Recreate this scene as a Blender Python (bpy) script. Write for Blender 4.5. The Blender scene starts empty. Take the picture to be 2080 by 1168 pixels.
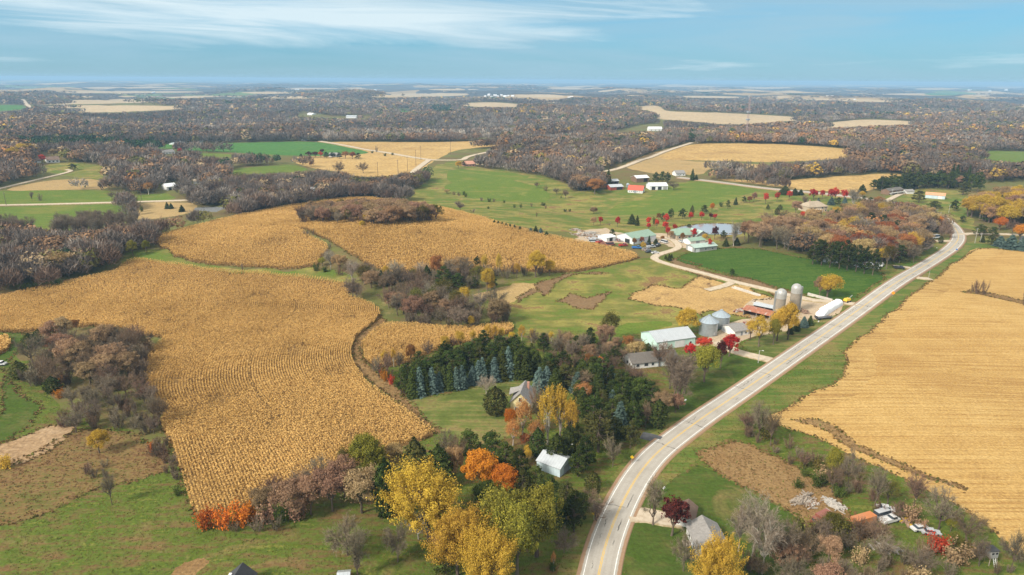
import bpy, bmesh, math, random
import numpy as np
from mathutils import Vector, Matrix
from mathutils.geometry import delaunay_2d_cdt

R_ = math.radians
scene = bpy.context.scene
COL = scene.collection
# ------------------------------------------------------------------ camera
PW, PH, FPX = 2080.0, 1168.0, 1387.0
PITCH, ROLL, CAMH = R_(16.9), R_(0.36), 110.0
cam_d = bpy.data.cameras.new('camera'); cam = bpy.data.objects.new('camera', cam_d); COL.objects.link(cam)
cam_d.sensor_width = 36.0; cam_d.lens = 36.0 * FPX / PW
cam_d.clip_start = 1.0; cam_d.clip_end = 120000.0
CR = Matrix.Rotation(math.pi / 2 - PITCH, 3, 'X') @ Matrix.Rotation(ROLL, 3, 'Z')
cam.matrix_world = Matrix.Translation((0, 0, CAMH)) @ CR.to_4x4()
scene.camera = cam
CRN = np.array([[CR[i][j] for j in range(3)] for i in range(3)])
# ------------------------------------------------------------------ light
SUN_EL, SUN_AZ = R_(38), R_(232)      # azimuth clockwise from +Y: behind and to the left of the camera
scene.view_settings.view_transform = 'Standard'; scene.view_settings.look = 'None'
scene.view_settings.gamma = 1.0; scene.view_settings.exposure = 0.74
scene.render.film_transparent = False
cy = scene.cycles
cy.max_bounces = 4; cy.diffuse_bounces = 2; cy.glossy_bounces = 2; cy.transmission_bounces = 2
cy.transparent_max_bounces = 4; cy.volume_bounces = 0
world = bpy.data.worlds.new('World'); scene.world = world; world.use_nodes = True


class NT:
    """small helper round a node tree"""
    def __init__(s, tree):
        s.t = tree; s.n = tree.nodes; s.l = tree.links
    def new(s, typ, ins=None, **kw):
        nd = s.n.new(typ)
        for k, v in kw.items(): setattr(nd, k, v)
        for k, v in (ins or {}).items(): s.set(nd, k, v)
        return nd
    def set(s, nd, k, v):
        sock = nd.inputs[k]
        if isinstance(v, bpy.types.NodeSocket): s.l.new(v, sock)
        else:
            if isinstance(v, (tuple, list)) and sock.type == 'RGBA' and len(v) == 3: v = (*v, 1)
            sock.default_value = v
    def math(s, op, a, b=0.0, c=0.0, clamp=False):
        m = s.new('ShaderNodeMath', operation=op, use_clamp=clamp)
        for i, v in enumerate((a, b, c)): s.set(m, i, v)
        return m.outputs[0]
    def mix(s, f, a, b, mode='MIX'):
        m = s.new('ShaderNodeMix', data_type='RGBA', blend_type=mode)
        s.set(m, 0, f); s.set(m, 6, a); s.set(m, 7, b)
        return m.outputs[2]
    def ramp(s, f, stops, interp='LINEAR'):
        r = s.new('ShaderNodeValToRGB'); r.color_ramp.interpolation = interp
        el = r.color_ramp.elements
        while len(el) < len(stops): el.new(0.5)
        for e, (p, c) in zip(el, stops):
            e.position = p; e.color = (*c, 1) if len(c) == 3 else c
        s.l.new(f, r.inputs[0]); return r.outputs[0]
    def noise(s, vec, scale, detail=3, rough=0.55, dist=0.0):
        m = s.new('ShaderNodeTexNoise', {'Vector': vec, 'Scale': scale, 'Detail': detail, 'Roughness': rough, 'Distortion': dist})
        return m.outputs[0]
    def mapr(s, v, a, b, c=0.0, d=1.0):
        m = s.new('ShaderNodeMapRange', {0: v, 1: a, 2: b, 3: c, 4: d}); return m.outputs[0]
    def vmath(s, op, a, b=None):
        m = s.new('ShaderNodeVectorMath', operation=op); s.set(m, 0, a)
        if b is not None: s.set(m, 1, b)
        return m.outputs[0]


def build_world():
    g = NT(world.node_tree); g.n.clear()
    sky = g.new('ShaderNodeTexSky', sky_type='NISHITA', sun_disc=False, sun_elevation=SUN_EL, sun_rotation=SUN_AZ)
    sky.altitude = 200; sky.air_density = 1.0; sky.dust_density = 1.5; sky.ozone_density = 2.0
    tc = g.new('ShaderNodeTexCoord').outputs['Generated']
    sp = g.new('ShaderNodeSeparateXYZ', {0: tc}); X = sp.outputs[0]
    z = g.math('MAXIMUM', sp.outputs[2], 0.0)
    # sheets of stratus seen edge-on: long in azimuth, thin in height
    pv = g.new('ShaderNodeCombineXYZ', {0: g.math('MULTIPLY', X, 1.6), 1: g.math('ADD', g.math('MULTIPLY', z, 14.0), g.math('MULTIPLY', X, 0.5)), 2: g.math('MULTIPLY', sp.outputs[1], 1.6)}).outputs[0]
    n1 = g.noise(g.vmath('ADD', pv, (3.1, 1.7, 0)), 1.1, 6, 0.58, 0.4)
    n2 = g.noise(g.vmath('ADD', g.vmath('MULTIPLY', pv, (1.3, 2.0, 1.3)), (9.0, 4.0, 2.0)), 1.0, 7, 0.62, 0.7)
    # one broad bright bank up to the left
    ex = g.math('DIVIDE', g.math('ADD', X, 0.30), 0.42); ez = g.math('DIVIDE', g.math('SUBTRACT', z, g.math('SUBTRACT', 0.066, g.math('MULTIPLY', X, 0.035))), 0.032)
    bank = g.math('SUBTRACT', 1.0, g.math('ADD', g.math('MULTIPLY', ex, ex), g.math('MULTIPLY', ez, ez)))
    bank = g.math('MAXIMUM', bank, -0.6)
    high = g.mapr(z, 0.14, 0.45)
    blue = g.mix(1.0, sky.outputs[0], (0.36, 0.80, 1.0), 'MULTIPLY')
    blue = g.mix(0.55, blue, g.ramp(z, [(0.0, (3.9, 5.9, 7.0)), (0.03, (2.5, 4.7, 6.3)), (0.11, (1.2, 3.6, 6.1))]))
    c1 = g.math('MULTIPLY', g.mapr(n1, 0.40, 0.60), g.mapr(z, 0.0, 0.02, 0.35, 1.0))
    c = g.mix(g.math('MULTIPLY', c1, 0.75), blue, (2.9, 4.5, 5.5))
    c2 = g.mapr(g.math('ADD', n2, g.math('MULTIPLY', bank, 0.17)), 0.44, 0.70)
    c = g.mix(g.math('MULTIPLY', c2, 0.85), c, (6.0, 7.0, 7.4))
    # higher up the thin overcast is white and bright
    c = g.mix(high, c, (8.0, 7.9, 7.5))
    bg = g.new('ShaderNodeBackground', {'Color': c, 'Strength': 0.08})
    out = g.new('ShaderNodeOutputWorld'); g.l.new(bg.outputs[0], out.inputs[0])
build_world()
sun_d = bpy.data.lights.new('sun', 'SUN'); sun = bpy.data.objects.new('sun', sun_d); COL.objects.link(sun)
sun_d.energy = 3.2; sun_d.angle = R_(12); sun_d.color = (1.0, 0.93, 0.82)
sdir = Vector((math.sin(SUN_AZ) * math.cos(SUN_EL), math.cos(SUN_AZ) * math.cos(SUN_EL), math.sin(SUN_EL)))
sun.rotation_euler = sdir.to_track_quat('Z', 'Y').to_euler(); sun.location = (0, 0, 600)

# ------------------------------------------------------------------ terrain
_rng = np.random.RandomState(7)
def _waves(n, wl0, wl1, seed):
    r = np.random.RandomState(seed); wl = np.exp(r.uniform(np.log(wl0), np.log(wl1), n)); th = r.uniform(0, 6.283, n)
    return 6.283 / wl * np.cos(th), 6.283 / wl * np.sin(th), r.uniform(0, 6.283, n), (wl / wl1) ** 0.8
W_NEAR = _waves(6, 90, 260, 3); W_FAR = _waves(16, 420, 1900, 11); W_VFAR = _waves(12, 2500, 9000, 5)
def wsum(W, x, y):
    s = 0.0
    for kx, ky, ph, a in zip(*W): s = s + a * np.sin(kx * x + ky * y + ph)
    return s / math.sqrt(sum(a * a for a in W[3]) / 2)
HILLS = [  # x, y, sx, sy, height
    (-110, 470, 150, 95, 13.0),      # the hill of standing corn
    (60, 640, 160, 90, -5.0),        # pasture valley beyond it
    (-330, 620, 220, 110, -5.0),     # wooded creek to the left
    (-20, 335, 90, 45, -4.0),        # draw with the thicket
    (420, 1180, 330, 260, 16.0),     # upland field by the mast
    (-700, 900, 260, 200, 14.0),     # wooded bluff at the left edge
    (260, 900, 260, 90, 5.0),
]
def sstep(a, b, v):
    t = np.clip((v - a) / (b - a), 0, 1); return t * t * (3 - 2 * t)
def hz(x, y):
    x = np.asarray(x, float); y = np.asarray(y, float)
    d = np.hypot(x, y)
    z = 0.9 * wsum(W_NEAR, x, y) * sstep(150, 350, d)
    for hx, hy, sx, sy, h in HILLS: z = z + h * np.exp(-((x - hx) / sx) ** 2 - ((y - hy) / sy) ** 2)
    z = z + 13.0 * wsum(W_FAR, x, y) * sstep(900, 2200, d) + 9.0 * wsum(W_VFAR, x, y) * sstep(4000, 9000, d)
    return z
def rays(px, py):
    u = (np.asarray(px, float) - PW / 2) / FPX; v = (PH / 2 - np.asarray(py, float)) / FPX
    d = np.stack([u, v, -np.ones_like(u)], -1) @ CRN.T
    return d / np.linalg.norm(d, axis=-1, keepdims=True)
def at(px, py):
    """the point of the terrain seen at a place of the photograph (2080 x 1168)"""
    d = rays(px, py); sh = d.shape[:-1]; d = d.reshape(-1, 3)
    t = np.maximum(60.0, (CAMH - 45.0) / np.maximum(1e-4, -d[:, 2])); done = np.zeros(len(d), bool); lo = t.copy()
    while True:
        f = CAMH + d[:, 2] * t - hz(d[:, 0] * t, d[:, 1] * t)
        done |= f < 0
        if done.all() or t.min() > 40000 or t[~done].min() > 40000: break
        lo = np.where(done, lo, t); t = np.where(done, t, t * 1.008)
    hi = t.copy()
    for _ in range(24):
        m = (lo + hi) / 2; f = CAMH + d[:, 2] * m - hz(d[:, 0] * m, d[:, 1] * m)
        hi = np.where(f < 0, m, hi); lo = np.where(f < 0, lo, m)
    p = d * hi[:, None]; p[:, 2] += CAMH
    return p.reshape(sh + (3,))
def at1(px, py):
    p = at(np.array([px]), np.array([py]))[0]; return Vector(p)
def proj(p):
    q = (np.asarray(p, float) - np.array([0, 0, CAMH])) @ CRN
    return np.stack([PW / 2 + FPX * q[..., 0] / -q[..., 2], PH / 2 - FPX * q[..., 1] / -q[..., 2]], -1), -q[..., 2]
def ppm(p):
    """photo pixels per metre at a point"""
    return FPX / float(proj(np.array([p]))[1][0])
# ------------------------------------------------------------------ materials
MATS = {}
def new_mat(name):
    m = bpy.data.materials.new(name); m.use_nodes = True; g = NT(m.node_tree); g.n.clear()
    MATS[name] = m
    return m, g
def finish(g, col, rough=0.9, bump=None, metal=0.0, spec=0.15, normal=None):
    p = g.new('ShaderNodeBsdfPrincipled', {'Base Color': col, 'Roughness': rough, 'Metallic': metal, 'Specular IOR Level': spec})
    if normal is not None: g.l.new(normal, p.inputs['Normal'])
    o = g.new('ShaderNodeOutputMaterial'); g.l.new(p.outputs[0], o.inputs[0]); return p
def coords(g, rot=0.0, sc=(1, 1, 1)):
    tc = g.new('ShaderNodeTexCoord').outputs['Object']
    mp = g.new('ShaderNodeMapping', {0: tc}); mp.inputs['Rotation'].default_value = (0, 0, rot); mp.inputs['Scale'].default_value = sc
    return mp.outputs[0]
def ground_mat(name, stops, big=0.015, mid=0.11, fine=0.9, w=(0.45, 0.33, 0.22), spread=(0.30, 0.70), streak=None, bump=0.5, spots=None, val=0.28):
    """stops: colours from the poor to the rich patches; streak=(angle, cross scale, along scale, strength)"""
    m, g = new_mat(name); v = coords(g)
    a = g.noise(v, big, 5, 0.6, 0.6); b = g.noise(v, mid, 4, 0.6); c = g.noise(v, fine, 3, 0.7)
    s = g.math('ADD', g.math('ADD', g.math('MULTIPLY', a, w[0]), g.math('MULTIPLY', b, w[1])), g.math('MULTIPLY', c, w[2]))
    s = g.math('DIVIDE', s, sum(w))
    if streak:
        ang, cs, al, st = streak
        q = coords(g, ang, (al, cs, 1)); n = g.noise(q, 1.0, 4, 0.65)
        s = g.math('ADD', s, g.math('MULTIPLY', g.math('SUBTRACT', n, 0.5), st))
    f = g.mapr(s, *spread)
    k = len(stops)
    col = g.ramp(f, [(i / max(1, k - 1), cc) for i, cc in enumerate(stops)])
    if spots:
        sc, lo, hi, sco = spots
        n = g.noise(v, sc, 4, 0.65, 0.8); col = g.mix(g.mapr(n, lo, hi), col, sco)
    hsv = g.new('ShaderNodeHueSaturation', {'Value': g.mapr(c, 0.3, 0.7, 1 - val, 1 + val), 'Color': col})
    bm = g.new('ShaderNodeBump', {'Strength': bump, 'Distance': 0.5, 'Height': c})
    finish(g, hsv.outputs[0], 0.95, spec=0.05, normal=bm.outputs[0])
    return m
def world_dir(p, q):
    a, b = at1(*p), at1(*q); return math.atan2(b.y - a.y, b.x - a.x)

GRASS_G, GRASS_D, GRASS_Y, BROWN = (0.12, 0.145, 0.028), (0.055, 0.085, 0.018), (0.24, 0.22, 0.055), (0.20, 0.12, 0.052)
TAN, GOLD = (0.42, 0.29, 0.125), (0.53, 0.355, 0.13)
def build_ground_mats():
    m, g = new_mat('leaf_litter'); v = coords(g)
    a = g.noise(v, 0.012, 5, 0.6, 0.5); b = g.noise(v, 0.14, 5, 0.65); c = g.noise(v, 0.9, 3)
    s = g.math('ADD', g.math('MULTIPLY', a, 0.5), g.math('ADD', g.math('MULTIPLY', b, 0.3), g.math('MULTIPLY', c, 0.2)))
    near = g.ramp(g.mapr(s, 0.36, 0.64), [(0, (0.10, 0.065, 0.032)), (0.35, (0.15, 0.115, 0.05)), (0.65, (0.115, 0.125, 0.035)), (1, (0.24, 0.19, 0.08))])
    # farmland patchwork far away: fields, woods and pastures as cells stretched along the survey lines
    sp = g.new('ShaderNodeSeparateXYZ', {0: v})
    d = g.new('ShaderNodeVectorMath', {0: v}, operation='LENGTH').outputs['Value']
    vo = g.new('ShaderNodeTexVoronoi', {'Vector': g.vmath('ADD', g.vmath('MULTIPLY', v, (0.0011, 0.0013, 0)), g.new('ShaderNodeCombineXYZ', {0: g.math('MULTIPLY', g.noise(v, 0.0007, 3), 0.9), 1: g.math('MULTIPLY', g.noise(v, 0.0011, 3), 0.9)}).outputs[0]), 'Scale': 1.0}, feature='F1', distance='CHEBYCHEV')
    cell = g.new('ShaderNodeSeparateColor', {0: vo.outputs['Color']})
    patch = g.ramp(cell.outputs[0], [(0, (0.060, 0.048, 0.040)), (0.46, (0.085, 0.062, 0.04)), (0.58, (0.36, 0.25, 0.12)), (0.80, (0.45, 0.33, 0.18)), (0.88, (0.12, 0.17, 0.05)), (0.95, (0.055, 0.05, 0.035))], 'CONSTANT')
    wood = g.noise(v, 0.0016, 5, 0.6, 0.7)
    woods = g.ramp(g.noise(v, 0.03, 5, 0.7), [(0.3, (0.045, 0.035, 0.03)), (0.5, (0.10, 0.068, 0.042)), (0.62, (0.07, 0.065, 0.035)), (0.75, (0.17, 0.10, 0.045))])
    patch = g.mix(g.mapr(wood, 0.40, 0.45), woods, patch)
    col = g.mix(g.mapr(d, 3300, 4300), near, patch)
    bm = g.new('ShaderNodeBump', {'Strength': 0.5, 'Distance': 0.5, 'Height': c})
    finish(g, col, 0.95, spec=0.03, normal=bm.outputs[0])

    ground_mat('pasture', [BROWN, GRASS_Y, (0.16, 0.15, 0.04), GRASS_G, (0.10, 0.145, 0.024)], big=0.02, mid=0.07, w=(0.4, 0.4, 0.2), spread=(0.38, 0.60), streak=(0.2, 0.09, 0.02, 0.5), spots=(0.03, 0.60, 0.72, (0.27, 0.19, 0.08)))
    ground_mat('rough_lawn', [(0.16, 0.098, 0.042), (0.13, 0.105, 0.034), (0.10, 0.122, 0.024), (0.075, 0.112, 0.016), (0.14, 0.145, 0.03)], big=0.03, mid=0.16, w=(0.35, 0.4, 0.25), spread=(0.38, 0.62), streak=(-0.25, 0.45, 0.05, 0.55), spots=(0.045, 0.58, 0.72, (0.21, 0.145, 0.062)))
    ground_mat('mown_lawn', [(0.10, 0.105, 0.028), (0.06, 0.09, 0.016), (0.05, 0.085, 0.012)], big=0.03, mid=0.2, spread=(0.38, 0.62), streak=(0.9, 0.5, 0.05, 0.4), spots=(0.05, 0.54, 0.70, (0.17, 0.13, 0.05)))
    ground_mat('dry_lawn', [(0.20, 0.15, 0.06), (0.17, 0.16, 0.05), (0.10, 0.125, 0.03), (0.085, 0.105, 0.022)], big=0.03, mid=0.2, spread=(0.38, 0.62), streak=(-world_dir((860, 800), (960, 870)), 0.35, 0.03, 0.6))
    ground_mat('verge', [(0.20, 0.15, 0.055), (0.15, 0.15, 0.04), (0.085, 0.125, 0.024), (0.06, 0.115, 0.018)], big=0.03, mid=0.12, spread=(0.36, 0.66), streak=(-world_dir((1500, 800), (1800, 590)), 0.35, 0.02, 0.55))
    ground_mat('green_field', [(0.16, 0.165, 0.034), (0.115, 0.155, 0.024), (0.095, 0.145, 0.02), (0.13, 0.165, 0.028)], big=0.02, mid=0.07, spread=(0.38, 0.62), streak=(0.1, 0.12, 0.015, 0.5), spots=(0.022, 0.60, 0.75, GRASS_Y))
    ground_mat('winter_wheat', [(0.050, 0.098, 0.013), (0.040, 0.086, 0.012), (0.068, 0.112, 0.017), (0.045, 0.088, 0.012)], spread=(0.38, 0.62), streak=(-world_dir((1450, 530), (1700, 590)), 0.3, 0.012, 0.7))
    ground_mat('far_green', [(0.07, 0.17, 0.035), (0.06, 0.15, 0.03), (0.13, 0.19, 0.04)], big=0.008, mid=0.03, fine=0.2)
    ground_mat('corn_floor', [(0.15, 0.085, 0.032), (0.22, 0.135, 0.05), (0.18, 0.105, 0.04)], spread=(0.35, 0.65))
    ground_mat('stubble', [(0.33, 0.19, 0.062), (0.40, 0.245, 0.082), (0.44, 0.28, 0.098), (0.48, 0.315, 0.118)], val=0.18, big=0.014, mid=0.09, fine=1.4, w=(0.4, 0.25, 0.35), spread=(0.36, 0.64),
               streak=(-world_dir((1810, 737), (2080, 792)), 1.0, 0.010, 0.85), bump=0.7)
    ground_mat('stubble_edge', [(0.31, 0.18, 0.062), (0.40, 0.25, 0.086), (0.45, 0.29, 0.104), (0.49, 0.325, 0.122)], val=0.18, big=0.03, mid=0.09, fine=1.4, w=(0.4, 0.25, 0.35), spread=(0.36, 0.64),
               streak=(-world_dir((1930, 545), (1740, 700)), 0.7, 0.02, 1.0), bump=0.9)
    ground_mat('far_stubble', [(0.32, 0.20, 0.075), (0.41, 0.27, 0.10), (0.46, 0.31, 0.125)], big=0.006, mid=0.03, fine=0.25, spread=(0.35, 0.65), streak=(0.15, 0.05, 0.004, 0.45))
    ground_mat('pale_stubble', [(0.36, 0.265, 0.15), (0.44, 0.335, 0.20), (0.32, 0.235, 0.135)], big=0.004, mid=0.02, fine=0.15, streak=(0.1, 0.02, 0.002, 0.4))
    ground_mat('dry_weeds', [(0.14, 0.078, 0.036), (0.20, 0.118, 0.05), (0.25, 0.16, 0.07), (0.13, 0.11, 0.038)], big=0.035, mid=0.3, fine=1.3)
    ground_mat('garden_soil', [(0.115, 0.062, 0.029), (0.15, 0.085, 0.038), (0.19, 0.125, 0.05), (0.12, 0.105, 0.032), (0.10, 0.105, 0.025)], spread=(0.36, 0.64), big=0.04, mid=0.3, fine=1.2, streak=(1.2, 0.9, 0.08, 0.35))
    ground_mat('bare_dirt', [(0.24, 0.15, 0.078), (0.32, 0.215, 0.12), (0.38, 0.27, 0.165)], big=0.05, mid=0.25, streak=(-0.3, 0.9, 0.1, 0.5), spots=(0.11, 0.62, 0.72, (0.2, 0.13, 0.07)))
    ground_mat('feedlot', [(0.24, 0.145, 0.06), (0.36, 0.23, 0.09), (0.43, 0.28, 0.11), (0.39, 0.25, 0.10)], big=0.03, mid=0.12, spread=(0.34, 0.66), spots=(0.05, 0.58, 0.70, (0.16, 0.095, 0.05)))
    ground_mat('mud', [(0.14, 0.085, 0.045), (0.19, 0.12, 0.062), (0.17, 0.13, 0.06)], big=0.03, mid=0.15)
    ground_mat('gravel', [(0.33, 0.24, 0.15), (0.44, 0.345, 0.24), (0.38, 0.29, 0.19)], big=0.05, mid=0.4, fine=2.0, spots=(0.06, 0.6, 0.75, (0.36, 0.25, 0.14)))
    ground_mat('wetland', [(0.26, 0.175, 0.075), (0.36, 0.25, 0.11), (0.19, 0.15, 0.06)], big=0.02, mid=0.1)

    # highway: u across (metres from the centre line), v along
    m, g = new_mat('highway'); uv = g.new('ShaderNodeUVMap').outputs[0]; sp = g.new('ShaderNodeSeparateXYZ', {0: uv}); u, vv = sp.outputs[0], sp.outputs[1]
    o = coords(g)
    n1 = g.noise(o, 0.15, 5, 0.6); n2 = g.noise(o, 2.2, 4, 0.7)
    base = g.ramp(g.math('ADD', g.math('MULTIPLY', n1, 0.6), g.math('MULTIPLY', n2, 0.4)), [(0.35, (0.31, 0.285, 0.245)), (0.5, (0.37, 0.34, 0.295)), (0.66, (0.42, 0.39, 0.34))])
    au = g.math('ABSOLUTE', u)
    # tyre paths, a little darker
    tp = g.math('ABSOLUTE', g.math('SUBTRACT', g.math('ABSOLUTE', g.math('SUBTRACT', au, 1.75)), 0.8))
    base = g.mix(g.math('MULTIPLY', g.mapr(tp, 0.1, 0.45, 1, 0), 0.22), base, (0.27, 0.24, 0.20))
    # transverse cracks and sealed cracks along the lane
    wob = g.noise(o, 0.5, 4, 0.7)
    cr = g.math('ABSOLUTE', g.math('SUBTRACT', g.math('FRACT', g.math('ADD', g.math('MULTIPLY', vv, 1 / 19.0), g.math('MULTIPLY', wob, 0.12))), 0.5))
    gate = g.mapr(g.noise(o, 0.045, 2), 0.44, 0.5)
    base = g.mix(g.math('MULTIPLY', g.math('MULTIPLY', g.math('LESS_THAN', cr, 0.008), gate), 0.8), base, (0.07, 0.065, 0.06))
    lc = g.math('ABSOLUTE', g.math('SUBTRACT', g.math('ADD', u, g.math('MULTIPLY', g.math('SUBTRACT', wob, 0.5), 2.2)), -1.9))
    lc2 = g.math('ABSOLUTE', g.math('SUBTRACT', g.math('ADD', u, g.math('MULTIPLY', g.math('SUBTRACT', wob, 0.5), 0.9)), 1.7))
    lg = g.mapr(g.noise(o, 0.06, 2), 0.53, 0.57); lg2 = g.mapr(g.noise(g.vmath('ADD', o, (40, 9, 0)), 0.06, 2), 0.55, 0.58)
    base = g.mix(g.math('MULTIPLY', g.math('LESS_THAN', lc, 0.11), g.math('MULTIPLY', lg, 0.8)), base, (0.07, 0.065, 0.06))
    base = g.mix(g.math('MULTIPLY', g.math('LESS_THAN', lc2, 0.16), g.math('MULTIPLY', lg2, 0.8)), base, (0.07, 0.065, 0.06))
    wear = g.mapr(g.noise(o, 1.3, 4, 0.7), 0.35, 0.6, 0.55, 1.0)
    wh = g.math('LESS_THAN', g.math('ABSOLUTE', g.math('SUBTRACT', au, 3.45)), 0.10)
    base = g.mix(g.math('MULTIPLY', wh, wear), base, (0.80, 0.79, 0.76))
    ye = g.math('LESS_THAN', g.math('ABSOLUTE', g.math('SUBTRACT', au, 0.17)), 0.085)
    base = g.mix(g.math('MULTIPLY', ye, wear), base, (0.66, 0.40, 0.03))
    sh = g.mapr(g.math('ADD', au, g.math('MULTIPLY', g.math('SUBTRACT', g.noise(o, 0.9, 4, 0.7), 0.5), 0.5)), 4.0, 4.2)
    base = g.mix(sh, base, g.mix(n2, (0.23, 0.135, 0.075), (0.36, 0.24, 0.15)))
    finish(g, base, 0.85, spec=0.2)
    m, g = new_mat('lane'); uv = g.new('ShaderNodeUVMap').outputs[0]; sp = g.new('ShaderNodeSeparateXYZ', {0: uv}); o = coords(g)
    n = g.noise(o, 0.5, 5, 0.65)
    c = g.ramp(n, [(0.3, (0.38, 0.30, 0.21)), (0.5, (0.48, 0.40, 0.30)), (0.7, (0.55, 0.47, 0.36))])
    e = g.math('ADD', g.math('ABSOLUTE', sp.outputs[0]), g.math('MULTIPLY', g.noise(o, 0.7, 3), 0.7))
    c = g.mix(g.mapr(e, 1.15, 1.45), c, (0.25, 0.19, 0.09))
    finish(g, c, 0.95, spec=0.05)
    m, g = new_mat('asphalt'); o = coords(g)
    finish(g, g.ramp(g.noise(o, 0.8, 5, 0.7), [(0.3, (0.075, 0.076, 0.08)), (0.7, (0.12, 0.12, 0.122))]), 0.85)
    m, g = new_mat('pond_water'); o = coords(g)
    bm = g.new('ShaderNodeBump', {'Strength': 0.08, 'Distance': 0.3, 'Height': g.noise(g.vmath('MULTIPLY', o, (0.5, 1.4, 1)), 1.0, 4, 0.6)})
    finish(g, (0.30, 0.31, 0.31), 0.06, spec=1.0, normal=bm.outputs[0])
build_ground_mats()

# ------------------------------------------------------------------ object helpers
def tag(o, label=None, cat=None, group=None, kind=None):
    if label: o['label'] = label
    if cat: o['category'] = cat
    if group: o['group'] = group
    if kind: o['kind'] = kind
    return o
def mesh_obj(name, verts, faces, mats, parent=None, mi=None, uv=None, smooth=False, attrs=None):
    me = bpy.data.meshes.new(name); np_mesh(me, verts, faces)
    for m in (mats if isinstance(mats, (list, tuple)) else [mats]): me.materials.append(MATS[m])
    if mi is not None: me.polygons.foreach_set('material_index', np.asarray(mi, np.int32))
    if smooth: me.polygons.foreach_set('use_smooth', np.ones(len(me.polygons), bool))
    if uv is not None:
        l = me.uv_layers.new(name='UVMap'); vi = np.empty(len(me.loops), np.int32); me.loops.foreach_get('vertex_index', vi)
        l.data.foreach_set('uv', np.asarray(uv, np.float32)[vi].ravel())
    for k, (typ, val) in (attrs or {}).items():
        a = me.attributes.new(k, typ, 'FACE'); a.data.foreach_set('color' if typ == 'FLOAT_COLOR' else 'value', np.asarray(val, np.float32).ravel())
    me.update()
    o = bpy.data.objects.new(name, me); COL.objects.link(o)
    if parent: o.parent = parent
    return o
def np_mesh(me, verts, faces):
    verts = np.asarray(verts, np.float32)
    if isinstance(faces, np.ndarray):
        k = faces.shape[1]; n = len(faces); flat = faces.ravel().astype(np.int32); st = np.arange(0, n * k, k, dtype=np.int32); tot = np.full(n, k, np.int32)
    else:
        tot = np.array([len(f) for f in faces], np.int32); st = np.concatenate([[0], np.cumsum(tot)[:-1]]).astype(np.int32); flat = np.array([i for f in faces for i in f], np.int32); n = len(faces)
    me.vertices.add(len(verts)); me.vertices.foreach_set('co', verts.ravel())
    me.loops.add(len(flat)); me.loops.foreach_set('vertex_index', flat)
    me.polygons.add(n); me.polygons.foreach_set('loop_start', st)
    if bpy.app.version < (4, 1, 0): me.polygons.foreach_set('loop_total', tot)
    me.polygons.foreach_set('use_smooth', np.zeros(n, bool))
    me.update(calc_edges=True)

def inpoly(px, py, poly):
    P = np.asarray(poly, float); r = np.zeros(px.shape, bool)
    x0, y0 = P.min(0); x1, y1 = P.max(0)
    sel = (px >= x0) & (px <= x1) & (py >= y0) & (py <= y1)
    if not sel.any(): return r
    X, Y = px[sel], py[sel]; c = np.zeros(X.shape, bool)
    j = len(P) - 1
    for i in range(len(P)):
        xi, yi = P[i]; xj, yj = P[j]
        if yi != yj:
            c ^= ((yi > Y) != (yj > Y)) & (X < (xj - xi) * (Y - yi) / (yj - yi) + xi)
        j = i
    r[sel] = c; return r
def smooth_poly(pts, it=2, closed=True):
    p = np.asarray(pts, float)
    for _ in range(it):
        if closed: q = np.roll(p, -1, 0); a = 0.78 * p + 0.22 * q; b = 0.22 * p + 0.78 * q; p = np.stack([a, b], 1).reshape(-1, 2)
        else:
            a = 0.75 * p[:-1] + 0.25 * p[1:]; b = 0.25 * p[:-1] + 0.75 * p[1:]
            p = np.concatenate([p[:1], np.stack([a, b], 1).reshape(-1, 2), p[-1:]])
    return p
def resample(w, closed=True):
    out = []; n = len(w)
    for i in range(n if closed else n - 1):
        a, b = w[i], w[(i + 1) % n]; L = np.hypot(*(b - a)); st = max(3.0, 0.025 * np.hypot(*a)); k = max(1, int(math.ceil(L / st)))
        for t in range(k): out.append(a + (b - a) * t / k)
    if not closed: out.append(w[-1])
    return np.array(out)

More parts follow.
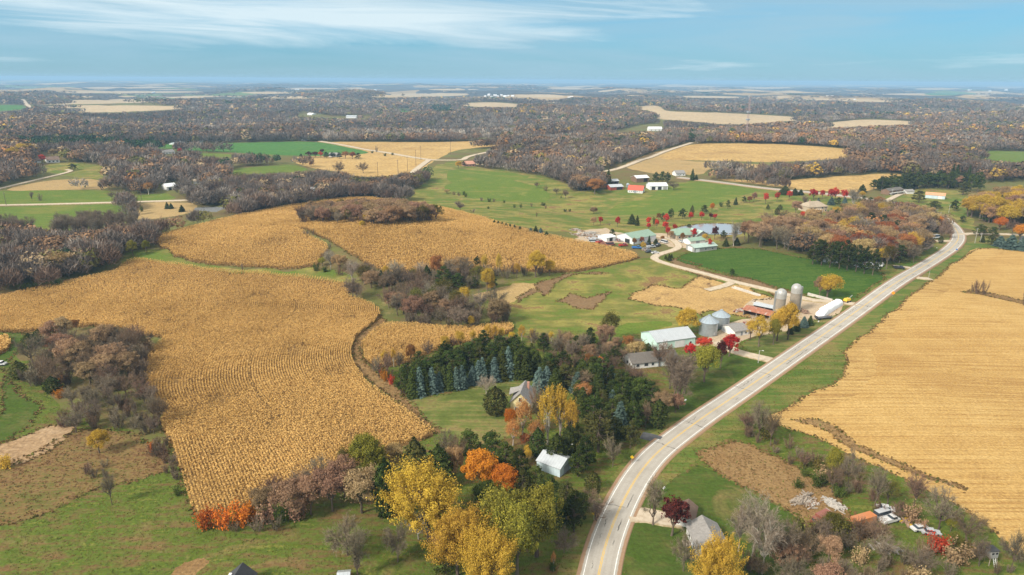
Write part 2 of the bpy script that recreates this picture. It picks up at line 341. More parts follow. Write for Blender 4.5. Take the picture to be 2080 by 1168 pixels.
# ------------------------------------------------------------------ the regions of the ground, traced where they lie
# name, label, material, outline in photo pixels (later ones lie over earlier ones)
REG = [
 ('pasture', 'green grass of the whole near countryside', 'rough_lawn', [(-700,1500),(-700,900),(-200,700),(0,640),(20,668),(120,850),(320,880),(420,1000),(900,900),(820,800),(700,740),(740,700),(1040,660),(950,595),(1300,525),(1380,500),(1540,500),(1800,540),(1990,480),(2300,500),(2900,900),(2900,1500)]),
 ('meadow', 'green meadow with a creek in the valley below the red barn', 'pasture', [(780,392),(870,380),(872,345),(900,330),(945,322),(960,338),(1060,352),(1140,368),(1180,392),(1240,383),(1330,386),(1380,368),(1420,366),(1560,385),(1640,392),(1740,398),(1830,420),(1800,440),(1700,440),(1640,470),(1540,475),(1400,500),(1320,480),(1240,500),(1160,470),(1110,470),(1060,460),(1000,448),(930,430),(890,420),(820,408)]),
 ('green_field', 'bright green field in front of the red barn', 'green_field', [(1235,430),(1250,415),(1330,400),(1330,385),(1380,372),(1430,370),(1545,386),(1500,400),(1440,420),(1370,432),(1300,437),(1240,436)]),
 ('green_field', 'bright green field left of the farm creek', 'green_field', [(905,373),(960,366),(1030,362),(1060,372),(1100,380),(1120,395),(1110,410),(1090,412),(1000,408),(935,395),(905,385)]),
 ('green_field', 'long green field past the valley road', 'green_field', [(905,345),(960,345),(1050,352),(1080,360),(1050,366),(960,370),(910,372)]),
 ('field', 'tan field strip beside the upper road', 'far_stubble', [(1450,362),(1560,369),(1700,358),(1825,351),(1838,360),(1800,378),(1745,392),(1640,387),(1560,377),(1480,368)]),
 ('field', 'golden upland field beneath the mast', 'far_stubble', [(1320,322),(1360,306),(1405,292),(1500,291),(1600,293),(1735,303),(1738,318),(1660,326),(1560,330),(1450,326),(1350,325)]),
 ('field', 'brown rough pasture beside the pale lane', 'wetland', [(1262,338),(1300,318),(1360,300),(1398,292),(1360,308),(1330,322),(1420,328),(1560,334),(1540,342),(1440,340),(1430,356),(1340,354),(1300,348)]),
 ('field', 'tan cornfield in the middle distance', 'far_stubble', [(650,288),(760,288),(900,289),(1000,284),(1050,288),(1010,297),(925,304),(890,322),(862,340),(845,346),(800,358),(720,360),(690,348),(650,345),(600,332),(588,320),(640,317),(745,313),(750,308)]),
 ('field', 'long green field beyond the wooded bluff', 'far_green', [(175,292),(350,293),(480,290),(615,287),(660,290),(750,308),(742,313),(640,317),(560,315),(440,308),(380,305),(300,300)]),
 ('field', 'small green clearing amid grey woods', 'green_field', [(440,350),(480,343),(540,337),(600,333),(632,347),(560,352),(470,353)]),
 ('field', 'thin green clearing beyond the white house', 'green_field', [(388,312),(420,311),(480,314),(470,319),(420,318)]),
 ('field', 'dry slope around the hilltop house', 'pasture', [(90,333),(160,330),(210,336),(232,352),(215,366),(150,360),(85,348)]),
 ('field', 'rough meadow under the hilltop drive', 'wetland', [(30,378),(100,366),(180,362),(230,372),(220,385),(100,386),(10,388)]),
 ('green_field', 'green hayfield above the left road', 'green_field', [(-400,396),(0,388),(120,386),(225,385),(258,404),(252,411),(120,414),(0,417),(-400,424)]),
 ('green_field', 'green lawn right of the farm lane', 'green_field', [(262,402),(285,395),(345,392),(360,402),(345,408),(272,410)]),
 ('green_field', 'green hayfield below the left road', 'green_field', [(-400,428),(0,420),(120,417),(243,414),(262,430),(272,446),(250,456),(150,470),(80,466),(-40,445),(-400,450)]),
 ('field', 'tan weedy corner beside the farm pond', 'wetland', [(258,415),(330,410),(400,412),(400,430),(350,440),(280,448),(268,440)]),
 ('field', 'tan hayfield amid distant woods', 'pale_stubble', [(1282,219),(1325,213),(1345,218),(1350,226),(1420,228),(1490,230),(1560,234),(1625,238),(1640,243),(1560,250),(1480,254),(1400,246),(1320,241),(1345,232)]),
 ('field', 'tan field above orange woods', 'pale_stubble', [(1620,257),(1710,246),(1760,242),(1862,246),(1862,254),(1760,256),(1700,260)]),
 ('field', 'pale field left of the ridge', 'pale_stubble', [(905,268),(960,263),(1050,260),(1085,259),(1060,267),(960,272)]),
 ('field', 'pale field behind the bare woods', 'pale_stubble', [(1065,270),(1110,266),(1200,262),(1140,272),(1080,275)]),
 ('field', 'tan field near the far farm', 'pale_stubble', [(112,226),(200,218),(300,217),(390,219),(330,224),(210,229)]),
 ('field', 'tan strip along distant woods', 'pale_stubble', [(60,208),(180,203),(330,201),(330,206),(210,211),(80,213)]),
 ('field', 'pale strip left of the distant town', 'pale_stubble', [(735,196),(800,191),(900,189),(955,190),(950,194),(860,197),(780,198)]),
 ('field', 'striped tan field before the town', 'pale_stubble', [(930,210),(1000,207),(1060,212),(1062,218),(1000,218),(945,216)]),
 ('field', 'tan clearing left of the round wood', 'pale_stubble', [(1065,239),(1115,234),(1125,240),(1095,243)]),
 ('field', 'green far pasture', 'far_green', [(780,223),(840,221),(835,228),(790,228)]),
 ('field', 'pale strip under the horizon', 'pale_stubble', [(1200,187),(1255,180),(1268,181),(1230,187)]),
 ('field', 'pale far field', 'pale_stubble', [(1362,197),(1400,194),(1505,196),(1508,199),(1420,199)]),
 ('field', 'pale far field by grey woods', 'pale_stubble', [(1690,203),(1730,200),(1850,206),(1800,208),(1720,206)]),
 ('field', 'pale far field under blue woods', 'pale_stubble', [(1770,191),(1860,189),(1960,190),(1930,195),(1830,193)]),
 ('field', 'pale far field at the right', 'pale_stubble', [(2030,214),(2090,211),(2200,214),(2120,219)]),
 ('field', 'pale strip above grey woods', 'pale_stubble', [(520,197),(600,195),(665,197),(640,200),(550,200)]),
 ('field', 'tan strip above the far wood', 'pale_stubble', [(1040,193),(1100,191),(1150,194),(1140,199),(1060,197)]),
 ('field', 'green far pasture at the left', 'far_green', [(-100,216),(40,212),(60,220),(20,225),(-100,226)]),
 ('field', 'green clearing at the right edge', 'green_field', [(1962,310),(2010,306),(2100,308),(2300,312),(2300,335),(2100,331),(2015,328)]),
 ('field', 'pale field strip far off', 'pale_stubble', [(132,206.5),(155,202),(210,204.7),(198,208.3),(163,211)]),
 ('field', 'pale field strip far off', 'pale_stubble', [(0,205.5),(5,201),(16,203.7),(14,207.3),(6,210)]),
 ('field', 'pale field strip far off', 'pale_stubble', [(160,196.5),(169,194),(190,195.5),(186,197.5),(172,199)]),
 ('field', 'pale field strip far off', 'pale_stubble', [(237,196.0),(250,194),(280,195.2),(274,196.8),(254,198)]),
 ('field', 'pale field strip far off', 'pale_stubble', [(290,196.0),(306,195),(345,195.6),(337,196.4),(312,197)]),
 ('field', 'pale field strip far off', 'pale_stubble', [(355,195.8),(404,194),(520,195.1),(495,196.4),(421,197.5)]),
 ('field', 'pale field strip far off', 'pale_stubble', [(212,202.5),(248,201),(332,201.9),(314,203.1),(260,204)]),
 ('field', 'pale field strip far off', 'pale_stubble', [(300,182.0),(326,181),(385,181.6),(372,182.4),(334,183)]),
 ('field', 'pale field strip far off', 'pale_stubble', [(520,197.0),(536,195),(575,196.2),(567,197.8),(542,199)]),
 ('field', 'pale field strip far off', 'pale_stubble', [(637,189.0),(654,187),(692,188.2),(684,189.8),(659,191)]),
 ('field', 'pale field strip far off', 'pale_stubble', [(547,212.5),(558,211),(585,211.9),(579,213.1),(562,214)]),
 ('field', 'pale field strip far off', 'pale_stubble', [(890,202.5),(904,201),(935,201.9),(928,203.1),(908,204)]),
 ('field', 'pale field strip far off', 'pale_stubble', [(1040,215.5),(1045,212),(1057,214.1),(1054,216.9),(1047,219)]),
 ('field', 'pale field strip far off', 'pale_stubble', [(1270,194.2),(1284,193),(1315,193.8),(1308,194.8),(1288,195.5)]),
 ('field', 'pale field strip far off', 'pale_stubble', [(1402,184.2),(1423,182),(1472,183.3),(1462,185.2),(1430,186.5)]),
 ('field', 'pale field strip far off', 'pale_stubble', [(1462,191.0),(1474,190),(1502,190.6),(1496,191.4),(1478,192)]),
 ('field', 'pale field strip far off', 'pale_stubble', [(1560,197.0),(1576,195),(1612,196.2),(1604,197.8),(1581,199)]),
 ('field', 'pale field strip far off', 'pale_stubble', [(1615,202.0),(1650,200),(1730,201.2),(1713,202.8),(1661,204)]),
 ('field', 'pale field strip far off', 'pale_stubble', [(1960,194.0),(1979,192),(2022,193.2),(2013,194.8),(1985,196)]),
 ('field', 'pale field strip far off', 'pale_stubble', [(1997,176.5),(2025,172),(2090,174.7),(2076,178.3),(2034,181)]),
 ('field', 'pale field strip far off', 'pale_stubble', [(1682,172.5),(1701,168),(1745,170.7),(1736,174.3),(1707,177)]),
 ('field', 'pale field strip far off', 'pale_stubble', [(1560,242.0),(1587,239),(1650,240.8),(1636,243.2),(1596,245)]),
 ('field', 'pale field strip far off', 'pale_stubble', [(700,225.5),(718,224),(760,224.9),(751,226.1),(724,227)]),
 ('field', 'pale field strip far off', 'pale_stubble', [(1180,222.5),(1204,221),(1260,221.9),(1248,223.1),(1212,224)]),
 ('field', 'pale field strip far off', 'pale_stubble', [(420,207.5),(444,206),(500,206.9),(488,208.1),(452,209)]),
 ('field', 'pale field strip far off', 'pale_stubble', [(1860,224.0),(1890,222),(1960,223.2),(1945,224.8),(1900,226)]),
 ('field', 'pale field strip far off', 'pale_stubble', [(330,234.0),(357,232),(420,233.2),(406,234.8),(366,236)]),
 ('field', 'green far field beyond grey woods', 'far_green', [(1872,190),(1920,188),(1960,190),(1940,194),(1890,194)]),
 ('field', 'pale field strip far off', 'pale_stubble', [(100,187.0),(199,184),(430,185.8),(380,188.2),(232,190)]),
 ('field', 'pale field strip far off', 'pale_stubble', [(60,217.0),(162,213),(400,215.4),(349,218.6),(196,221)]),
 ('field', 'pale field strip far off', 'pale_stubble', [(480,188.5),(522,186),(620,187.5),(599,189.5),(536,191)]),
 ('field', 'pale field strip far off', 'pale_stubble', [(640,205.0),(676,203),(760,204.2),(742,205.8),(688,207)]),
 ('field', 'pale field strip far off', 'pale_stubble', [(150,178.0),(219,176),(380,177.2),(346,178.8),(242,180)]),
 ('field', 'pale field strip far off', 'pale_stubble', [(560,180.0),(602,178),(700,179.2),(679,180.8),(616,182)]),
 ('field', 'pale field strip far off', 'pale_stubble', [(860,182.0),(896,180),(980,181.2),(962,182.8),(908,184)]),
 ('field', 'pale field strip far off', 'pale_stubble', [(1100,180.0),(1142,178),(1240,179.2),(1219,180.8),(1156,182)]),
 ('field', 'pale field strip far off', 'pale_stubble', [(1330,175.0),(1369,173),(1460,174.2),(1440,175.8),(1382,177)]),
 ('field', 'pale field strip far off', 'pale_stubble', [(1500,178.5),(1536,176),(1620,177.5),(1602,179.5),(1548,181)]),
 ('field', 'pale field strip far off', 'pale_stubble', [(1750,173.0),(1780,171),(1850,172.2),(1835,173.8),(1790,175)]),
 ('field', 'pale field strip far off', 'pale_stubble', [(1850,180.5),(1883,178),(1960,179.5),(1944,181.5),(1894,183)]),
 ('field', 'pale field strip far off', 'pale_stubble', [(1080,207.0),(1104,205),(1160,206.2),(1148,207.8),(1112,209)]),
 ('field', 'pale field strip far off', 'pale_stubble', [(1740,216.0),(1773,214),(1850,215.2),(1834,216.8),(1784,218)]),
 ('field', 'pale field strip far off', 'pale_stubble', [(330,198.0),(357,196),(420,197.2),(406,198.8),(366,200)]),
 ('meadow', 'grass around the long white shed', 'pasture', [(1795,398),(1850,380),(1960,388),(2000,400),(1960,430),(1990,470),(1960,470),(1930,440),(1880,425),(1830,414)]),
 # --- near
 ('pasture', 'green grass strip between the two cornfields', 'pasture', [(236,560),(255,515),(320,503),(345,515),(380,530),(480,547),(560,550),(640,550),(690,545),(720,570),(700,582),(600,562),(500,558),(420,551),(345,538),(300,528),(262,531)]),
 ('pasture', 'weedy strip along the left thicket', 'dry_weeds', [(-300,640),(0,598),(120,572),(240,545),(262,530),(235,550),(140,577),(60,592),(0,608),(-300,660)]),
 ('pasture', 'cattle pasture beside the feedlot', 'pasture', [(945,592),(1050,575),(1140,556),(1290,528),(1335,528),(1375,540),(1440,560),(1500,578),(1560,600),(1530,650),(1440,650),(1390,668),(1300,684),(1240,700),(1100,690),(1030,665),(1040,615)]),
 ('pasture', 'bright green patch behind the mint shed', 'green_field', [(1240,664),(1300,658),(1370,652),(1365,664),(1300,676),(1245,684)]),
 ('pasture', 'tan dry grass by the cattle path', 'wetland', [(945,598),(1000,588),(1060,576),(1100,572),(1130,575),(1120,590),(1060,600),(1040,612),(960,612)]),
 ('feedlot', 'tan trampled feedlot', 'feedlot', [(1270,596),(1315,585),(1370,574),(1440,575),(1490,582),(1560,600),(1545,625),(1515,638),(1440,640),(1400,632),(1330,618)]),
 ('mud', 'brown mud patch in the pasture', 'mud', [(1112,612),(1140,603),(1200,602),(1240,604),(1215,614),(1180,621),(1125,620)]),
 ('mud', 'brown mud track along the corn', 'mud', [(1040,610),(1090,590),(1110,570),(1150,560),(1210,552),(1205,560),(1140,572),(1130,585),(1090,600),(1050,614)]),
 ('mud', 'brown soil margin of the dark green field', 'mud', [(1345,528),(1380,525),(1450,548),(1560,578),(1640,600),(1700,612),(1640,612),(1560,592),(1480,568),(1400,546)]),
 ('wheat_field', 'dark green field of winter wheat', 'winter_wheat', [(1366,528),(1385,518),(1420,510),(1480,504),(1540,505),(1600,518),(1720,540),(1795,553),(1798,563),(1740,606),(1700,611),(1640,599),(1560,578),(1450,548)]),
 ('yard', 'pale gravel yard around silos', 'gravel', [(1500,648),(1530,612),(1570,598),(1640,602),(1700,612),(1735,618),(1720,628),(1690,640),(1660,652),(1630,662),(1560,676),(1540,690),(1480,700),(1420,712),(1400,705),(1440,680),(1490,660)]),
 ('yard', 'gravel yard of the green roofed farm', 'gravel', [(1150,478),(1230,460),(1260,476),(1330,472),(1400,476),(1440,485),(1420,500),(1380,505),(1330,495),(1300,492),(1240,492),(1180,490)]),
 ('lawn', 'lawn beside the house and mint shed', 'mown_lawn', [(1390,760),(1420,735),(1480,712),(1560,738),(1555,752),(1480,805),(1420,850),(1350,880),(1300,885),(1340,830),(1380,790)]),
 ('lawn', 'lawn under golden trees by the highway', 'dry_lawn', [(1500,700),(1560,676),(1620,668),(1650,650),(1700,640),(1740,622),(1680,665),(1620,705),(1580,730),(1545,722)]),
 ('verge', 'grass verge of the highway', 'verge', [(1225,1250),(1240,1168),(1262,1090),(1300,1010),(1350,940),(1420,880),(1500,825),(1560,785),(1640,728),(1760,638),(1870,560),(1945,510),(1975,485),(2000,480),(2090,500),(1990,498),(1930,545),(1860,595),(1800,645),(1740,695),(1712,715),(1716,742),(1710,776),(1655,797),(1585,832),(1540,860),(1480,885),(1420,930),(1390,960),(1350,1020),(1330,1060),(1290,1168),(1270,1250)]),
 ('verge', 'grass verge along the left side of the highway', 'verge', [(1100,1250),(1130,1168),(1160,1090),(1210,1010),(1260,940),(1310,890),(1345,868),(1420,830),(1555,745),(1640,690),(1735,622),(1800,560),(1900,495),(1925,480),(1915,460),(1880,435),(1830,418),(1840,425),(1895,450),(1930,480),(1915,510),(1870,545),(1760,632),(1640,722),(1500,818),(1350,930),(1300,995),(1245,1090),(1215,1250)]),
 ('lawn', 'green lawn of the white farmhouse', 'mown_lawn', [(1250,1250),(1262,1120),(1290,1060),(1320,1000),(1390,960),(1420,945),(1500,990),(1600,1040),(1690,1090),(1650,1150),(1560,1250)]),
 ('weeds', 'patch of brown dead weeds beyond the lawn', 'dry_weeds', [(1405,945),(1440,910),(1485,890),(1540,905),(1600,940),(1660,985),(1720,1030),(1800,1090),(1700,1090),(1640,1062),(1560,1020),(1480,985)]),
 ('stubble_field', 'harvested golden field right of the highway', 'stubble', [(1978,500),(2090,512),(2300,540),(2900,700),(2900,1400),(2400,1300),(2200,1215),(2085,1140),(1980,1050),(1900,1005),(1800,955),(1700,905),(1640,880),(1560,858),(1548,848),(1585,832),(1655,797),(1712,776),(1718,742),(1713,715),(1742,692),(1802,642),(1862,592),(1932,542)]),
 ('stubble_headland', 'headland along the edge of the harvested field', 'stubble_edge', [(1978,500),(2060,510),(2010,522),(1960,560),(1890,612),(1815,665),(1772,712),(1778,750),(1762,792),(1700,818),(1640,850),(1600,862),(1560,858),(1548,848),(1585,832),(1655,797),(1712,776),(1718,742),(1713,715),(1742,692),(1802,642),(1862,592),(1932,542)]),
 ('weeds', 'strip of dead weeds across the harvested field', 'dry_weeds', [(1600,845),(1650,858),(1720,883),(1800,922),(1900,968),(1960,1001),(1952,1003),(1890,973),(1793,931),(1705,889),(1642,865),(1600,851)]),
 ('weeds', 'strip of dead weeds in the far corner of the harvested field', 'dry_weeds', [(1965,591),(2010,594),(2085,612),(2200,640),(2200,650),(2085,620),(2010,602),(1965,595)]),
 ('corn_floor', 'ground under dry corn on the hill', 'corn_floor', [(305,488),(340,475),(420,455),(520,430),(600,418),(680,405),(740,401),(800,407),(890,422),(920,428),(1000,450),(1080,473),(1160,490),(1240,505),(1285,516),(1297,524),(1270,535),(1200,547),(1140,555),(1080,552),(1000,552),(880,560),(790,556),(765,546),(700,508),(650,478),(625,467),(600,464),(640,487),(666,502),(652,525),(640,546),(560,546),(480,541),(420,538),(370,525),(345,512),(320,500)]),
 ('corn_floor', 'ground under dry corn behind the poplars', 'corn_floor', [(730,705),(755,682),(785,660),(820,662),(880,668),(960,664),(1030,660),(1050,668),(1000,690),(900,705),(850,728),(770,752),(742,738)]),
 ('path', 'weedy track between two stands of corn', 'dry_weeds', [(770,640),(785,655),(750,682),(728,705),(738,738),(765,760),(800,780),(850,835),(900,882),(890,885),(850,852),(805,812),(757,780),(720,745),(710,715),(718,690),(755,660)]),
 ('lawn', 'mown lawn of the yellow house', 'dry_lawn', [(805,790),(830,812),(960,790),(1080,768),(1105,775),(1090,840),(1040,885),(980,905),(905,885),(855,842)]),
 ('corn_floor', 'ground under the large near cornfield', 'corn_floor', [(-500,690),(0,606),(60,592),(140,577),(200,561),(245,547),(262,530),(300,528),(345,537),(420,550),(500,557),(600,562),(690,574),(712,587),(705,602),(740,614),(765,624),(774,642),(755,662),(718,692),(708,717),(718,747),(756,787),(806,822),(846,852),(890,884),(840,900),(790,912),(740,932),(700,962),(640,992),(560,1017),(480,1032),(410,1054),(393,1047),(384,1010),(370,975),(362,940),(345,905),(330,870),(322,840),(303,800),(288,760),(284,735),(300,715),(335,690),(325,684),(270,682),(240,667),(200,662),(130,667),(80,674),(50,678),(0,670),(-500,740)]),
 ('path', 'curved green farm track at the left edge', 'mown_lawn', [(-300,720),(0,670),(50,680),(40,700),(28,730),(20,765),(26,790),(60,812),(90,830),(40,880),(0,905),(-300,980),(-300,930),(0,860),(8,800),(0,730),(-300,790)]),
 ('corn_floor', 'ground under a small stand of corn at the left edge', 'corn_floor', [(-200,715),(0,686),(16,690),(22,700),(10,715),(0,724),(-200,770)]),
 ('weeds', 'dead weeds and garden rows', 'garden_soil', [(-500,1010),(0,935),(60,925),(120,880),(240,870),(330,895),(352,955),(300,968),(230,990),(140,1018),(60,1045),(0,1048),(-500,1100)]),
 ('dirt', 'pale bare dirt slope', 'bare_dirt', [(-300,985),(0,902),(50,882),(100,862),(150,868),(135,882),(95,912),(50,934),(20,936),(-300,1040)]),
 ('mulch', 'oval mulch bed', 'dry_weeds', [(345,1180),(360,1155),(390,1138),(415,1136),(422,1145),(410,1160),(385,1185)]),
 ('pond', 'grey pond behind the green roofed farm', 'pond_water', [(1362,470),(1372,462),(1400,457),(1420,454),(1470,453),(1500,457),(1518,466),(1500,474),(1440,474),(1380,472)]),
 ('pond', 'small pond in the left valley', 'pond_water', [(392,424),(410,419),(450,417),(462,421),(440,427),(405,429)]),
]
FLAT = {}
def in_region(x, y, names):
    r = np.zeros(np.shape(x), bool)
    for k, (n, l, m, wp) in enumerate(REGW):
        if n in names: r |= inpoly(x, y, wp)
    return r
REGW = []; RW1 = _waves(7, 9, 60, 71); RW2 = _waves(7, 9, 60, 72)
for n, l, m, pts in REG:
    sp = smooth_poly(pts, 2); w = at(sp[:, 0], sp[:, 1])[:, :2]; w = resample(w)
    rr = np.random.RandomState(len(REGW)); j = 0.0022 * np.hypot(w[:, 0], w[:, 1])[:, None]
    w = w + rr.uniform(-1, 1, w.shape) * np.minimum(j, 1.2)
    rag = {'feedlot': 6.0, 'mud': 4.0, 'dirt': 2.5, 'weeds': 1.6, 'yard': 2.5, 'meadow': 3.0, 'pasture': 2.0}.get(n, 0.5)
    w = w + rag * np.column_stack([wsum(RW1, w[:, 0], w[:, 1]), wsum(RW2, w[:, 0], w[:, 1])])
    REGW.append((n, l, m, w))

def ribbon_world(pts, it=3):
    p = smooth_poly(pts, 1, False); w = at(p[:, 0], p[:, 1])[:, :2]
    for _ in range(it):
        a = 0.75 * w[:-1] + 0.25 * w[1:]; b = 0.25 * w[:-1] + 0.75 * w[1:]
        w = np.concatenate([w[:1], np.stack([a, b], 1).reshape(-1, 2), w[-1:]])
    d = np.concatenate([[0], np.cumsum(np.hypot(*np.diff(w, axis=0).T))]); n = max(3, int(d[-1] / 3.5))
    s = np.linspace(0, d[-1], n); return np.stack([np.interp(s, d, w[:, 0]), np.interp(s, d, w[:, 1])], 1), s
ROADS = []
def road(name, label, pts, half, mat, lift=None, offs=None, uscale=1.0):
    w, s = ribbon_world(pts); ROADS.append((w, half))
    t = np.gradient(w, axis=0); t /= np.linalg.norm(t, axis=1)[:, None]; nrm = np.stack([t[:, 1], -t[:, 0]], 1)
    offs = offs or [-half - 0.6, -half, -half * 0.5, 0, half * 0.5, half, half + 0.6]; k = len(offs)
    D = np.hypot(w[:, 0], w[:, 1]); lf = 0.06 + 0.0007 * D if lift is None else lift + 0 * D
    zc = hz(w[:, 0], w[:, 1])
    V, UV = [], []
    for i, o in enumerate(offs):
        q = w + nrm * o; z = hz(q[:, 0], q[:, 1]) * 0.5 + zc * 0.5 + lf
        if i in (0, k - 1): z = hz(q[:, 0], q[:, 1]) - 0.4
        V.append(np.column_stack([q, z])); UV.append(np.column_stack([np.full(len(w), o * uscale), s]))
    V = np.stack(V, 1).reshape(-1, 3); UV = np.stack(UV, 1).reshape(-1, 2); n = len(w)
    i = np.arange(n - 1)[:, None] * k + np.arange(k - 1)[None]; F = np.stack([i, i + 1, i + k + 1, i + k], -1).reshape(-1, 4)
    return tag(mesh_obj(name, V, F, mat, uv=UV), label, kind='structure')
HWY = [(1196,1290),(1206,1220),(1216,1168),(1228,1112),(1249,1054),(1277,996),(1305,953),(1337,917),(1385,880),(1430,847),(1475,817),(1515,790),(1558,760),(1610,724),(1672,681),(1722,646),(1762,617),(1811,581),(1861,550),(1911,520),(1935,503),(1947,488),(1947,476),(1938,461),(1921,447),(1897,435),(1870,428),(1842,421),(1826,416),(1790,409),(1710,398),(1642,391),(1560,384),(1465,371),(1420,366),(1378,361)]
def build_roads():
    road('highway', 'pale two lane highway with yellow centre line curving to the horizon', HWY, 4.0, 'highway', offs=[-5.6, -4.9, -4.0, -2, 0, 2, 4.0, 4.9, 5.6])
    L = lambda lab, pts, h=2.0, nm='lane', mt='lane': road(nm, lab, pts, h, mt, uscale=1.0 / h)
    L('gravel drive from the highway to the mint shed', [(1580,736),(1558,730),(1527,723),(1497,716),(1475,705),(1455,695)], 3.0)
    L('pale farm lane past the dark green field', [(1748,620),(1700,614),(1650,611),(1600,600),(1558,588),(1490,573),(1435,557),(1370,541),(1337,531),(1326,524),(1340,516),(1372,508),(1381,500),(1366,486),(1332,480)], 2.6)
    L('short spur lane to the feedlot', [(1490,573),(1470,582),(1435,590)], 2.4)
    L('side road at the bend', [(1950,478),(1968,475),(2004,475.5),(2080,478)], 3.0)
    L('drive to the house among russet trees', [(1932,490),(1912,491),(1890,490),(1865,488)], 2.5)
    L('drive under the dark evergreens', [(1850,545),(1836,543),(1815,541)], 2.5)
    L('field entrance of bare soil', [(1852,563),(1868,566),(1890,567)], 3.0)
    L('black asphalt drive', [(1341,894),(1334,891),(1320,888),(1303,884)], 2.2, 'lane', 'asphalt')
    L('pale drive to the white garage', [(1276,1046),(1290,1044),(1312,1046),(1345,1054),(1385,1058)], 3.2)
    L('drive to the long white shed', [(1800,409),(1812,403),(1832,393),(1852,391)], 2.6)
    L('lane climbing to the hilltop house', [(-60,396),(0,384),(40,374),(100,360),(138,351),(146,347),(136,345)], 2.6)
    L('pale country road between green hayfields', [(-300,424),(0,417.5),(120,415),(250,411.5),(330,409),(400,407),(440,404)], 3.4, 'road')
    L('short lane joining the country road', [(272,411),(262,404),(254,398),(253,392)], 2.8)
    L('country road across tan cornfield', [(650,287.5),(700,296),(777,310),(868,325),(890,326),(942,326),(946,320),(970,314),(1005,307)], 4.2, 'road')
    L('country road descending beside grey trees', [(872,325),(858,335),(845,345),(838,352)], 4.2, 'road')
    L('lane to the pink roofed house', [(962,333),(1000,337),(1040,341),(1085,345)], 3.0)
    L('pale lane up to the golden upland field', [(1192,350),(1235,348),(1248,345),(1268,339),(1300,327),(1345,310),(1405,290.5)], 4.0)
    L('drive around the stone house', [(1695,426),(1720,424),(1750,427),(1775,432)], 2.0)
    L('far road over the hill', [(62,224),(55,212),(46,203)], 7.0)
build_roads()

def build_ground():
    lab = [np.zeros((0,), int)]
    V, E = [], []
    for k, (n, l, m, w) in enumerate(REGW):
        b = len(V); V += [tuple(p) for p in w]; E += [(b + i, b + (i + 1) % len(w)) for i in range(len(w))]
    # a fan of terrain points, fine near the camera and coarse far away
    r = [30.0]
    while r[-1] < 34000: r.append(r[-1] * 1.028 + 1.2)
    r = np.array(r); th = np.radians(np.arange(-62, 62.1, 1.0)); Rr, T = np.meshgrid(r, th)
    rr = np.random.RandomState(1); Rr = Rr * (1 + rr.uniform(-0.008, 0.008, Rr.shape)); T = T + rr.uniform(-0.004, 0.004, T.shape)
    gx, gy = (Rr * np.sin(T)).ravel(), (Rr * np.cos(T) - 40).ravel()
    V += list(zip(gx, gy)) + [(-900, -300), (900, -300), (0, -300), (-300, -100), (300, -100)]
    vs, es, fs, ov, oe, of = delaunay_2d_cdt([Vector(p) for p in V], E, [], 0, 1e-3, False)
    P = np.array([(v.x, v.y) for v in vs]); F = np.array([tuple(f) for f in fs], np.int32)
    c = P[F].mean(1); rid = np.full(len(F), -1)
    for k, (n, l, m, w) in enumerate(REGW): rid[inpoly(c[:, 0], c[:, 1], w)] = k
    Z = hz(P[:, 0], P[:, 1])
    for k, (n, l, m, w) in enumerate(REGW):
        if n == 'pond':      # the water lies level, a little below its banks
            u = np.unique(F[rid == k]); Z[u] = Z[u].min() - 0.1
    P3 = np.column_stack([P, Z])
    for k in range(-1, len(REGW)):
        f = F[rid == k]
        if not len(f): continue
        u, inv = np.unique(f, return_inverse=True)
        n, l, m = ('ground', 'rolling ground of woods and distant farmland', 'leaf_litter') if k < 0 else REGW[k][:3]
        tag(mesh_obj(n, P3[u], inv.reshape(-1, 3), m, smooth=(k < 0)), l, kind='structure')
build_ground()
# ------------------------------------------------------------------ foliage materials
def leaf_mat(name, c0, c1, jit=0.5, trans=0.2, attr='tint', hue=0.02):
    m, g = new_mat(name)
    a = g.new('ShaderNodeAttribute', attribute_name=attr).outputs['Fac']
    r = g.new('ShaderNodeObjectInfo').outputs['Random']
    c = g.mix(a, c0, c1)
    h = g.new('ShaderNodeHueSaturation', {'Hue': g.mapr(r, 0, 1, 0.5 - hue, 0.5 + hue), 'Value': g.mapr(g.math('FRACT', g.math('MULTIPLY', r, 7.31)), 0, 1, 1 - jit * 0.5, 1 + jit * 0.5), 'Color': c}).outputs[0]
    d = g.new('ShaderNodeBsdfDiffuse', {'Color': h}); o = g.new('ShaderNodeOutputMaterial')
    if trans:
        t = g.new('ShaderNodeBsdfTranslucent', {'Color': h}); x = g.new('ShaderNodeMixShader', {0: trans, 1: d.outputs[0], 2: t.outputs[0]}); g.l.new(x.outputs[0], o.inputs[0])
    else: g.l.new(d.outputs[0], o.inputs[0])
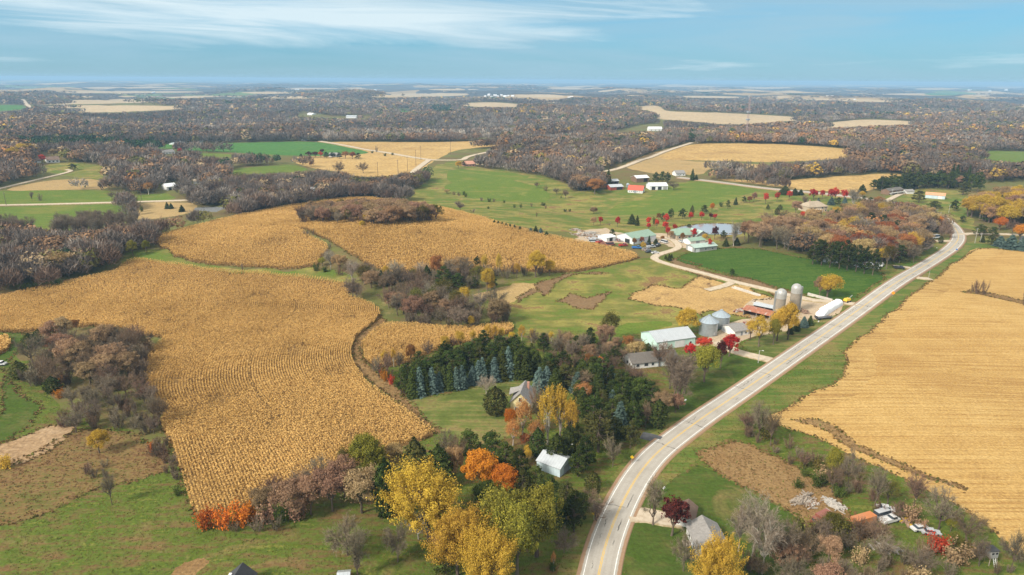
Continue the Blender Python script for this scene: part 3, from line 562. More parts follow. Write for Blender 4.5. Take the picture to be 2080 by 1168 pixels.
for nm, c0, c1, kw in [
    ('leaf_gold', (0.36, 0.22, 0.035), (0.66, 0.44, 0.06), dict(hue=0.008, jit=0.25)), ('leaf_yellowgreen', (0.10, 0.11, 0.02), (0.36, 0.31, 0.045), dict(hue=0.01)),
    ('leaf_orange', (0.40, 0.11, 0.018), (0.68, 0.22, 0.03), {}), ('leaf_red', (0.38, 0.028, 0.020), (0.62, 0.075, 0.04), dict(hue=0.006)),
    ('leaf_russet', (0.23, 0.14, 0.078), (0.43, 0.285, 0.165), {}), ('leaf_rust', (0.22, 0.085, 0.035), (0.38, 0.155, 0.055), {}),
    ('leaf_orangetan', (0.38, 0.17, 0.05), (0.58, 0.31, 0.11), dict(hue=0.01)), ('leaf_tan', (0.30, 0.19, 0.09), (0.46, 0.31, 0.15), {}),
    ('leaf_maroon', (0.055, 0.018, 0.013), (0.12, 0.036, 0.024), {}), ('leaf_olive', (0.075, 0.075, 0.018), (0.19, 0.155, 0.035), {}),
    ('leaf_green', (0.04, 0.065, 0.014), (0.11, 0.14, 0.03), {}),
    ('needle_dark', (0.018, 0.029, 0.008), (0.064, 0.076, 0.018), dict(trans=0.0)), ('needle_green', (0.025, 0.043, 0.009), (0.088, 0.108, 0.024), dict(trans=0.0)),
    ('needle_blue', (0.035, 0.062, 0.052), (0.115, 0.16, 0.135), dict(trans=0.0)), ('needle_olive', (0.035, 0.042, 0.012), (0.11, 0.105, 0.03), dict(trans=0.0)),
    ('twig_grey', (0.13, 0.10, 0.068), (0.265, 0.21, 0.145), dict(trans=0.0)), ('twig_brown', (0.13, 0.085, 0.054), (0.25, 0.17, 0.11), dict(trans=0.0)),
    ('twig_pale', (0.19, 0.155, 0.11), (0.34, 0.28, 0.205), dict(trans=0.0)),
    ('bark', (0.10, 0.075, 0.055), (0.17, 0.13, 0.10), dict(trans=0.0)), ('bark_pale', (0.30, 0.26, 0.21), (0.46, 0.41, 0.34), dict(trans=0.0))]:
    leaf_mat(nm, c0, c1, **kw)
m, g = new_mat('woodland_leaves')
a = g.new('ShaderNodeAttribute', attribute_name='Col'); d = g.new('ShaderNodeBsdfDiffuse', {'Color': a.outputs['Color']}); o = g.new('ShaderNodeOutputMaterial'); g.l.new(d.outputs[0], o.inputs[0])

# ------------------------------------------------------------------ tree shapes (numpy builders)
class TB:
    """collects quads with a tint per face"""
    def __init__(s): s.v = []; s.f = []; s.t = []; s.n = 0
    def quads(s, q, t):            # q: (n,4,3)
        n = len(q)
        if not n: return
        s.v.append(q.reshape(-1, 3)); s.f.append(np.arange(n * 4).reshape(-1, 4) + s.n); s.n += n * 4; s.t.append(np.broadcast_to(np.asarray(t, float), (n,)))
    def tube(s, pts, rad, k=5, t=0.5):
        pts = np.asarray(pts, float); n = len(pts); d = np.gradient(pts, axis=0); d /= np.linalg.norm(d, axis=1)[:, None] + 1e-9
        up = np.where(np.abs(d[:, 2:3]) > 0.9, np.array([[1.0, 0, 0]]), np.array([[0, 0, 1.0]]))
        a = np.cross(d, up); a /= np.linalg.norm(a, axis=1)[:, None] + 1e-9; b = np.cross(d, a)
        th = np.arange(k) / k * 2 * math.pi
        ring = pts[:, None] + np.asarray(rad)[:, None, None] * (np.cos(th)[None, :, None] * a[:, None] + np.sin(th)[None, :, None] * b[:, None])
        i = np.arange(n - 1)[:, None] * k + np.arange(k)[None]; j = np.arange(n - 1)[:, None] * k + (np.arange(k)[None] + 1) % k
        s.v.append(ring.reshape(-1, 3)); s.f.append(np.stack([i, j, j + k, i + k], -1).reshape(-1, 4) + s.n); s.n += n * k
        s.t.append(np.full((n - 1) * k, t))
    def get(s): return np.concatenate(s.v), np.concatenate(s.f), np.concatenate(s.t)
def unit(v): return v / (np.linalg.norm(v, axis=-1, keepdims=True) + 1e-9)
def leafquads(r, c, nrm, size, aspect=1.0, wild=0.8):
    n = len(c); nrm = unit(nrm + r.normal(0, wild, (n, 3))); a = unit(np.cross(nrm, r.normal(0, 1, (n, 3)))); b = np.cross(nrm, a)
    sz = (np.asarray(size) * r.uniform(0.6, 1.35, n))[:, None]; a = a * sz * 0.5; b = b * sz * 0.5 * aspect
    return np.stack([c - a - b, c + a - b * 0.6, c + a * 0.8 + b, c - a * 0.6 + b * 0.9], 1)
def strips(r, p, q, w):
    d = unit(q - p); a = unit(np.cross(d, r.normal(0, 1, p.shape))) * np.asarray(w)[..., None] if np.ndim(w) else unit(np.cross(d, r.normal(0, 1, p.shape))) * w
    return np.stack([p - a, p + a, q + a * 0.35, q - a * 0.35], 1)
def bend(r, p, q, wob, n=4):
    t = np.linspace(0, 1, n)[:, None]; m = p + (q - p) * t; L = np.linalg.norm(q - p)
    m[1:-1] += r.normal(0, wob * L, (n - 2, 3)); return m
def broad(seed, H=15, W=12, nclump=70, nleaf=210, leaf=0.29, style='round', low=0.18):
    """trunk with limbs; leaves in separate clumps so that gaps show between them"""
    r = np.random.RandomState(seed); T, Cn = TB(), TB()
    cz = H * (0.58 + low * 0.1); rz = H * 0.42; rx = W / 2
    lob = r.uniform(0.55, 1.18, 9)
    u = unit(r.normal(0, 1, (nclump, 3))); u[:, 2] = np.where(u[:, 2] < -0.45, -u[:, 2], u[:, 2])
    az = (np.arctan2(u[:, 1], u[:, 0]) + math.pi) / (2 * math.pi) * 6; k = az.astype(int) % 6; rad = r.uniform(0.45, 0.92, nclump) ** 0.7 * lob[k] * (1 - 0.12 * (u[:, 2] > 0.7))
    c = u * rad[:, None] * np.array([rx, rx, rz]) + np.array([0, 0, cz])
    fork = np.array([r.normal(0, .15), r.normal(0, .15), H * (0.16 + 0.5 * low)])
    T.tube(bend(r, np.zeros(3), fork, .02), np.linspace(0.030 * H, 0.021 * H, 4), 7)
    nl = 7; ends = []
    for i in range(nl):
        a = 2 * math.pi * (i + r.uniform(-.3, .3)) / nl; e = np.array([math.cos(a) * rx * .42, math.sin(a) * rx * .42, cz + r.uniform(-.1, .35) * rz])
        pl = bend(r, fork, e, .05, 5); T.tube(pl, np.linspace(0.018 * H, 0.007 * H, 5), 5); ends.append(pl)
    base = np.concatenate(ends)
    for i in range(nclump):
        j = np.argmin(np.linalg.norm(base - c[i], axis=1) + 0.6 * (base[:, 2] > c[i, 2])); T.tube(bend(r, base[j], c[i], .06, 3), [0.005 * H, 0.0035 * H, 0.0015 * H], 3)
    for i in range(nclump):
        n = int(nleaf * r.uniform(0.5, 1.4)); d = unit(r.normal(0, 1, (n, 3))); cr = W * r.uniform(0.06, 0.165)
        ax = unit(c[i] - np.array([0, 0, cz - rz * .8]))
        p = d * (r.uniform(0.05, 1.15, (n, 1)) ** 0.45) * cr
        if style == 'vase': p = p * 0.62 + ax * (p @ ax)[:, None] * 1.5
        elif style == 'oak': p[:, 2] *= 0.72
        elif style == 'spray': p = p * 0.6; p[:, 2] *= 1.6; p += ax * (p[:, 2:3] * .25)
        t = np.clip(r.uniform(0.1, 0.9) * 0.45 + r.uniform(0, 0.45, n), 0, 1)
        Cn.quads(leafquads(r, c[i] + p, d + 0.4 * ax, leaf), t)
    k = int(nclump * nleaf * .12); d = unit(r.normal(0, 1, (k, 3))); d[:, 2] = np.where(d[:, 2] < -.4, -d[:, 2], d[:, 2])
    Cn.quads(leafquads(r, d * r.uniform(.3, 1.02, (k, 1)) * np.array([rx, rx, rz]) * .95 + np.array([0, 0, cz]), d, leaf), r.uniform(.1, .9, k))
    return T.get(), Cn.get(), H, W
def bare(seed, H=14, W=12, upright=0.0, tw=0.032, n1=9, n2=8, n3=6, n4=7, low=0.22):
    r = np.random.RandomState(seed); T, Cn = TB(), TB()
    fork = np.array([r.normal(0, .02 * H), r.normal(0, .02 * H), H * low])
    T.tube(bend(r, np.zeros(3), fork, .02), np.linspace(0.024 * H, 0.017 * H, 4), 7)
    rx = W / 2; tips_p, tips_q, tips_t = [], [], []
    for i in range(n1):
        a = 2 * math.pi * (i + r.uniform(-.35, .35)) / n1; out = r.uniform(.25, .95) if i else .08
        e = np.array([math.cos(a) * rx * out * .8, math.sin(a) * rx * out * .8, H * (0.93 - 0.33 * out * (1 - upright)) * r.uniform(.88, 1)])
        pl = bend(r, fork + (0, 0, r.uniform(0, .12) * H), e, .05, 6); pl[1:4, 2] -= 0.03 * H * np.array([.5, 1, .6])
        T.tube(pl, np.linspace(0.014 * H, 0.004 * H, 6), 5)
        for j in range(n2):
            s = r.uniform(.25, 1); b = pl[0] + (pl[-1] - pl[0]) * s if s < .1 else np.array([np.interp(s * 5, range(6), pl[:, k]) for k in range(3)])
            dv = unit(unit(pl[-1] - pl[0]) * .7 + unit(b * (1, 1, 0) + r.normal(0, .4, 3)) * (.6 - .4 * upright) + r.normal(0, .38, 3) + (0, 0, .28)); L = H * r.uniform(.12, .24)
            dv = unit(dv + (0, 0, min(0, upright) * .5)); e2 = b + dv * L; p2 = bend(r, b, e2, .07, 4); T.tube(p2, np.linspace(0.006 * H, 0.0022 * H, 4), 3)
            for k in range(n3):
                s2 = r.uniform(.2, 1); b3 = b + (e2 - b) * s2; d3 = unit(dv * .7 + r.normal(0, .55, 3) + (0, 0, .18)); e3 = b3 + d3 * H * r.uniform(.07, .14)
                Cn.quads(strips(r, b3[None], e3[None], tw * 1.3), r.uniform(.1, .5))
                s4 = r.uniform(.15, 1, n4)[:, None]; b4 = b3 + (e3 - b3) * s4; d4 = unit(d3 * .8 + r.normal(0, .6, (n4, 3)) + (0, 0, .1)); e4 = b4 + d4 * H * r.uniform(.045, .10, (n4, 1))
                Cn.quads(strips(r, b4, e4, tw), np.clip(r.uniform(.1, .7) + r.uniform(-.1, .35, n4), 0, 1))
    return T.get(), Cn.get(), H, W
def spruce(seed, H=14, W=6.2, dens=1.35):
    r = np.random.RandomState(seed); T, Cn = TB(), TB()
    T.tube([(0, 0, 0), (0, 0, H * .5), (0, 0, H * .97)], [.02 * H, .012 * H, .002 * H], 6)
    z = 0.05 * H
    while z < H * .985:
        f = 1 - z / H; R = W / 2 * (f ** 0.64) * r.uniform(.86, 1.06) + .12; nb = max(4, int((6 + 10 * f) * dens)); a0 = r.uniform(0, 6.28)
        for i in range(nb):
            a = a0 + 6.283 * i / nb + r.uniform(-.2, .2); Rr = R * r.uniform(.72, 1.1); m = max(2, int(Rr / .42)); s = (np.arange(m) + r.uniform(.3, .9)) / m
            dx, dy = math.cos(a), math.sin(a); zz = z + Rr * (0.12 - 0.42 * s + .18 * s * s) + r.uniform(-.15, .15)
            c = np.column_stack([dx * Rr * s, dy * Rr * s, zz]); nrm = np.tile([dx * .55, dy * .55, .85], (m, 1))
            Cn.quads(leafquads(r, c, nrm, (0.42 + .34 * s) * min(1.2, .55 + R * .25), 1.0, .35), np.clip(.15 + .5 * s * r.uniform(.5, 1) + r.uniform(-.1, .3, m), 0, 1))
        z += H * (.024 + .012 * f)
    Cn.quads(leafquads(r, np.array([[0, 0, H * .97], [0, 0, H * .93], [0, 0, H * .985]]), np.ones((3, 3)), .35, 1.6), .6)
    return T.get(), Cn.get(), H, W
def pine(seed, H=16, W=9.5, n=60, nleaf=80, leaf=.34):
    r = np.random.RandomState(seed); T, Cn = TB(), TB()
    top = np.array([r.normal(0, .3), r.normal(0, .3), H * .93]); ax = bend(r, np.zeros(3), top, .012, 6); T.tube(ax, np.linspace(.022 * H, .004 * H, 6), 6)
    for i in range(n):
        f = r.uniform(.2, 1.0); a = r.uniform(0, 6.283); prof = math.sin(min(1.0, (1.04 - f) * 1.55) * 1.57); R = W / 2 * prof * r.uniform(.35, 1.0)
        b = np.array([np.interp(f * .95, np.linspace(0, 1, 6), ax[:, k]) for k in range(3)]); c = b + (math.cos(a) * R, math.sin(a) * R, R * r.uniform(-.02, .28))
        T.tube(bend(r, b, c, .05, 3), [.006 * H, .004 * H, .002 * H], 3)
        k = int(nleaf * r.uniform(.6, 1.3)); d = unit(r.normal(0, 1, (k, 3))); cr = W * r.uniform(.09, .15); p = d * r.uniform(.3, 1, (k, 1)) ** .5 * cr; p[:, 2] *= .62
        Cn.quads(leafquads(r, c + p, d * (1, 1, 1.2) + (0, 0, .3), leaf), np.clip(r.uniform(0, .55) + r.uniform(0, .4, k), 0, 1))
    return T.get(), Cn.get(), H, W
def cedar(seed, H=10, W=4.6, n=1500, leaf=.34, ragged=.12):
    r = np.random.RandomState(seed); T, Cn = TB(), TB(); T.tube([(0, 0, 0), (0, 0, H * .6), (0, 0, H * .95)], [.02 * H, .012 * H, .003 * H], 6)
    f = r.uniform(0.01, 1, n) ** .8; a = r.uniform(0, 6.283, n); prof = np.clip(np.sin(np.clip(f * .92 + .12, 0, 1) * math.pi) ** .75, .02, 1)
    lob = 1 + ragged * np.sin(a * 5 + f * 23) + ragged * np.sin(a * 3 - f * 37 + 1) + r.normal(0, ragged * .6, n)
    R = W / 2 * prof * lob * r.uniform(.7, 1, n); c = np.column_stack([np.cos(a) * R, np.sin(a) * R, f * H])
    tn = np.clip(.45 + .4 * np.sin(a * 5 + f * 23) * np.sin(a * 3 - f * 37) + r.uniform(-.3, .3, n), 0, 1)
    Cn.quads(leafquads(r, c, np.column_stack([np.cos(a), np.sin(a), np.full(n, .5)]), leaf, 1.3, .6), tn)
    return T.get(), Cn.get(), H, W
def brush(seed, H=4, W=5, n=11, m=44, tw=.035, leafy=0, leaf=.3):
    r = np.random.RandomState(seed); T, Cn = TB(), TB()
    for i in range(n):
        a = r.uniform(0, 6.283); b = np.array([math.cos(a), math.sin(a), 0]) * r.uniform(0, .22) * W; e = b + np.array([math.cos(a) * r.uniform(.05, .34) * W, math.sin(a) * r.uniform(.05, .34) * W, H * r.uniform(.6, .98)])
        T.tube(bend(r, b, e, .05, 4), np.linspace(.012 * H, .004 * H, 4), 3)
        s = r.uniform(.12, 1, (m, 1)); p = b + (e - b) * s; d = unit(unit(e - b) * .8 + r.normal(0, .6, (m, 3)) + (0, 0, .15)); q = p + d * H * r.uniform(.10, .26, (m, 1))
        Cn.quads(strips(r, p, q, tw), np.clip(r.uniform(0, .6) + r.uniform(0, .4, m), 0, 1))
        if leafy:
            k = leafy; s = r.uniform(.15, 1.05, (k, 1)); p = b + (e - b) * s + r.normal(0, .09 * W, (k, 3)); p[:, 2] = np.abs(p[:, 2])
            Cn.quads(leafquads(r, p, unit(p * (1, 1, .6)) + (0, 0, .3), leaf), np.clip(r.uniform(0, .5) + r.uniform(0, .5, k), 0, 1))
    return T.get(), Cn.get(), H, W

SHAPES = {}
def reg_shape(key, fn, seeds, **kw): SHAPES[key] = [fn(s, **kw) for s in seeds]
reg_shape('round', broad, (1, 2, 3)); reg_shape('oak', broad, (4, 5, 6), style='oak', nclump=70, W=13)
reg_shape('vase', broad, (7, 8), style='vase', nclump=110, nleaf=300, H=17, W=16, leaf=.23, low=.22); reg_shape('spray', broad, (9, 10, 11), style='spray', nclump=90, nleaf=330, H=17, W=12, leaf=.23)
reg_shape('airy', broad, (17, 18, 19), style='vase', nclump=62, nleaf=110, H=17, W=9, leaf=.24, low=.1); reg_shape('oval', broad, (12, 13), nclump=40, nleaf=90, H=8, W=5.2, leaf=.26); reg_shape('sparse', broad, (14, 15, 16), nclump=60, nleaf=80, leaf=.26)
reg_shape('bare', bare, (21, 22, 23, 24)); reg_shape('poplar', bare, (25, 26, 27), W=6, upright=.8, low=.16, n1=7); reg_shape('limbed', bare, (28, 29), W=15, H=11, n1=11, n2=9, upright=-.35, tw=.03)
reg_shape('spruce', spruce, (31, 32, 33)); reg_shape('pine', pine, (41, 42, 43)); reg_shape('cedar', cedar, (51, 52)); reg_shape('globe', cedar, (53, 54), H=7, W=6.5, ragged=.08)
reg_shape('brush', brush, (61, 62, 63)); reg_shape('leafbush', brush, (64, 65, 66), leafy=60, m=16); reg_shape('thicket', brush, (67, 68, 69), H=7, W=7, n=13, m=60, tw=.05)

KINDS = {  # object name, category, words of the label, shape, leaf material, bark
 'bare': ('bare_tree', 'tree', 'bare grey tree', 'bare', 'twig_grey', 'bark'), 'bareb': ('bare_tree', 'tree', 'bare brown tree', 'bare', 'twig_brown', 'bark'),
 'limbed': ('bare_tree', 'tree', 'wide bare tree with dark limbs', 'limbed', 'twig_grey', 'bark'), 'thin': ('bare_tree', 'tree', 'slender bare tree', 'poplar', 'twig_grey', 'bark'),
 'pale': ('bare_tree', 'tree', 'pale bare tree', 'bare', 'twig_pale', 'bark_pale'), 'palethin': ('bare_tree', 'tree', 'slender pale bare tree', 'poplar', 'twig_pale', 'bark_pale'),
 'oak': ('oak_tree', 'tree', 'tan brown leaved oak', 'oak', 'leaf_russet', 'bark'), 'tan': ('oak_tree', 'tree', 'pale tan leaved tree', 'oak', 'leaf_tan', 'bark'), 'rust': ('oak_tree', 'tree', 'rust brown leaved oak', 'oak', 'leaf_rust', 'bark'),
 'gold': ('golden_tree', 'tree', 'golden yellow tree', 'round', 'leaf_gold', 'bark'), 'goldv': ('golden_tree', 'tree', 'golden upswept tree', 'vase', 'leaf_gold', 'bark'),
 'golds': ('golden_tree', 'tree', 'tall yellow poplar', 'airy', 'leaf_gold', 'bark_pale'), 'goldsparse': ('golden_tree', 'tree', 'thinly leaved yellow tree', 'sparse', 'leaf_gold', 'bark'),
 'ygreen': ('yellow_green_tree', 'tree', 'plumed yellow green tree', 'spray', 'leaf_yellowgreen', 'bark'), 'willow': ('yellow_green_tree', 'tree', 'olive yellow tree', 'round', 'leaf_yellowgreen', 'bark'),
 'olive': ('olive_tree', 'tree', 'dull olive tree', 'sparse', 'leaf_olive', 'bark'), 'green': ('green_tree', 'tree', 'dark green leafy tree', 'round', 'leaf_green', 'bark'),
 'orange': ('orange_maple', 'tree', 'bright orange maple', 'round', 'leaf_orange', 'bark'), 'oranges': ('orange_maple', 'tree', 'thinly leaved orange tree', 'sparse', 'leaf_orangetan', 'bark_pale'),
 'red': ('red_maple', 'tree', 'bright red maple', 'oval', 'leaf_red', 'bark'), 'maroon': ('maroon_tree', 'tree', 'dark maroon tree', 'oval', 'leaf_maroon', 'bark'),
 'spruce': ('spruce_tree', 'tree', 'dark green spruce', 'spruce', 'needle_dark', 'bark'), 'blue': ('spruce_tree', 'tree', 'blue grey spruce', 'spruce', 'needle_blue', 'bark'),
 'pine': ('pine_tree', 'tree', 'dark green pine', 'pine', 'needle_green', 'bark'), 'pineo': ('pine_tree', 'tree', 'olive green pine', 'pine', 'needle_olive', 'bark'), 'pined': ('pine_tree', 'tree', 'blackish green pine', 'pine', 'needle_dark', 'bark'),
 'cedar': ('cedar_tree', 'tree', 'dense dark cedar', 'cedar', 'needle_dark', 'bark'), 'cedaro': ('cedar_tree', 'tree', 'cedar with olive tips', 'cedar', 'needle_olive', 'bark'), 'globe': ('cedar_tree', 'tree', 'rounded dark cedar', 'globe', 'needle_olive', 'bark'),
 'brush': ('bare_shrub', 'shrub', 'bare grey shrub', 'brush', 'twig_grey', 'bark'), 'brushb': ('bare_shrub', 'shrub', 'bare brown shrub', 'brush', 'twig_brown', 'bark'),
 'thicket': ('bare_shrub', 'shrub', 'tall bare grey shrub', 'thicket', 'twig_grey', 'bark'), 'thicketb': ('bare_shrub', 'shrub', 'tall bare brown shrub', 'thicket', 'twig_brown', 'bark'),
 'obush': ('orange_shrub', 'shrub', 'orange leaved shrub', 'leafbush', 'leaf_orange', 'bark'), 'rbush': ('red_shrub', 'shrub', 'red leaved shrub', 'leafbush', 'leaf_red', 'bark'),
 'ybush': ('yellow_shrub', 'shrub', 'yellow leaved shrub', 'leafbush', 'leaf_gold', 'bark'), 'gbush': ('green_shrub', 'shrub', 'dark green shrub', 'leafbush', 'leaf_green', 'bark'),
 'rubush': ('brown_shrub', 'shrub', 'brown leaved shrub', 'leafbush', 'leaf_russet', 'bark'), 'olbush': ('green_shrub', 'shrub', 'olive shrub', 'leafbush', 'leaf_olive', 'bark'),
}
_shape_me = {}
def shape_mesh(key, vi):
    if (key, vi) not in _shape_me:
        T, Cn, H, W = SHAPES[key][vi]; out = []
        for nm, (v, f, t) in (('trunk', T), ('crown', Cn)):
            me = bpy.data.meshes.new(key + '_' + nm); np_mesh(me, v, f); a = me.attributes.new('tint', 'FLOAT', 'FACE'); a.data.foreach_set('value', t.astype(np.float32)); me.materials.append(None); out.append(me)
        _shape_me[key, vi] = out
    return _shape_me[key, vi]
_rt = random.Random(5)
TREES = []
def plant(kind, p, h, w, label=None, group=None, parts=True):
    nm, cat, words, sh, leaf, bark = KINDS[kind]; vi = _rt.randrange(len(SHAPES[sh])); _, _, H, W = SHAPES[sh][vi]; tm, cm = shape_mesh(sh, vi)
    r = bpy.data.objects.new(nm, None); r.empty_display_size = 0.5; COL.objects.link(r)
    r.location = (p[0], p[1], p[2] - 0.08); r.rotation_euler = (0, 0, _rt.uniform(0, 6.283)); r.scale = (w / W, w / W, h / H)
    for n, me, mt in (('trunk', tm, bark), ('crown', cm, leaf)):
        o = bpy.data.objects.new(n, me); COL.objects.link(o); o.parent = r; o.material_slots[0].link = 'OBJECT'; o.material_slots[0].material = MATS[mt]
    tag(r, label or words, cat, group); TREES.append(r); return r
def px_tree(kind, x, yb, yt, w=None):
    p = at1(x, yb); s = ppm(p); q, _ = proj(np.array([p, p + Vector((0, 0, 10))])); dy = (q[0, 1] - q[1, 1]) / 10; h = (yb - yt) / dy
    return p, h, (w / s if w else h * SHAPES[KINDS[kind][3]][0][3] / SHAPES[KINDS[kind][3]][0][2])
ORD = ['leftmost', 'second', 'third', 'fourth', 'fifth', 'sixth', 'seventh', 'eighth', 'ninth', 'tenth', 'eleventh', 'twelfth', 'thirteenth', 'fourteenth', 'fifteenth', 'sixteenth', 'seventeenth', 'eighteenth', 'nineteenth', 'twentieth']
def grove(place, group, rows):
    """trees set one by one: (kind, x, y of the foot, y of the top, width) in photo pixels; each gets a label of its own"""
    by = {}
    rows = [(k, x, a, b, w * 1.45) if k in ('spruce', 'blue') else (k, x, a, b, w) for k, x, a, b, w in rows]
    for row in rows: by.setdefault(KINDS[row[0]][2], []).append(row)
    for words, rs in by.items():
        rs = sorted(rs, key=lambda q: q[1]); n = len(rs)
        for i, row in enumerate(rs):
            p, h, w = px_tree(*row)
            if n == 1: lab = f'{words} {place}'
            elif n == 2:
                a = (rs[0][2] - rs[0][3], rs[1][2] - rs[1][3]); lab = (('taller' if a[i] > a[1 - i] else 'shorter') if a[0] != a[1] else ('left', 'right')[i]) + f' {words} {place}'
            else:
                pl = words + ('es' if words.endswith('bush') else 's') if ' with ' not in words else words.replace(' with', 's with', 1)
                lab = f'{ORD[i]} of {n} {pl} {place}' if i == 0 else (f'rightmost of {n} {pl} {place}' if i == n - 1 else f'{ORD[i]} from left of {n} {pl} {place}')
            plant(row[0], p, h, w, lab, group if len(rows) > 1 else None)
def stand(place, group, poly, spacing, mix, hr, wr, seed=0, edge=None):
    """a thicket whose members nothing tells apart: they share a label kind by kind"""
    r = random.Random(seed); P = smooth_poly(poly, 1); w = at(P[:, 0], P[:, 1])[:, :2]; x0, y0 = w.min(0); x1, y1 = w.max(0)
    kinds = [k for k, c in mix for _ in range(c)]; pts = []
    y = y0
    while y < y1:
        x = x0
        while x < x1:
            pts.append((x + r.uniform(-.42, .42) * spacing, y + r.uniform(-.42, .42) * spacing)); x += spacing
        y += spacing
    pts = np.array(pts); ok = inpoly(pts[:, 0], pts[:, 1], w)
    for (x, y), k in zip(pts, ok):
        if not k: continue
        for (rw, half) in ROADS:
            if np.min((rw[:, 0] - x) ** 2 + (rw[:, 1] - y) ** 2) < (half + 2) ** 2: break
        else:
            kd = r.choice(kinds); s = KINDS[kd]; h = r.uniform(*hr); 
            if s[1] == 'shrub': h *= 0.62
            ws = h * SHAPES[s[3]][0][3] / SHAPES[s[3]][0][2] * r.uniform(*wr)
            plant(kd, (x, y, float(hz(x, y))), h, ws, f'{s[2]} {place}', group)
# ------------------------------------------------------------------ trees one by one
grove('at the bottom between lawn and highway', 'big trees at the bottom of the picture', [
 ('goldv',872,1100,964,152), ('goldv',930,1170,1046,118), ('goldv',992,1215,1084,112), ('ygreen',1012,1142,984,105), ('ygreen',1090,1130,990,112), ('ygreen',1050,1168,1020,100),
 ('orange',980,1000,915,78), ('orange',1026,1012,944,62), ('green',985,1035,975,60), ('pined',905,1165,1110,50), ('tan',905,1130,1075,60)])
grove('on the lawn at the bottom', 'bare trees on the lawn at the bottom', [('limbed',706,1128,1046,104), ('thin',728,1175,1086,40), ('limbed',808,1142,1056,80), ('pale',850,1095,1040,50)])
grove('at the near corn edge', 'trees at the near end of the large cornfield', [
 ('cedar',786,1046,932,54), ('cedaro',845,1000,890,66), ('cedar',892,990,903,58), ('cedar',815,1040,970,44), ('willow',752,985,884,78), ('olive',700,985,905,40),
 ('oak',735,1042,954,86), ('oak',676,1038,948,80), ('oak',590,1052,975,74), ('oak',632,1045,968,60), ('oak',535,1052,990,52), ('tan',800,965,900,52), ('oak',700,1010,925,60),
 ('bare',655,990,930,62), ('bare',615,1010,945,56), ('bareb',560,1030,965,56), ('bare',908,935,872,46), ('bareb',930,950,880,44), ('tan',925,975,905,40)])
grove('along the corn edge above the lawn', 'shrubs along the corn edge', [('obush',420,1074,1034,46), ('obush',452,1072,1032,44), ('obush',486,1066,1024,46), ('obush',510,1058,1018,40), ('obush',628,1015,985,22), ('rubush',545,1062,1020,46), ('brush',520,1078,1050,50), ('brush',560,1075,1048,46), ('rubush',608,1055,1015,50), ('gbush',570,1060,1035,30), ('brushb',475,1078,1056,40)])
grove('by the silver metal shed', 'pines by the silver metal shed', [('pine',952,935,866,54), ('pine',998,940,868,54), ('pine',1028,965,892,54), ('pined',1058,985,906,52), ('pine',1088,1010,938,52), ('pineo',1062,1020,950,46), ('pine',1118,1035,962,52), ('pineo',1150,1055,968,48), ('pined',1166,1080,986,54), ('pine',1128,1070,1000,48), ('pined',1180,1045,996,44), ('pine',1174,968,908,42), ('globe',1203,998,956,36), ('pined',1010,985,925,46), ('gold',1072,935,912,20), ('rust',1092,915,893,26), ('rust',1066,905,880,24)])
grove('left of the highway near the yellow sign', 'bare trees left of the highway', [('limbed',1146,1122,1072,64), ('bare',1244,948,884,38), ('thin',1212,1058,1020,34), ('bareb',1196,1035,990,40), ('oranges',1124,1160,1118,14), ('gbush',1124,1158,1138,24)])
grove('around the yellow house', 'trees around the yellow house', [('golds',1112,905,782,46), ('golds',1138,902,786,44), ('goldsparse',1158,905,800,40), ('oranges',1062,890,812,50), ('oranges',1042,905,850,42), ('bareb',1094,870,778,40), ('oranges',1085,915,850,44), ('oranges',1180,815,777,44), ('pale',988,802,760,40), ('globe',1006,840,785,52), ('tan',1155,880,820,36), ('orange',1037,875,826,30), ('gold',1072,920,905,18)])
grove('in the evergreens behind the black drive', 'evergreens behind the black drive', [('pineo',1215,918,822,84), ('pineo',1245,905,840,54), ('pined',1165,905,850,48), ('cedar',1130,940,880,42), ('pined',1190,955,880,48), ('cedar',1092,925,868,34), ('blue',1258,882,814,32), ('blue',1243,828,790,20), ('pined',1285,800,760,46), ('pine',1262,825,772,52), ('pine',1300,818,760,56), ('pined',1322,830,768,44), ('pine',1206,855,798,54), ('pine',1282,872,808,52), ('pine',1242,862,806,44), ('cedar',1336,868,810,38), ('pineo',1280,910,848,36), ('pined',1240,905,866,40), ('spruce',1182,842,785,26), ('pine',1312,860,812,40), ('pined',1262,800,748,40), ('cedar',1155,925,870,34)])
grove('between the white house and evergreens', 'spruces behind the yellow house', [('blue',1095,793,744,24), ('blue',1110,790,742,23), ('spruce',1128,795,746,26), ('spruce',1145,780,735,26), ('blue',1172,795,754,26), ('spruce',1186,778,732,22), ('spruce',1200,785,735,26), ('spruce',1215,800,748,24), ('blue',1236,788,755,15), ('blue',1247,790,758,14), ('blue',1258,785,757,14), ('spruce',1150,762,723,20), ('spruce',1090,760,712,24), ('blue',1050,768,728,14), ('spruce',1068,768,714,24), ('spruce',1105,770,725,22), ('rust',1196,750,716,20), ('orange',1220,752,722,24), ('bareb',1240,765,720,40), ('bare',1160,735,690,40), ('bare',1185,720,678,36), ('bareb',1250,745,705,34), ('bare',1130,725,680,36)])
grove('in the front row beside the lawn', 'spruces beside the lawn of the yellow house', [('spruce',839,806,748,22), ('blue',853,803,744,22), ('spruce',866,800,752,18), ('blue',878,797,744,22), ('blue',893,793,754,18), ('spruce',903,790,740,20), ('spruce',914,790,736,22), ('blue',927,790,744,18), ('blue',939,788,740,20), ('blue',960,780,742,18), ('blue',972,778,730,20), ('blue',980,776,724,18), ('spruce',993,770,722,18), ('blue',1004,772,724,24), ('spruce',1022,770,714,24), ('blue',1032,768,702,24), ('spruce',1047,768,712,20), ('brushb',822,800,776,16)])
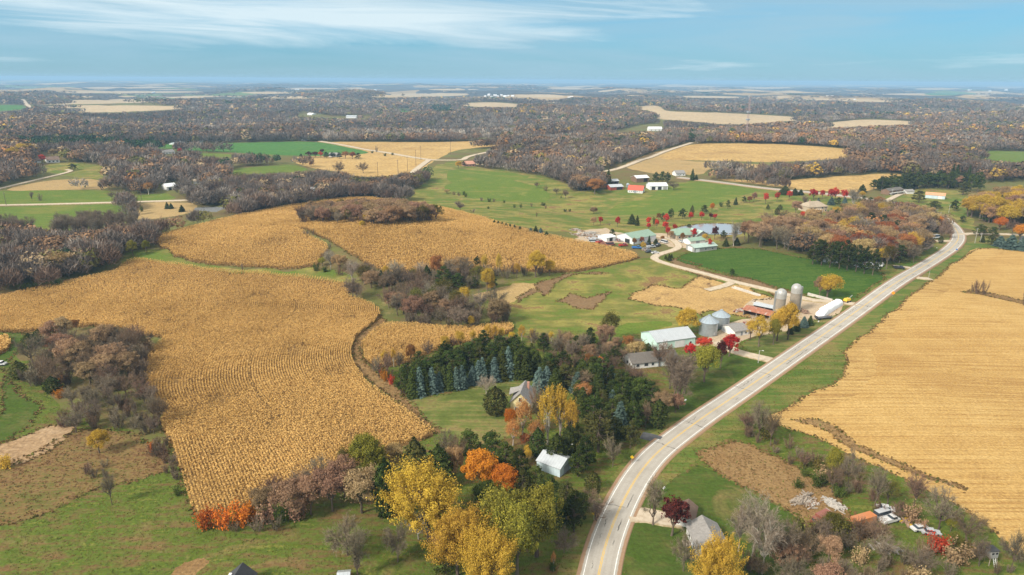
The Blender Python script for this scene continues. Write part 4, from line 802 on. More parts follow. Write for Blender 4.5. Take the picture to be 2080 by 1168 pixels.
grove('in the row behind the spruces', 'pines behind the row of spruces', [('pine',815,800,744,30), ('pined',828,782,730,34), ('pine',848,775,726,36), ('pine',868,765,720,36), ('pined',888,760,714,36), ('pine',908,756,708,38), ('pine',930,752,704,38), ('pined',952,748,698,38), ('pine',975,742,694,40), ('pine',998,740,690,40), ('pined',1020,740,688,38), ('pine',1042,738,690,36), ('pine',1062,742,692,36), ('pined',1082,745,700,32)])
grove('behind the pine rows', 'yellow poplars behind the pines', [('golds',800,745,706,14), ('rust',835,740,697,20), ('bareb',788,770,712,30), ('bare',812,755,712,26), ('bare',770,768,722,30), ('goldsparse',905,715,678,24), ('goldsparse',935,708,668,26), ('golds',960,704,668,18), ('golds',990,700,660,20), ('golds',1005,698,658,18), ('golds',1018,695,664,16), ('golds',1060,692,660,16), ('bare',870,728,690,26), ('bareb',920,712,680,24), ('golds',1080,700,664,16), ('golds',1120,695,672,16), ('golds',1170,702,682,12), ('golds',1205,700,680,12), ('gold',1040,700,672,18), ('goldsparse',780,740,712,20), ('bare',1085,705,668,28), ('bareb',1105,712,672,30)])
grove('left of the spruce rows', 'red shrubs left of the spruce rows', [('obush',778,770,746,14), ('obush',784,774,756,14), ('rbush',796,780,762,16), ('rbush',772,758,738,10), ('brushb',790,768,745,24), ('brushb',762,752,728,20)])
grove('around the mint green shed', 'trees around the mint green shed', [('gold',1393,680,628,46), ('olive',1240,695,630,56), ('rust',1276,712,680,26), ('oak',1250,712,684,20), ('tan',1290,730,692,42), ('cedaro',1302,706,692,14), ('globe',1316,712,696,16), ('red',1428,716,683,34), ('red',1402,728,696,24), ('red',1481,724,679,36), ('maroon',1463,748,692,26), ('willow',1430,775,698,60), ('oranges',1290,712,690,20)])
grove('by the highway drive and silos', 'golden trees by the silos', [('goldsparse',1541,704,640,46), ('goldsparse',1524,690,645,32), ('gold',1578,692,625,44), ('gold',1600,690,618,44), ('ygreen',1570,700,645,30), ('gold',1680,606,556,54), ('oak',1664,603,560,28), ('blue',1632,664,642,14), ('spruce',1645,660,640,11), ('spruce',1618,672,650,12), ('spruce',1605,678,656,10)])
grove('between white house and highway', 'bare trees of the white house', [('thin',1368,805,726,36), ('thin',1390,800,722,34), ('thin',1378,830,745,40), ('thin',1360,790,722,28), ('bareb',1340,745,690,46), ('bare',1398,770,715,34), ('oak',1345,842,795,44), ('oak',1372,838,800,36), ('bareb',1310,868,815,34), ('thin',1296,725,690,22)])
grove('on the lawn of the white farmhouse', 'trees on the lawn of the white farmhouse', [('maroon',1364,1088,1006,58), ('thin',1326,1066,984,40), ('limbed',1388,1160,1075,66), ('goldv',1446,1225,1100,92), ('pale',1528,1130,1006,96), ('pale',1548,1165,1040,80), ('pale',1500,1120,1020,60), ('bare',1585,1150,1050,70)])
grove('along the edge of the harvested field', 'trees along the edge of the harvested field', [('limbed',1722,990,906,62), ('willow',1691,975,906,38), ('bare',1776,1028,950,54), ('bareb',1855,1030,962,58), ('bare',1906,1075,990,70), ('bareb',1962,1100,1040,64), ('limbed',2052,1160,1072,70), ('olive',1802,1025,972,40), ('olive',1692,1092,1036,50), ('rubush',1715,1080,1052,36), ('olive',1682,1086,1040,44), ('rubush',1668,1082,1052,34), ('brushb',1752,1092,1062,40), ('bareb',1745,1100,1052,44), ('bare',1668,1098,1050,40), ('rubush',1772,1092,1064,34), ('olive',1655,1088,1056,30), ('rbush',1900,1122,1086,44), ('thin',1988,1150,1098,26), ('gbush',1662,988,958,34), ('gbush',1632,966,950,20), ('gbush',1622,990,972,24), ('bareb',1690,1000,945,36), ('olive',1935,1120,1075,34), ('bare',1540,895,812,54), ('bareb',1565,905,835,44), ('gbush',1700,1010,985,30), ('olbush',1620,1100,1050,50), ('olbush',1700,1095,1050,56), ('rubush',1850,1060,1025,40), ('willow',1930,1080,1042,30)])
stand('in the brushy belt below the harvested field', 'brush below the harvested field', [(1495,852),(1560,885),(1640,930),(1700,965),(1760,1000),(1830,1035),(1900,1085),(1990,1130),(2085,1175),(2060,1190),(1950,1140),(1870,1085),(1800,1050),(1720,1010),(1640,960),(1560,920),(1500,880)], 3.9, [('thicket',4),('thicketb',4),('brushb',2),('rubush',1),('bareb',1),('olbush',1)], (4, 7.5), (.8, 1.15), 3)
stand('in the tangle at the bottom right', 'brush in the bottom right', [(1590,1090),(1640,1085),(1700,1110),(1790,1100),(1880,1125),(1960,1150),(2010,1168),(1900,1190),(1780,1260),(1560,1260),(1540,1190),(1500,1150)], 4.6, [('thicket',4),('thicketb',3),('bareb',2),('rubush',1),('olbush',1),('bare',2),('oak',1)], (5, 9.5), (.8, 1.15), 4)
stand('in the thicket inside the bend of the large cornfield', 'thicket in the bend of the large cornfield', [(60,740),(110,700),(180,688),(270,700),(325,695),(285,745),(300,800),(240,800),(160,790),(60,790),(25,775)], 5.4, [('bare',4),('bareb',2),('thicket',6),('thicketb',3),('oak',1)], (8, 13), (.85, 1.2), 5)
stand('in the thicket beside bare dirt', 'thicket beside the bare dirt', [(115,850),(160,810),(240,795),(305,800),(325,840),(335,880),(320,905),(250,880),(180,880),(125,880)], 5.0, [('bare',3),('bareb',2),('thicket',6),('thicketb',3)], (6, 10.5), (.85, 1.2), 6)
stand('along the left edge of the corn', 'brush along the left edge of the corn', [(315,880),(345,905),(362,950),(372,985),(345,985),(330,945),(300,905)], 3.6, [('thicketb',4),('thicket',3),('brushb',2)], (4.5, 7), (.8, 1.1), 7)
stand('among the garden rows', 'brush among the garden rows', [(150,958),(200,945),(240,950),(262,975),(235,985),(170,975)], 4.0, [('thicket',3),('thicketb',2),('brush',2)], (4, 6.5), (.8, 1.1), 8)
grove('at the left thickets', 'colourful shrubs at the left thickets', [('obush',122,788,764,20), ('obush',124,808,790,26), ('gold',202,920,875,44), ('ybush',10,950,925,34), ('rust',155,672,648,18), ('cedar',62,706,676,30), ('cedar',82,702,668,32), ('cedar',108,796,764,34), ('cedar',212,778,742,40), ('cedaro',40,768,732,34), ('obush',308,918,898,14), ('goldsparse',218,752,730,30), ('bare',228,1025,962,36), ('gbush',362,1005,988,22), ('olive',290,715,690,36), ('rubush',300,720,690,40)])
stand('on the wooded knoll in the hill corn', 'wood on the hill of corn', [(598,456),(640,440),(720,432),(800,434),(880,446),(893,454),(840,460),(765,463),(735,459),(660,460)], 7.5, [('oak',6),('bareb',1),('bare',1),('tan',1),('thicketb',2),('olive',1)], (10, 15), (.9, 1.2), 9)
grove('on the wooded knoll', 'yellow trees on the wooded knoll', [('gold',745,456,430,20), ('gold',870,452,424,14), ('green',757,432,406,20), ('gold',735,462,448,14), ('goldsparse',832,455,422,22)])
stand('in the thicket between two cornfields', 'thicket between the two cornfields', [(715,575),(745,585),(790,600),(830,640),(900,640),(960,660),(1035,662),(1040,640),(990,625),(930,640),(900,600),(950,590),(1000,570),(1060,565),(1120,556),(1000,556),(900,562),(800,566),(760,560),(720,560)], 6.6, [('bare',3),('bareb',2),('thicket',5),('pale',1),('thicketb',1),('olive',1),('oak',1)], (8, 14), (.85, 1.2), 10)
stand('in the grey thicket of the draw', 'thicket between the two cornfields', [(715,600),(780,615),(850,625),(960,650),(1035,664),(960,668),(880,668),(800,655),(770,625),(715,610)], 6.6, [('bare',3),('bareb',2),('thicket',5),('oak',1)], (8, 13.5), (.85, 1.2), 11)
grove('in the draw between cornfields', 'bright trees in the draw', [('gold',1088,562,510,44), ('gold',1116,560,525,26), ('gold',990,592,541,34), ('golds',984,560,514,18), ('golds',1013,560,514,15), ('gold',850,625,596,26), ('rust',886,572,516,30), ('cedar',868,580,538,20), ('pine',902,588,536,40), ('pine',930,590,550,30), ('pine',800,580,548,30), ('spruce',775,575,548,14), ('spruce',790,578,546,12), ('gold',783,568,540,24), ('goldsparse',945,625,577,30), ('oak',905,650,606,30), ('gold',958,668,640,16), ('goldsparse',820,570,555,18), ('pine',962,585,560,24), ('gold',998,590,572,22), ('oak',1020,655,608,36), ('tan',935,555,520,34), ('pined',970,540,517,16), ('goldsparse',1050,565,530,20), ('pine',1002,585,560,22), ('cedar',890,600,570,20)])
grove('at the foot of the hill track', 'trees at the foot of the hill track', [('pale',672,548,505,36), ('pale',716,575,524,44), ('tan',690,552,515,34), ('gbush',643,550,534,16), ('gbush',660,552,540,14), ('olive',740,578,535,40), ('brush',622,480,466,18), ('brush',671,503,490,8), ('brush',636,476,464,14), ('brush',493,549,533,9), ('willow',655,540,522,20), ('brushb',690,560,540,24)])
grove('in the grey wood at the left', 'bright trees in the grey wood', [('gold',72,552,522,26), ('gold',90,548,519,30), ('gold',178,532,514,20), ('gold',22,558,546,10), ('tan',125,560,510,54), ('tan',8,545,515,20), ('willow',270,520,488,24), ('willow',297,512,488,18), ('willow',233,528,500,22), ('gbush',115,580,566,30), ('gbush',60,586,574,40), ('willow',240,462,446,16)])
stand('in the bare belt under the hayfield', 'bare belt under the hayfield', [(100,478),(180,462),(260,462),(300,478),(220,482),(120,492)], 7.5, [('thin',5),('palethin',2),('bare',2)], (11, 15), (.9, 1.1), 13)
stand('at the left edge by the hayfield', 'bare belt under the hayfield', [(-40,480),(0,472),(65,474),(68,484),(0,486),(-40,490)], 6.5, [('thin',5),('bare',3)], (12, 16), (.9, 1.1), 14)
# --- the farms beyond
grove('in the row past the pond', 'red maples past the pond', [('red',1220,456,439,11), ('red',1254,461,440,11), ('red',1317,460,439,11), ('red',1334,464,445,9), ('red',1353,457,434,13), ('red',1403,449,429,11), ('red',1425,447,430,11), ('red',1452,448,433,9), ('maroon',1443,446,432,10), ('tan',1206,458,440,13), ('brush',1237,458,450,8)])
grove('near the green roofs', 'trees near the green roofs', [('red',1317,468,451,10), ('red',1350,470,448,13), ('red',1355,484,458,11), ('red',1370,470,454,11), ('red',1409,486,464,13), ('red',1441,507,484,8), ('maroon',1451,486,460,14), ('pine',1243,482,463,15), ('rust',1288,500,482,10), ('rust',1303,495,480,11), ('spruce',1318,498,478,7), ('spruce',1332,494,484,8), ('rust',1345,490,478,10), ('goldsparse',1307,508,490,13), ('pine',1470,484,466,14), ('spruce',1474,500,484,10), ('spruce',1496,498,482,12), ('palethin',1490,500,455,20), ('gold',1430,492,474,14), ('tan',1362,486,468,14), ('spruce',1352,526,517,5), ('spruce',1359,529,515,8), ('spruce',1364,524,515,5), ('pine',1486,560,543,12), ('rust',1386,488,472,10), ('pine',1400,462,454,12)])
grove('at the near edge of the hayfield', 'conifers along the upper meadow', [('pine',1363,446,420,16), ('pine',1386,444,420,18), ('pine',1346,450,429,12), ('cedaro',1405,440,416,9), ('pine',1430,434,414,18), ('orange',1446,430,411,11), ('rust',1338,448,432,12), ('pine',1478,424,404,11), ('spruce',1494,416,400,7), ('pine',1511,412,396,10), ('oak',1531,410,390,14), ('rust',1522,412,398,10), ('spruce',1283,455,434,14), ('spruce',1294,458,437,8), ('oak',1206,434,420,16), ('gbush',1465,420,410,10), ('gbush',1328,455,440,8)])
grove('in the row above the stone house', 'red maples above the stone house', [('red',1555,414,390,12), ('red',1578,410,389,12), ('red',1602,406,386,12), ('red',1652,406,384,18), ('red',1670,404,384,10), ('red',1688,408,384,16), ('red',1696,406,381,14), ('red',1714,408,383,16), ('red',1629,446,428,13), ('orange',1648,450,429,13)])
grove('around the stone house', 'trees around the stone house', [('spruce',1594,394,377,20), ('spruce',1614,396,382,12), ('spruce',1626,396,384,10), ('pine',1560,426,414,9), ('globe',1578,436,421,11), ('globe',1584,426,415,10), ('blue',1661,418,401,9), ('blue',1688,416,400,12), ('pine',1702,420,398,13), ('blue',1715,416,400,10), ('pine',1720,436,412,16), ('blue',1684,444,426,13), ('blue',1690,436,420,10), ('gold',1698,442,420,24), ('oak',1616,434,407,24), ('thin',1633,425,398,14), ('palethin',1730,425,385,22), ('pine',1746,414,400,11), ('pine',1754,412,396,11), ('gold',1752,400,388,12), ('pine',1767,418,398,14), ('blue',1754,436,423,10), ('pine',1752,430,410,15), ('rust',1784,420,399,24), ('rust',1800,430,412,18), ('blue',1815,434,412,14), ('pine',1782,430,408,16), ('rust',1780,436,421,16), ('rust',1795,444,426,24), ('blue',1848,430,412,22), ('orange',1862,432,420,14), ('pine',1838,440,424,12), ('maroon',1710,424,414,10), ('globe',1664,452,438,9)])
stand('in the russet wood behind the dark green field', 'wood behind the dark green field', [(1500,500),(1520,475),(1570,468),(1640,468),(1700,450),(1760,440),(1830,440),(1890,455),(1880,475),(1850,490),(1885,505),(1880,530),(1830,538),(1790,545),(1700,535),(1600,512),(1540,502)], 9.6, [('oak',3),('tan',3),('bareb',2),('bare',2),('rust',2),('goldsparse',1),('pined',1)], (12, 17.5), (.9, 1.2), 15)
grove('in the dark row behind the winter wheat', 'evergreens behind the winter wheat', [('pined',1650,537,486,27), ('pined',1668,539,482,28), ('pined',1685,543,484,28), ('pined',1704,546,486,29), ('pined',1720,549,488,29), ('pined',1738,552,492,29), ('pined',1755,556,494,29), ('pined',1772,559,500,26), ('pined',1660,532,480,26), ('pined',1695,538,484,26), ('pined',1728,544,490,26), ('olive',1800,546,492,30), ('bareb',1848,530,500,34)])
grove('in the russet wood', 'bright trees in the russet wood', [('rust',1828,475,440,36), ('gold',1808,485,457,26), ('orange',1905,470,438,22), ('orange',1890,462,445,18), ('orange',1586,470,452,14), ('red',1595,462,444,9), ('rust',1650,475,457,28), ('tan',1702,505,456,60), ('spruce',1865,480,462,7), ('pined',1617,460,444,10), ('orange',1868,492,478,10), ('globe',1910,494,478,10)])
grove('around the long white shed', 'pines around the long white shed', [('pineo',1866,412,384,26), ('pineo',1898,424,406,30), ('pine',1938,428,402,18), ('pineo',1955,396,365,28), ('pine',1970,388,350,20), ('pine',1985,390,345,22), ('pine',1775,385,362,22), ('pine',1790,388,356,24), ('pine',1808,388,354,26), ('pine',1822,386,354,24), ('spruce',1843,385,344,18), ('pine',1860,385,345,26), ('pine',1882,382,346,28), ('pine',1905,382,342,30), ('pine',1925,384,345,28), ('spruce',1940,372,334,12), ('spruce',1932,370,332,10), ('spruce',1965,370,334,9), ('oak',1945,380,356,22), ('spruce',1751,390,374,13)])
stand('behind the conifer block', 'bare trees behind the conifer block', [(1085,735),(1110,700),(1180,690),(1250,700),(1285,735),(1300,775),(1250,765),(1180,750),(1120,738)], 5.2, [('thicketb',4),('bareb',2),('thicket',3),('pined',2),('oak',1)], (6, 11), (.9, 1.2), 32)
stand('in the dense conifer block', 'conifer block behind the mown lawn', [(818,790),(850,745),(960,712),(1075,708),(1110,742),(1180,757),(1250,772),(1320,795),(1330,850),(1260,870),(1180,850),(1160,800),(1080,752),(960,768),(850,798)], 5.4, [('pine',5),('pined',4),('spruce',3),('pineo',2),('bareb',1)], (6.5, 11), (1.0, 1.35), 31)
grove('beyond the side road', 'golden wood beyond the side road', [('gold',1965,440,398,36), ('gold',1990,445,396,44), ('gold',2015,450,400,44), ('gold',2045,462,415,46), ('gold',2000,420,386,40), ('tan',2030,420,378,44), ('gold',2065,430,385,44), ('red',2005,442,424,9), ('orange',2070,488,454,34), ('orange',2030,468,440,30), ('pine',1998,450,426,20), ('pine',1990,478,452,28), ('pined',1955,452,436,14), ('pine',2015,480,458,24), ('blue',2030,500,478,20), ('blue',2052,505,476,24), ('blue',2075,508,482,18), ('pine',2012,498,474,20), ('pineo',2060,450,425,30), ('oak',2085,440,390,44), ('spruce',1995,492,478,8), ('bareb',2055,480,445,28)])
stand('in the golden wood beyond the side road', 'golden wood beyond the side road', [(1965,436),(2000,418),(2060,412),(2140,415),(2140,470),(2085,465),(2030,455),(1985,450)], 9.0, [('gold',4),('tan',3),('oak',2),('goldsparse',2),('pine',1)], (13, 18), (.9, 1.2), 33)
stand('in the pine belt above the white shed', 'pine belt above the white shed', [(1772,388),(1830,384),(1900,381),(1990,384),(1990,377),(1900,374),(1830,377),(1772,381)], 8.5, [('pine',4),('pined',2),('spruce',1)], (12, 17), (.9, 1.2), 34)
grove('on the weedy island in the harvested field', 'brush in the harvested field', [('brushb',1984,596,568,24), ('brushb',1998,598,570,22), ('brushb',1975,592,574,14), ('brushb',2080,620,592,20)])
grove('beside the red barn', 'trees beside the red barn', [('spruce',1235,376,343,12), ('pine',1332,372,346,16), ('pine',1345,372,345,18), ('pine',1355,372,346,14), ('spruce',1406,366,342,8), ('spruce',1414,366,354,7), ('willow',1165,368,347,28), ('oak',1180,386,354,40), ('rust',1208,394,362,38), ('bare',1368,386,368,24), ('bareb',1148,404,384,20), ('bare',1130,395,380,18), ('brushb',1108,388,376,12), ('bareb',1090,382,368,12)])
grove('in the valley meadow', 'bushes in the valley meadow', [('tan',908,393,384,14), ('brushb',922,396,388,12), ('brushb',932,398,389,12), ('gbush',942,396,388,8), ('gbush',946,400,391,8), ('brush',978,408,400,12), ('gbush',993,410,402,9), ('brush',1003,410,402,9), ('gbush',1024,412,406,6), ('gbush',1045,422,415,6), ('gbush',1058,422,414,7), ('brushb',1080,420,412,8), ('gbush',1103,418,411,12), ('brushb',1090,440,430,6), ('brush',1204,430,420,14), ('gbush',1148,430,424,8), ('gbush',1157,430,424,6), ('brushb',1108,424,416,8), ('gbush',992,424,419,6), ('gbush',1140,402,398,4)])
grove('along the corn crest', 'spruces along the corn crest', [('spruce',1004,457,446,7), ('spruce',1012,459,448,7), ('spruce',1020,461,450,7), ('spruce',1028,463,452,7), ('spruce',1036,465,454,7), ('spruce',1045,467,456,7), ('spruce',1056,470,459,8), ('blue',1078,474,462,9), ('spruce',1088,476,458,10), ('blue',1098,478,462,10), ('spruce',1110,482,469,9), ('bare',930,420,408,20), ('brush',960,432,424,16), ('bare',935,428,412,24)])
grove('left of the pink roofed house', 'trees beside the pink roofed house', [('gold',931,342,327,14), ('pine',942,338,326,10), ('maroon',966,337,325,10), ('rust',975,338,330,8)])
grove('around the far grey farmhouse', 'dark clump round the far farmhouse', [('maroon',628,320,308,14), ('maroon',640,320,307,15), ('red',652,320,308,11), ('pined',664,321,307,14), ('pined',676,319,308,14), ('pined',690,322,308,13), ('rust',702,322,307,16), ('rust',716,323,308,17), ('pined',728,323,309,14), ('pined',611,319,311,7), ('brush',765,309,296,9), ('gbush',756,311,306,7), ('gbush',782,317,311,7), ('gbush',797,315,310,6)])
grove('by the hilltop house at the left', 'trees by the hilltop house', [('red',87,332,312,14), ('pine',148,346,330,18), ('gold',45,322,292,30), ('pine',50,325,302,30), ('gold',30,330,300,30), ('gold',170,328,308,24), ('tan',110,318,302,20), ('gold',155,328,312,16)])
grove('by the country road', 'trees by the country road', [('oranges',302,395,368,26), ('bare',228,406,386,16), ('maroon',287,394,380,12), ('bareb',265,386,358,34), ('thin',66,408,390,7), ('brush',82,408,392,12), ('bareb',275,436,408,30), ('gbush',288,430,416,8), ('spruce',340,424,410,8), ('spruce',348,424,412,8), ('spruce',370,430,416,10), ('pined',205,378,372,14)])
grove('in the middle distance', 'bright trees in the middle distance', [('red',367,312,300,10), ('orange',270,350,334,38), ('rust',290,330,314,24), ('orange',308,352,344,8), ('rust',720,380,358,40), ('rust',742,385,362,30), ('gold',695,386,370,16), ('gold',728,384,366,20), ('gold',768,370,356,14), ('gold',650,366,352,14), ('red',655,404,384,20), ('rust',815,368,354,18), ('bareb',690,356,326,24), ('bareb',738,352,328,26), ('rust',350,338,325,16), ('maroon',655,312,302,10), ('orange',632,338,328,10)])
print('individual trees', len(TREES))

# ------------------------------------------------------------------ far woods: one mass per band of country
def far_woods():
    rg = np.random.RandomState(77)
    pal = {'grey': ((.14, .112, .09), (.205, .168, .14)), 'brown': ((.15, .10, .072), (.22, .15, .108)), 'russet': ((.19, .115, .065), (.26, .155, .085)), 'orange': ((.28, .13, .05), (.36, .175, .06)), 'gold': ((.38, .24, .045), (.50, .32, .06)),
           'tan': ((.28, .20, .11), (.36, .26, .15)), 'green': ((.025, .05, .02), (.05, .08, .03)), 'olive': ((.10, .10, .03), (.17, .15, .045)), 'pale': ((.26, .22, .18), (.36, .31, .26))}
    names = list(pal)
    def proto(n, seed, twig):
        r = np.random.RandomState(seed); u = unit(r.normal(0, 1, (n, 3))); u[:, 2] = np.abs(u[:, 2]) * 1.1 - .35; u = unit(u)
        lob = 1 + .16 * np.sin(np.arctan2(u[:, 1], u[:, 0]) * 3 + seed) + r.normal(0, .07, n)
        c = u * lob[:, None] * np.array([.5, .5, .46]) + np.array([0, 0, .54])
        if twig:
            q = c + r.normal(0, .03, c.shape) + (0, 0, .04); p = c * (.66, .66, .74) + r.normal(0, .08, c.shape); return strips(r, p, q, .30 / math.sqrt(n)), r.uniform(.8, 1.2, n)
        return leafquads(r, c, u, 1.45 / math.sqrt(n), 1.0, .4), r.uniform(.85, 1.15, n)
    clear = [(smooth_poly(p, 1)) for n, l, m, p in REG if n != 'pond' or True]
    hill = [k for k in range(len(REG))]
    bands = [('near', 400, 800, 6.6, 330, (9, 15), 1.0), ('valley', 800, 1350, 8.2, 110, (10, 16), .98), ('ridge', 1350, 2400, 9, 44, (10, 16), .97), ('far', 2400, 4300, 13.5, 22, (10, 17), .93), ('horizon', 4300, 11000, 60, 16, (9, 16), .5)]
    for bi, (nm, d0, d1, sp, nf, hr, keep) in enumerate(bands):
        xs = np.arange(-d1 * .80, d1 * .80, sp); ys = np.arange(d0 * .75, d1, sp); X, Y = np.meshgrid(xs, ys); X = X + rg.uniform(-.45, .45, X.shape) * sp; Y = Y + rg.uniform(-.45, .45, X.shape) * sp
        X, Y = X.ravel(), Y.ravel(); D = np.hypot(X, Y); s = (D > d0) & (D < d1) & (np.abs(X) < .80 * Y); X, Y = X[s], Y[s]
        Z = hz(X, Y); P = np.column_stack([X, Y, Z]); q, dep = proj(P)
        H = rg.uniform(*hr, len(X)); W = H * rg.uniform(.9, 1.35, len(X)) * max(1.0, sp / 11.5)
        qt, _ = proj(P + np.column_stack([0 * X, 0 * X, H * .9]))
        ok = rg.uniform(0, 1, len(X)) < keep
        if nm == 'horizon': ok &= (wsum(_waves(8, 900, 3500, 31), X, Y) > .25)
        for k, (n, l, m, w) in enumerate(REGW):
            ok &= ~inpoly(X, Y, w)
        for k, (n, l, m, p) in enumerate(REG):
            if n in ('corn_floor', 'stubble_field') or n == 'verge': continue
            ok &= ~inpoly(qt[:, 0], qt[:, 1], clear[k])
        for pts, hw, marg in KEEP_LINES:
            for a, b in zip(pts[:-1], pts[1:]):
                a = np.array(a, float); b = np.array(b, float); t = np.clip(((qt - a) @ (b - a)) / ((b - a) @ (b - a)), 0, 1)[:, None]; ok &= np.hypot(*((qt - a - t * (b - a)).T)) > hw
        for p in KEEP_CLEAR:
            for t in (0, .25, .5, .75, 1): qq = q + (qt - q) * t; ok &= ~inpoly(qq[:, 0], qq[:, 1], p)
        for rw, half in ROADS:
            bb = (X > rw[:, 0].min() - 20) & (X < rw[:, 0].max() + 20) & (Y > rw[:, 1].min() - 20) & (Y < rw[:, 1].max() + 20) & ok; ii = np.where(bb)[0]
            for c in range(0, len(ii), 4000):
                i = ii[c:c + 4000]; dd = ((X[i, None] - rw[None, ::3, 0]) ** 2 + (Y[i, None] - rw[None, ::3, 1]) ** 2).min(1); ok[i[dd < (half + W[i] * .5) ** 2]] = False
        ok &= (q[:, 0] > -300) & (q[:, 0] < PW + 300)
        X, Y, Z, H, W, q = X[ok], Y[ok], Z[ok], H[ok], W[ok], q[ok]; n = len(X)
        # species vary by neighbourhood
        f1 = wsum(_waves(8, 60, 400, 41), X, Y); f2 = wsum(_waves(8, 120, 900, 42), X, Y)
        f3 = wsum(_waves(9, 260, 1300, 43), X, Y)
        base = np.array([10, 4.5, .8, .07, .06, .45, .3, .5, .4])
        wt = np.tile(base, (n, 1)); warm = np.zeros(n)
        for poly, v in WARM: warm = np.maximum(warm, inpoly(q[:, 0], q[:, 1], poly) * v)
        wt[:, 2] *= np.exp(.9 * f1) * (1 + 5 * warm); wt[:, 3] *= np.exp(.8 * f1) * (1 + 9 * warm); wt[:, 4] *= np.exp(.8 * f2) * (1 + 5 * warm); wt[:, 5] *= np.exp(-.6 * f1); wt[:, 6] *= np.exp(1.7 * f2 - .6); wt[:, 8] *= np.exp(-1.1 * f2)
        for poly in FAR_GREEN: wt[inpoly(q[:, 0], q[:, 1], poly), 6] = 80
        for poly in FAR_PALE: wt[inpoly(q[:, 0], q[:, 1], poly), 8] = 14
        cum = np.cumsum(wt / wt.sum(1, keepdims=True), 1); sel = (rg.uniform(0, 1, (n, 1)) > cum).sum(1).clip(0, 8)
        c0 = np.array([pal[k][0] for k in names])[sel]; c1 = np.array([pal[k][1] for k in names])[sel]; col = c0 + (c1 - c0) * rg.uniform(0, 1, (n, 1)); col *= rg.uniform(.88, 1.12, (n, 1)) * (1 + .08 * np.clip(f2, -1.5, 1.5) + .16 * np.clip(f3, -1.6, 1.6))[:, None]
        W = np.where(sel == 6, W * .7, W); Q = []; Cc = []; pr = [proto(nf, 100 + bi * 10 + v, v < 5) for v in range(10)]; vi = rg.randint(0, 5, n) + 5 * ~np.isin(sel, (0, 1, 8))
        for v in range(10):
            i = np.where(vi == v)[0]; a = rg.uniform(0, 6.28, len(i)); ca, sa = np.cos(a)[:, None, None], np.sin(a)[:, None, None]; pq, pt = pr[v]
            x = pq[None, :, :, 0] * ca - pq[None, :, :, 1] * sa; y = pq[None, :, :, 0] * sa + pq[None, :, :, 1] * ca; z = np.broadcast_to(pq[None, :, :, 2], x.shape)
            Q.append(np.stack([x * W[i, None, None] + X[i, None, None], y * W[i, None, None] + Y[i, None, None], z * H[i, None, None] + Z[i, None, None]], -1).reshape(-1, 3))
            Cc.append((col[i][:, None, :] * pt[None, :, None]).reshape(-1, 3))
        V = np.concatenate(Q); C = np.concatenate(Cc); F = np.arange(len(V)).reshape(-1, 4); C = np.column_stack([C, np.ones(len(C))])
        lab = {'near': 'autumn woods round the valley farms', 'valley': 'grey and russet woods of the middle distance', 'ridge': 'dense bare woods on the distant ridges', 'far': 'bluish far woods', 'horizon': 'scattered woods along the horizon'}[nm]
        tag(mesh_obj('woodland', V, F, 'woodland_leaves', attrs={'Col': ('FLOAT_COLOR', C)}), lab, 'woods', kind='stuff'); print('woods', nm, n, len(F))
KEEP_CLEAR = [[(465,340),(540,336),(598,335),(622,345),(560,350),(480,351)], [(392,313),(420,312),(474,315),(466,318),(420,317)], [(265,396),(340,393),(355,402),(345,407),(272,409)], [(535,388),(562,386),(566,392),(540,394)], [(1225,355),(1290,352),(1420,350),(1420,372),(1325,392),(1235,392),(1222,388)], [(1775,366),(1860,360),(1985,358),(1995,400),(1990,420),(1760,392)], [(1945,388),(1990,372),(2120,366),(2120,515),(1960,480)], [(330,488),(660,500),(720,590),(600,568),(400,548),(262,535),(300,510)], [(590,455),(700,455),(800,560),(760,600),(640,575),(600,500)], [(0,385),(60,370),(140,345),(150,349),(60,376),(0,392)], [(80,312),(130,312),(130,332),(60,334)], [(325,300),(362,298),(362,315),(325,316)], [(338,372),(372,372),(372,388),(310,390)], [(611,359),(632,359),(632,364),(611,364)], [(661,360),(678,360),(678,364),(661,364)], [(905,310),(1000,305),(975,316),(945,326),(905,330)], [(440,418),(470,415),(470,426),(380,430),(380,422)], [(1312,252),(1350,252),(1352,268),(1230,270)], [(608,228),(680,236),(760,236),(745,242),(600,236)], [(1370,345),(1450,350),(1450,366),(1370,362)], [(1240,340),(1270,335),(1270,350),(1190,352)], [(380,364),(415,364),(415,376),(380,376)], [(628,384),(648,384),(648,390),(628,390)], [(1880,470),(1915,470),(1915,484),(1880,484)], [(1820,380),(1960,388),(1960,410),(1800,410)]]
KEEP_LINES = [([(0,417),(120,414),(250,410),(330,408),(400,406)], 5, 0), ([(838,350),(858,335),(872,326)], 5, 0), ([(1255,343),(1300,327),(1345,310),(1400,292)], 4, 0)]
WARM = [([(1450,270),(1600,255),(2080,262),(2080,300),(1700,300),(1480,290)], 1.0), ([(-200,285),(60,292),(120,330),(60,385),(-200,395)], 3.0), ([(150,320),(420,325),(450,360),(250,370),(180,345)], .35), ([(1620,290),(2080,300),(2080,400),(1740,350)], .45), ([(1000,280),(1200,300),(1200,350),(1000,330)], .4), ([(640,355),(900,350),(900,400),(640,400)], .7)]
FAR_GREEN = [[(40,296),(160,291),(240,296),(245,306),(120,306),(50,312)], [(620,302),(740,306),(736,318),(620,316)], [(250,302),(320,300),(325,312),(255,312)], [(470,308),(520,305),(585,320),(575,335),(500,335)], [(880,220),(915,220),(915,234),(880,234)]]
FAR_PALE = [[(650,270),(1060,272),(1060,284),(640,288)], [(1095,285),(1180,280),(1180,300),(1095,300)], [(880,240),(1040,235),(1040,262),(880,268)], [(1920,280),(2010,280),(2010,300),(1920,300)]]
far_woods()

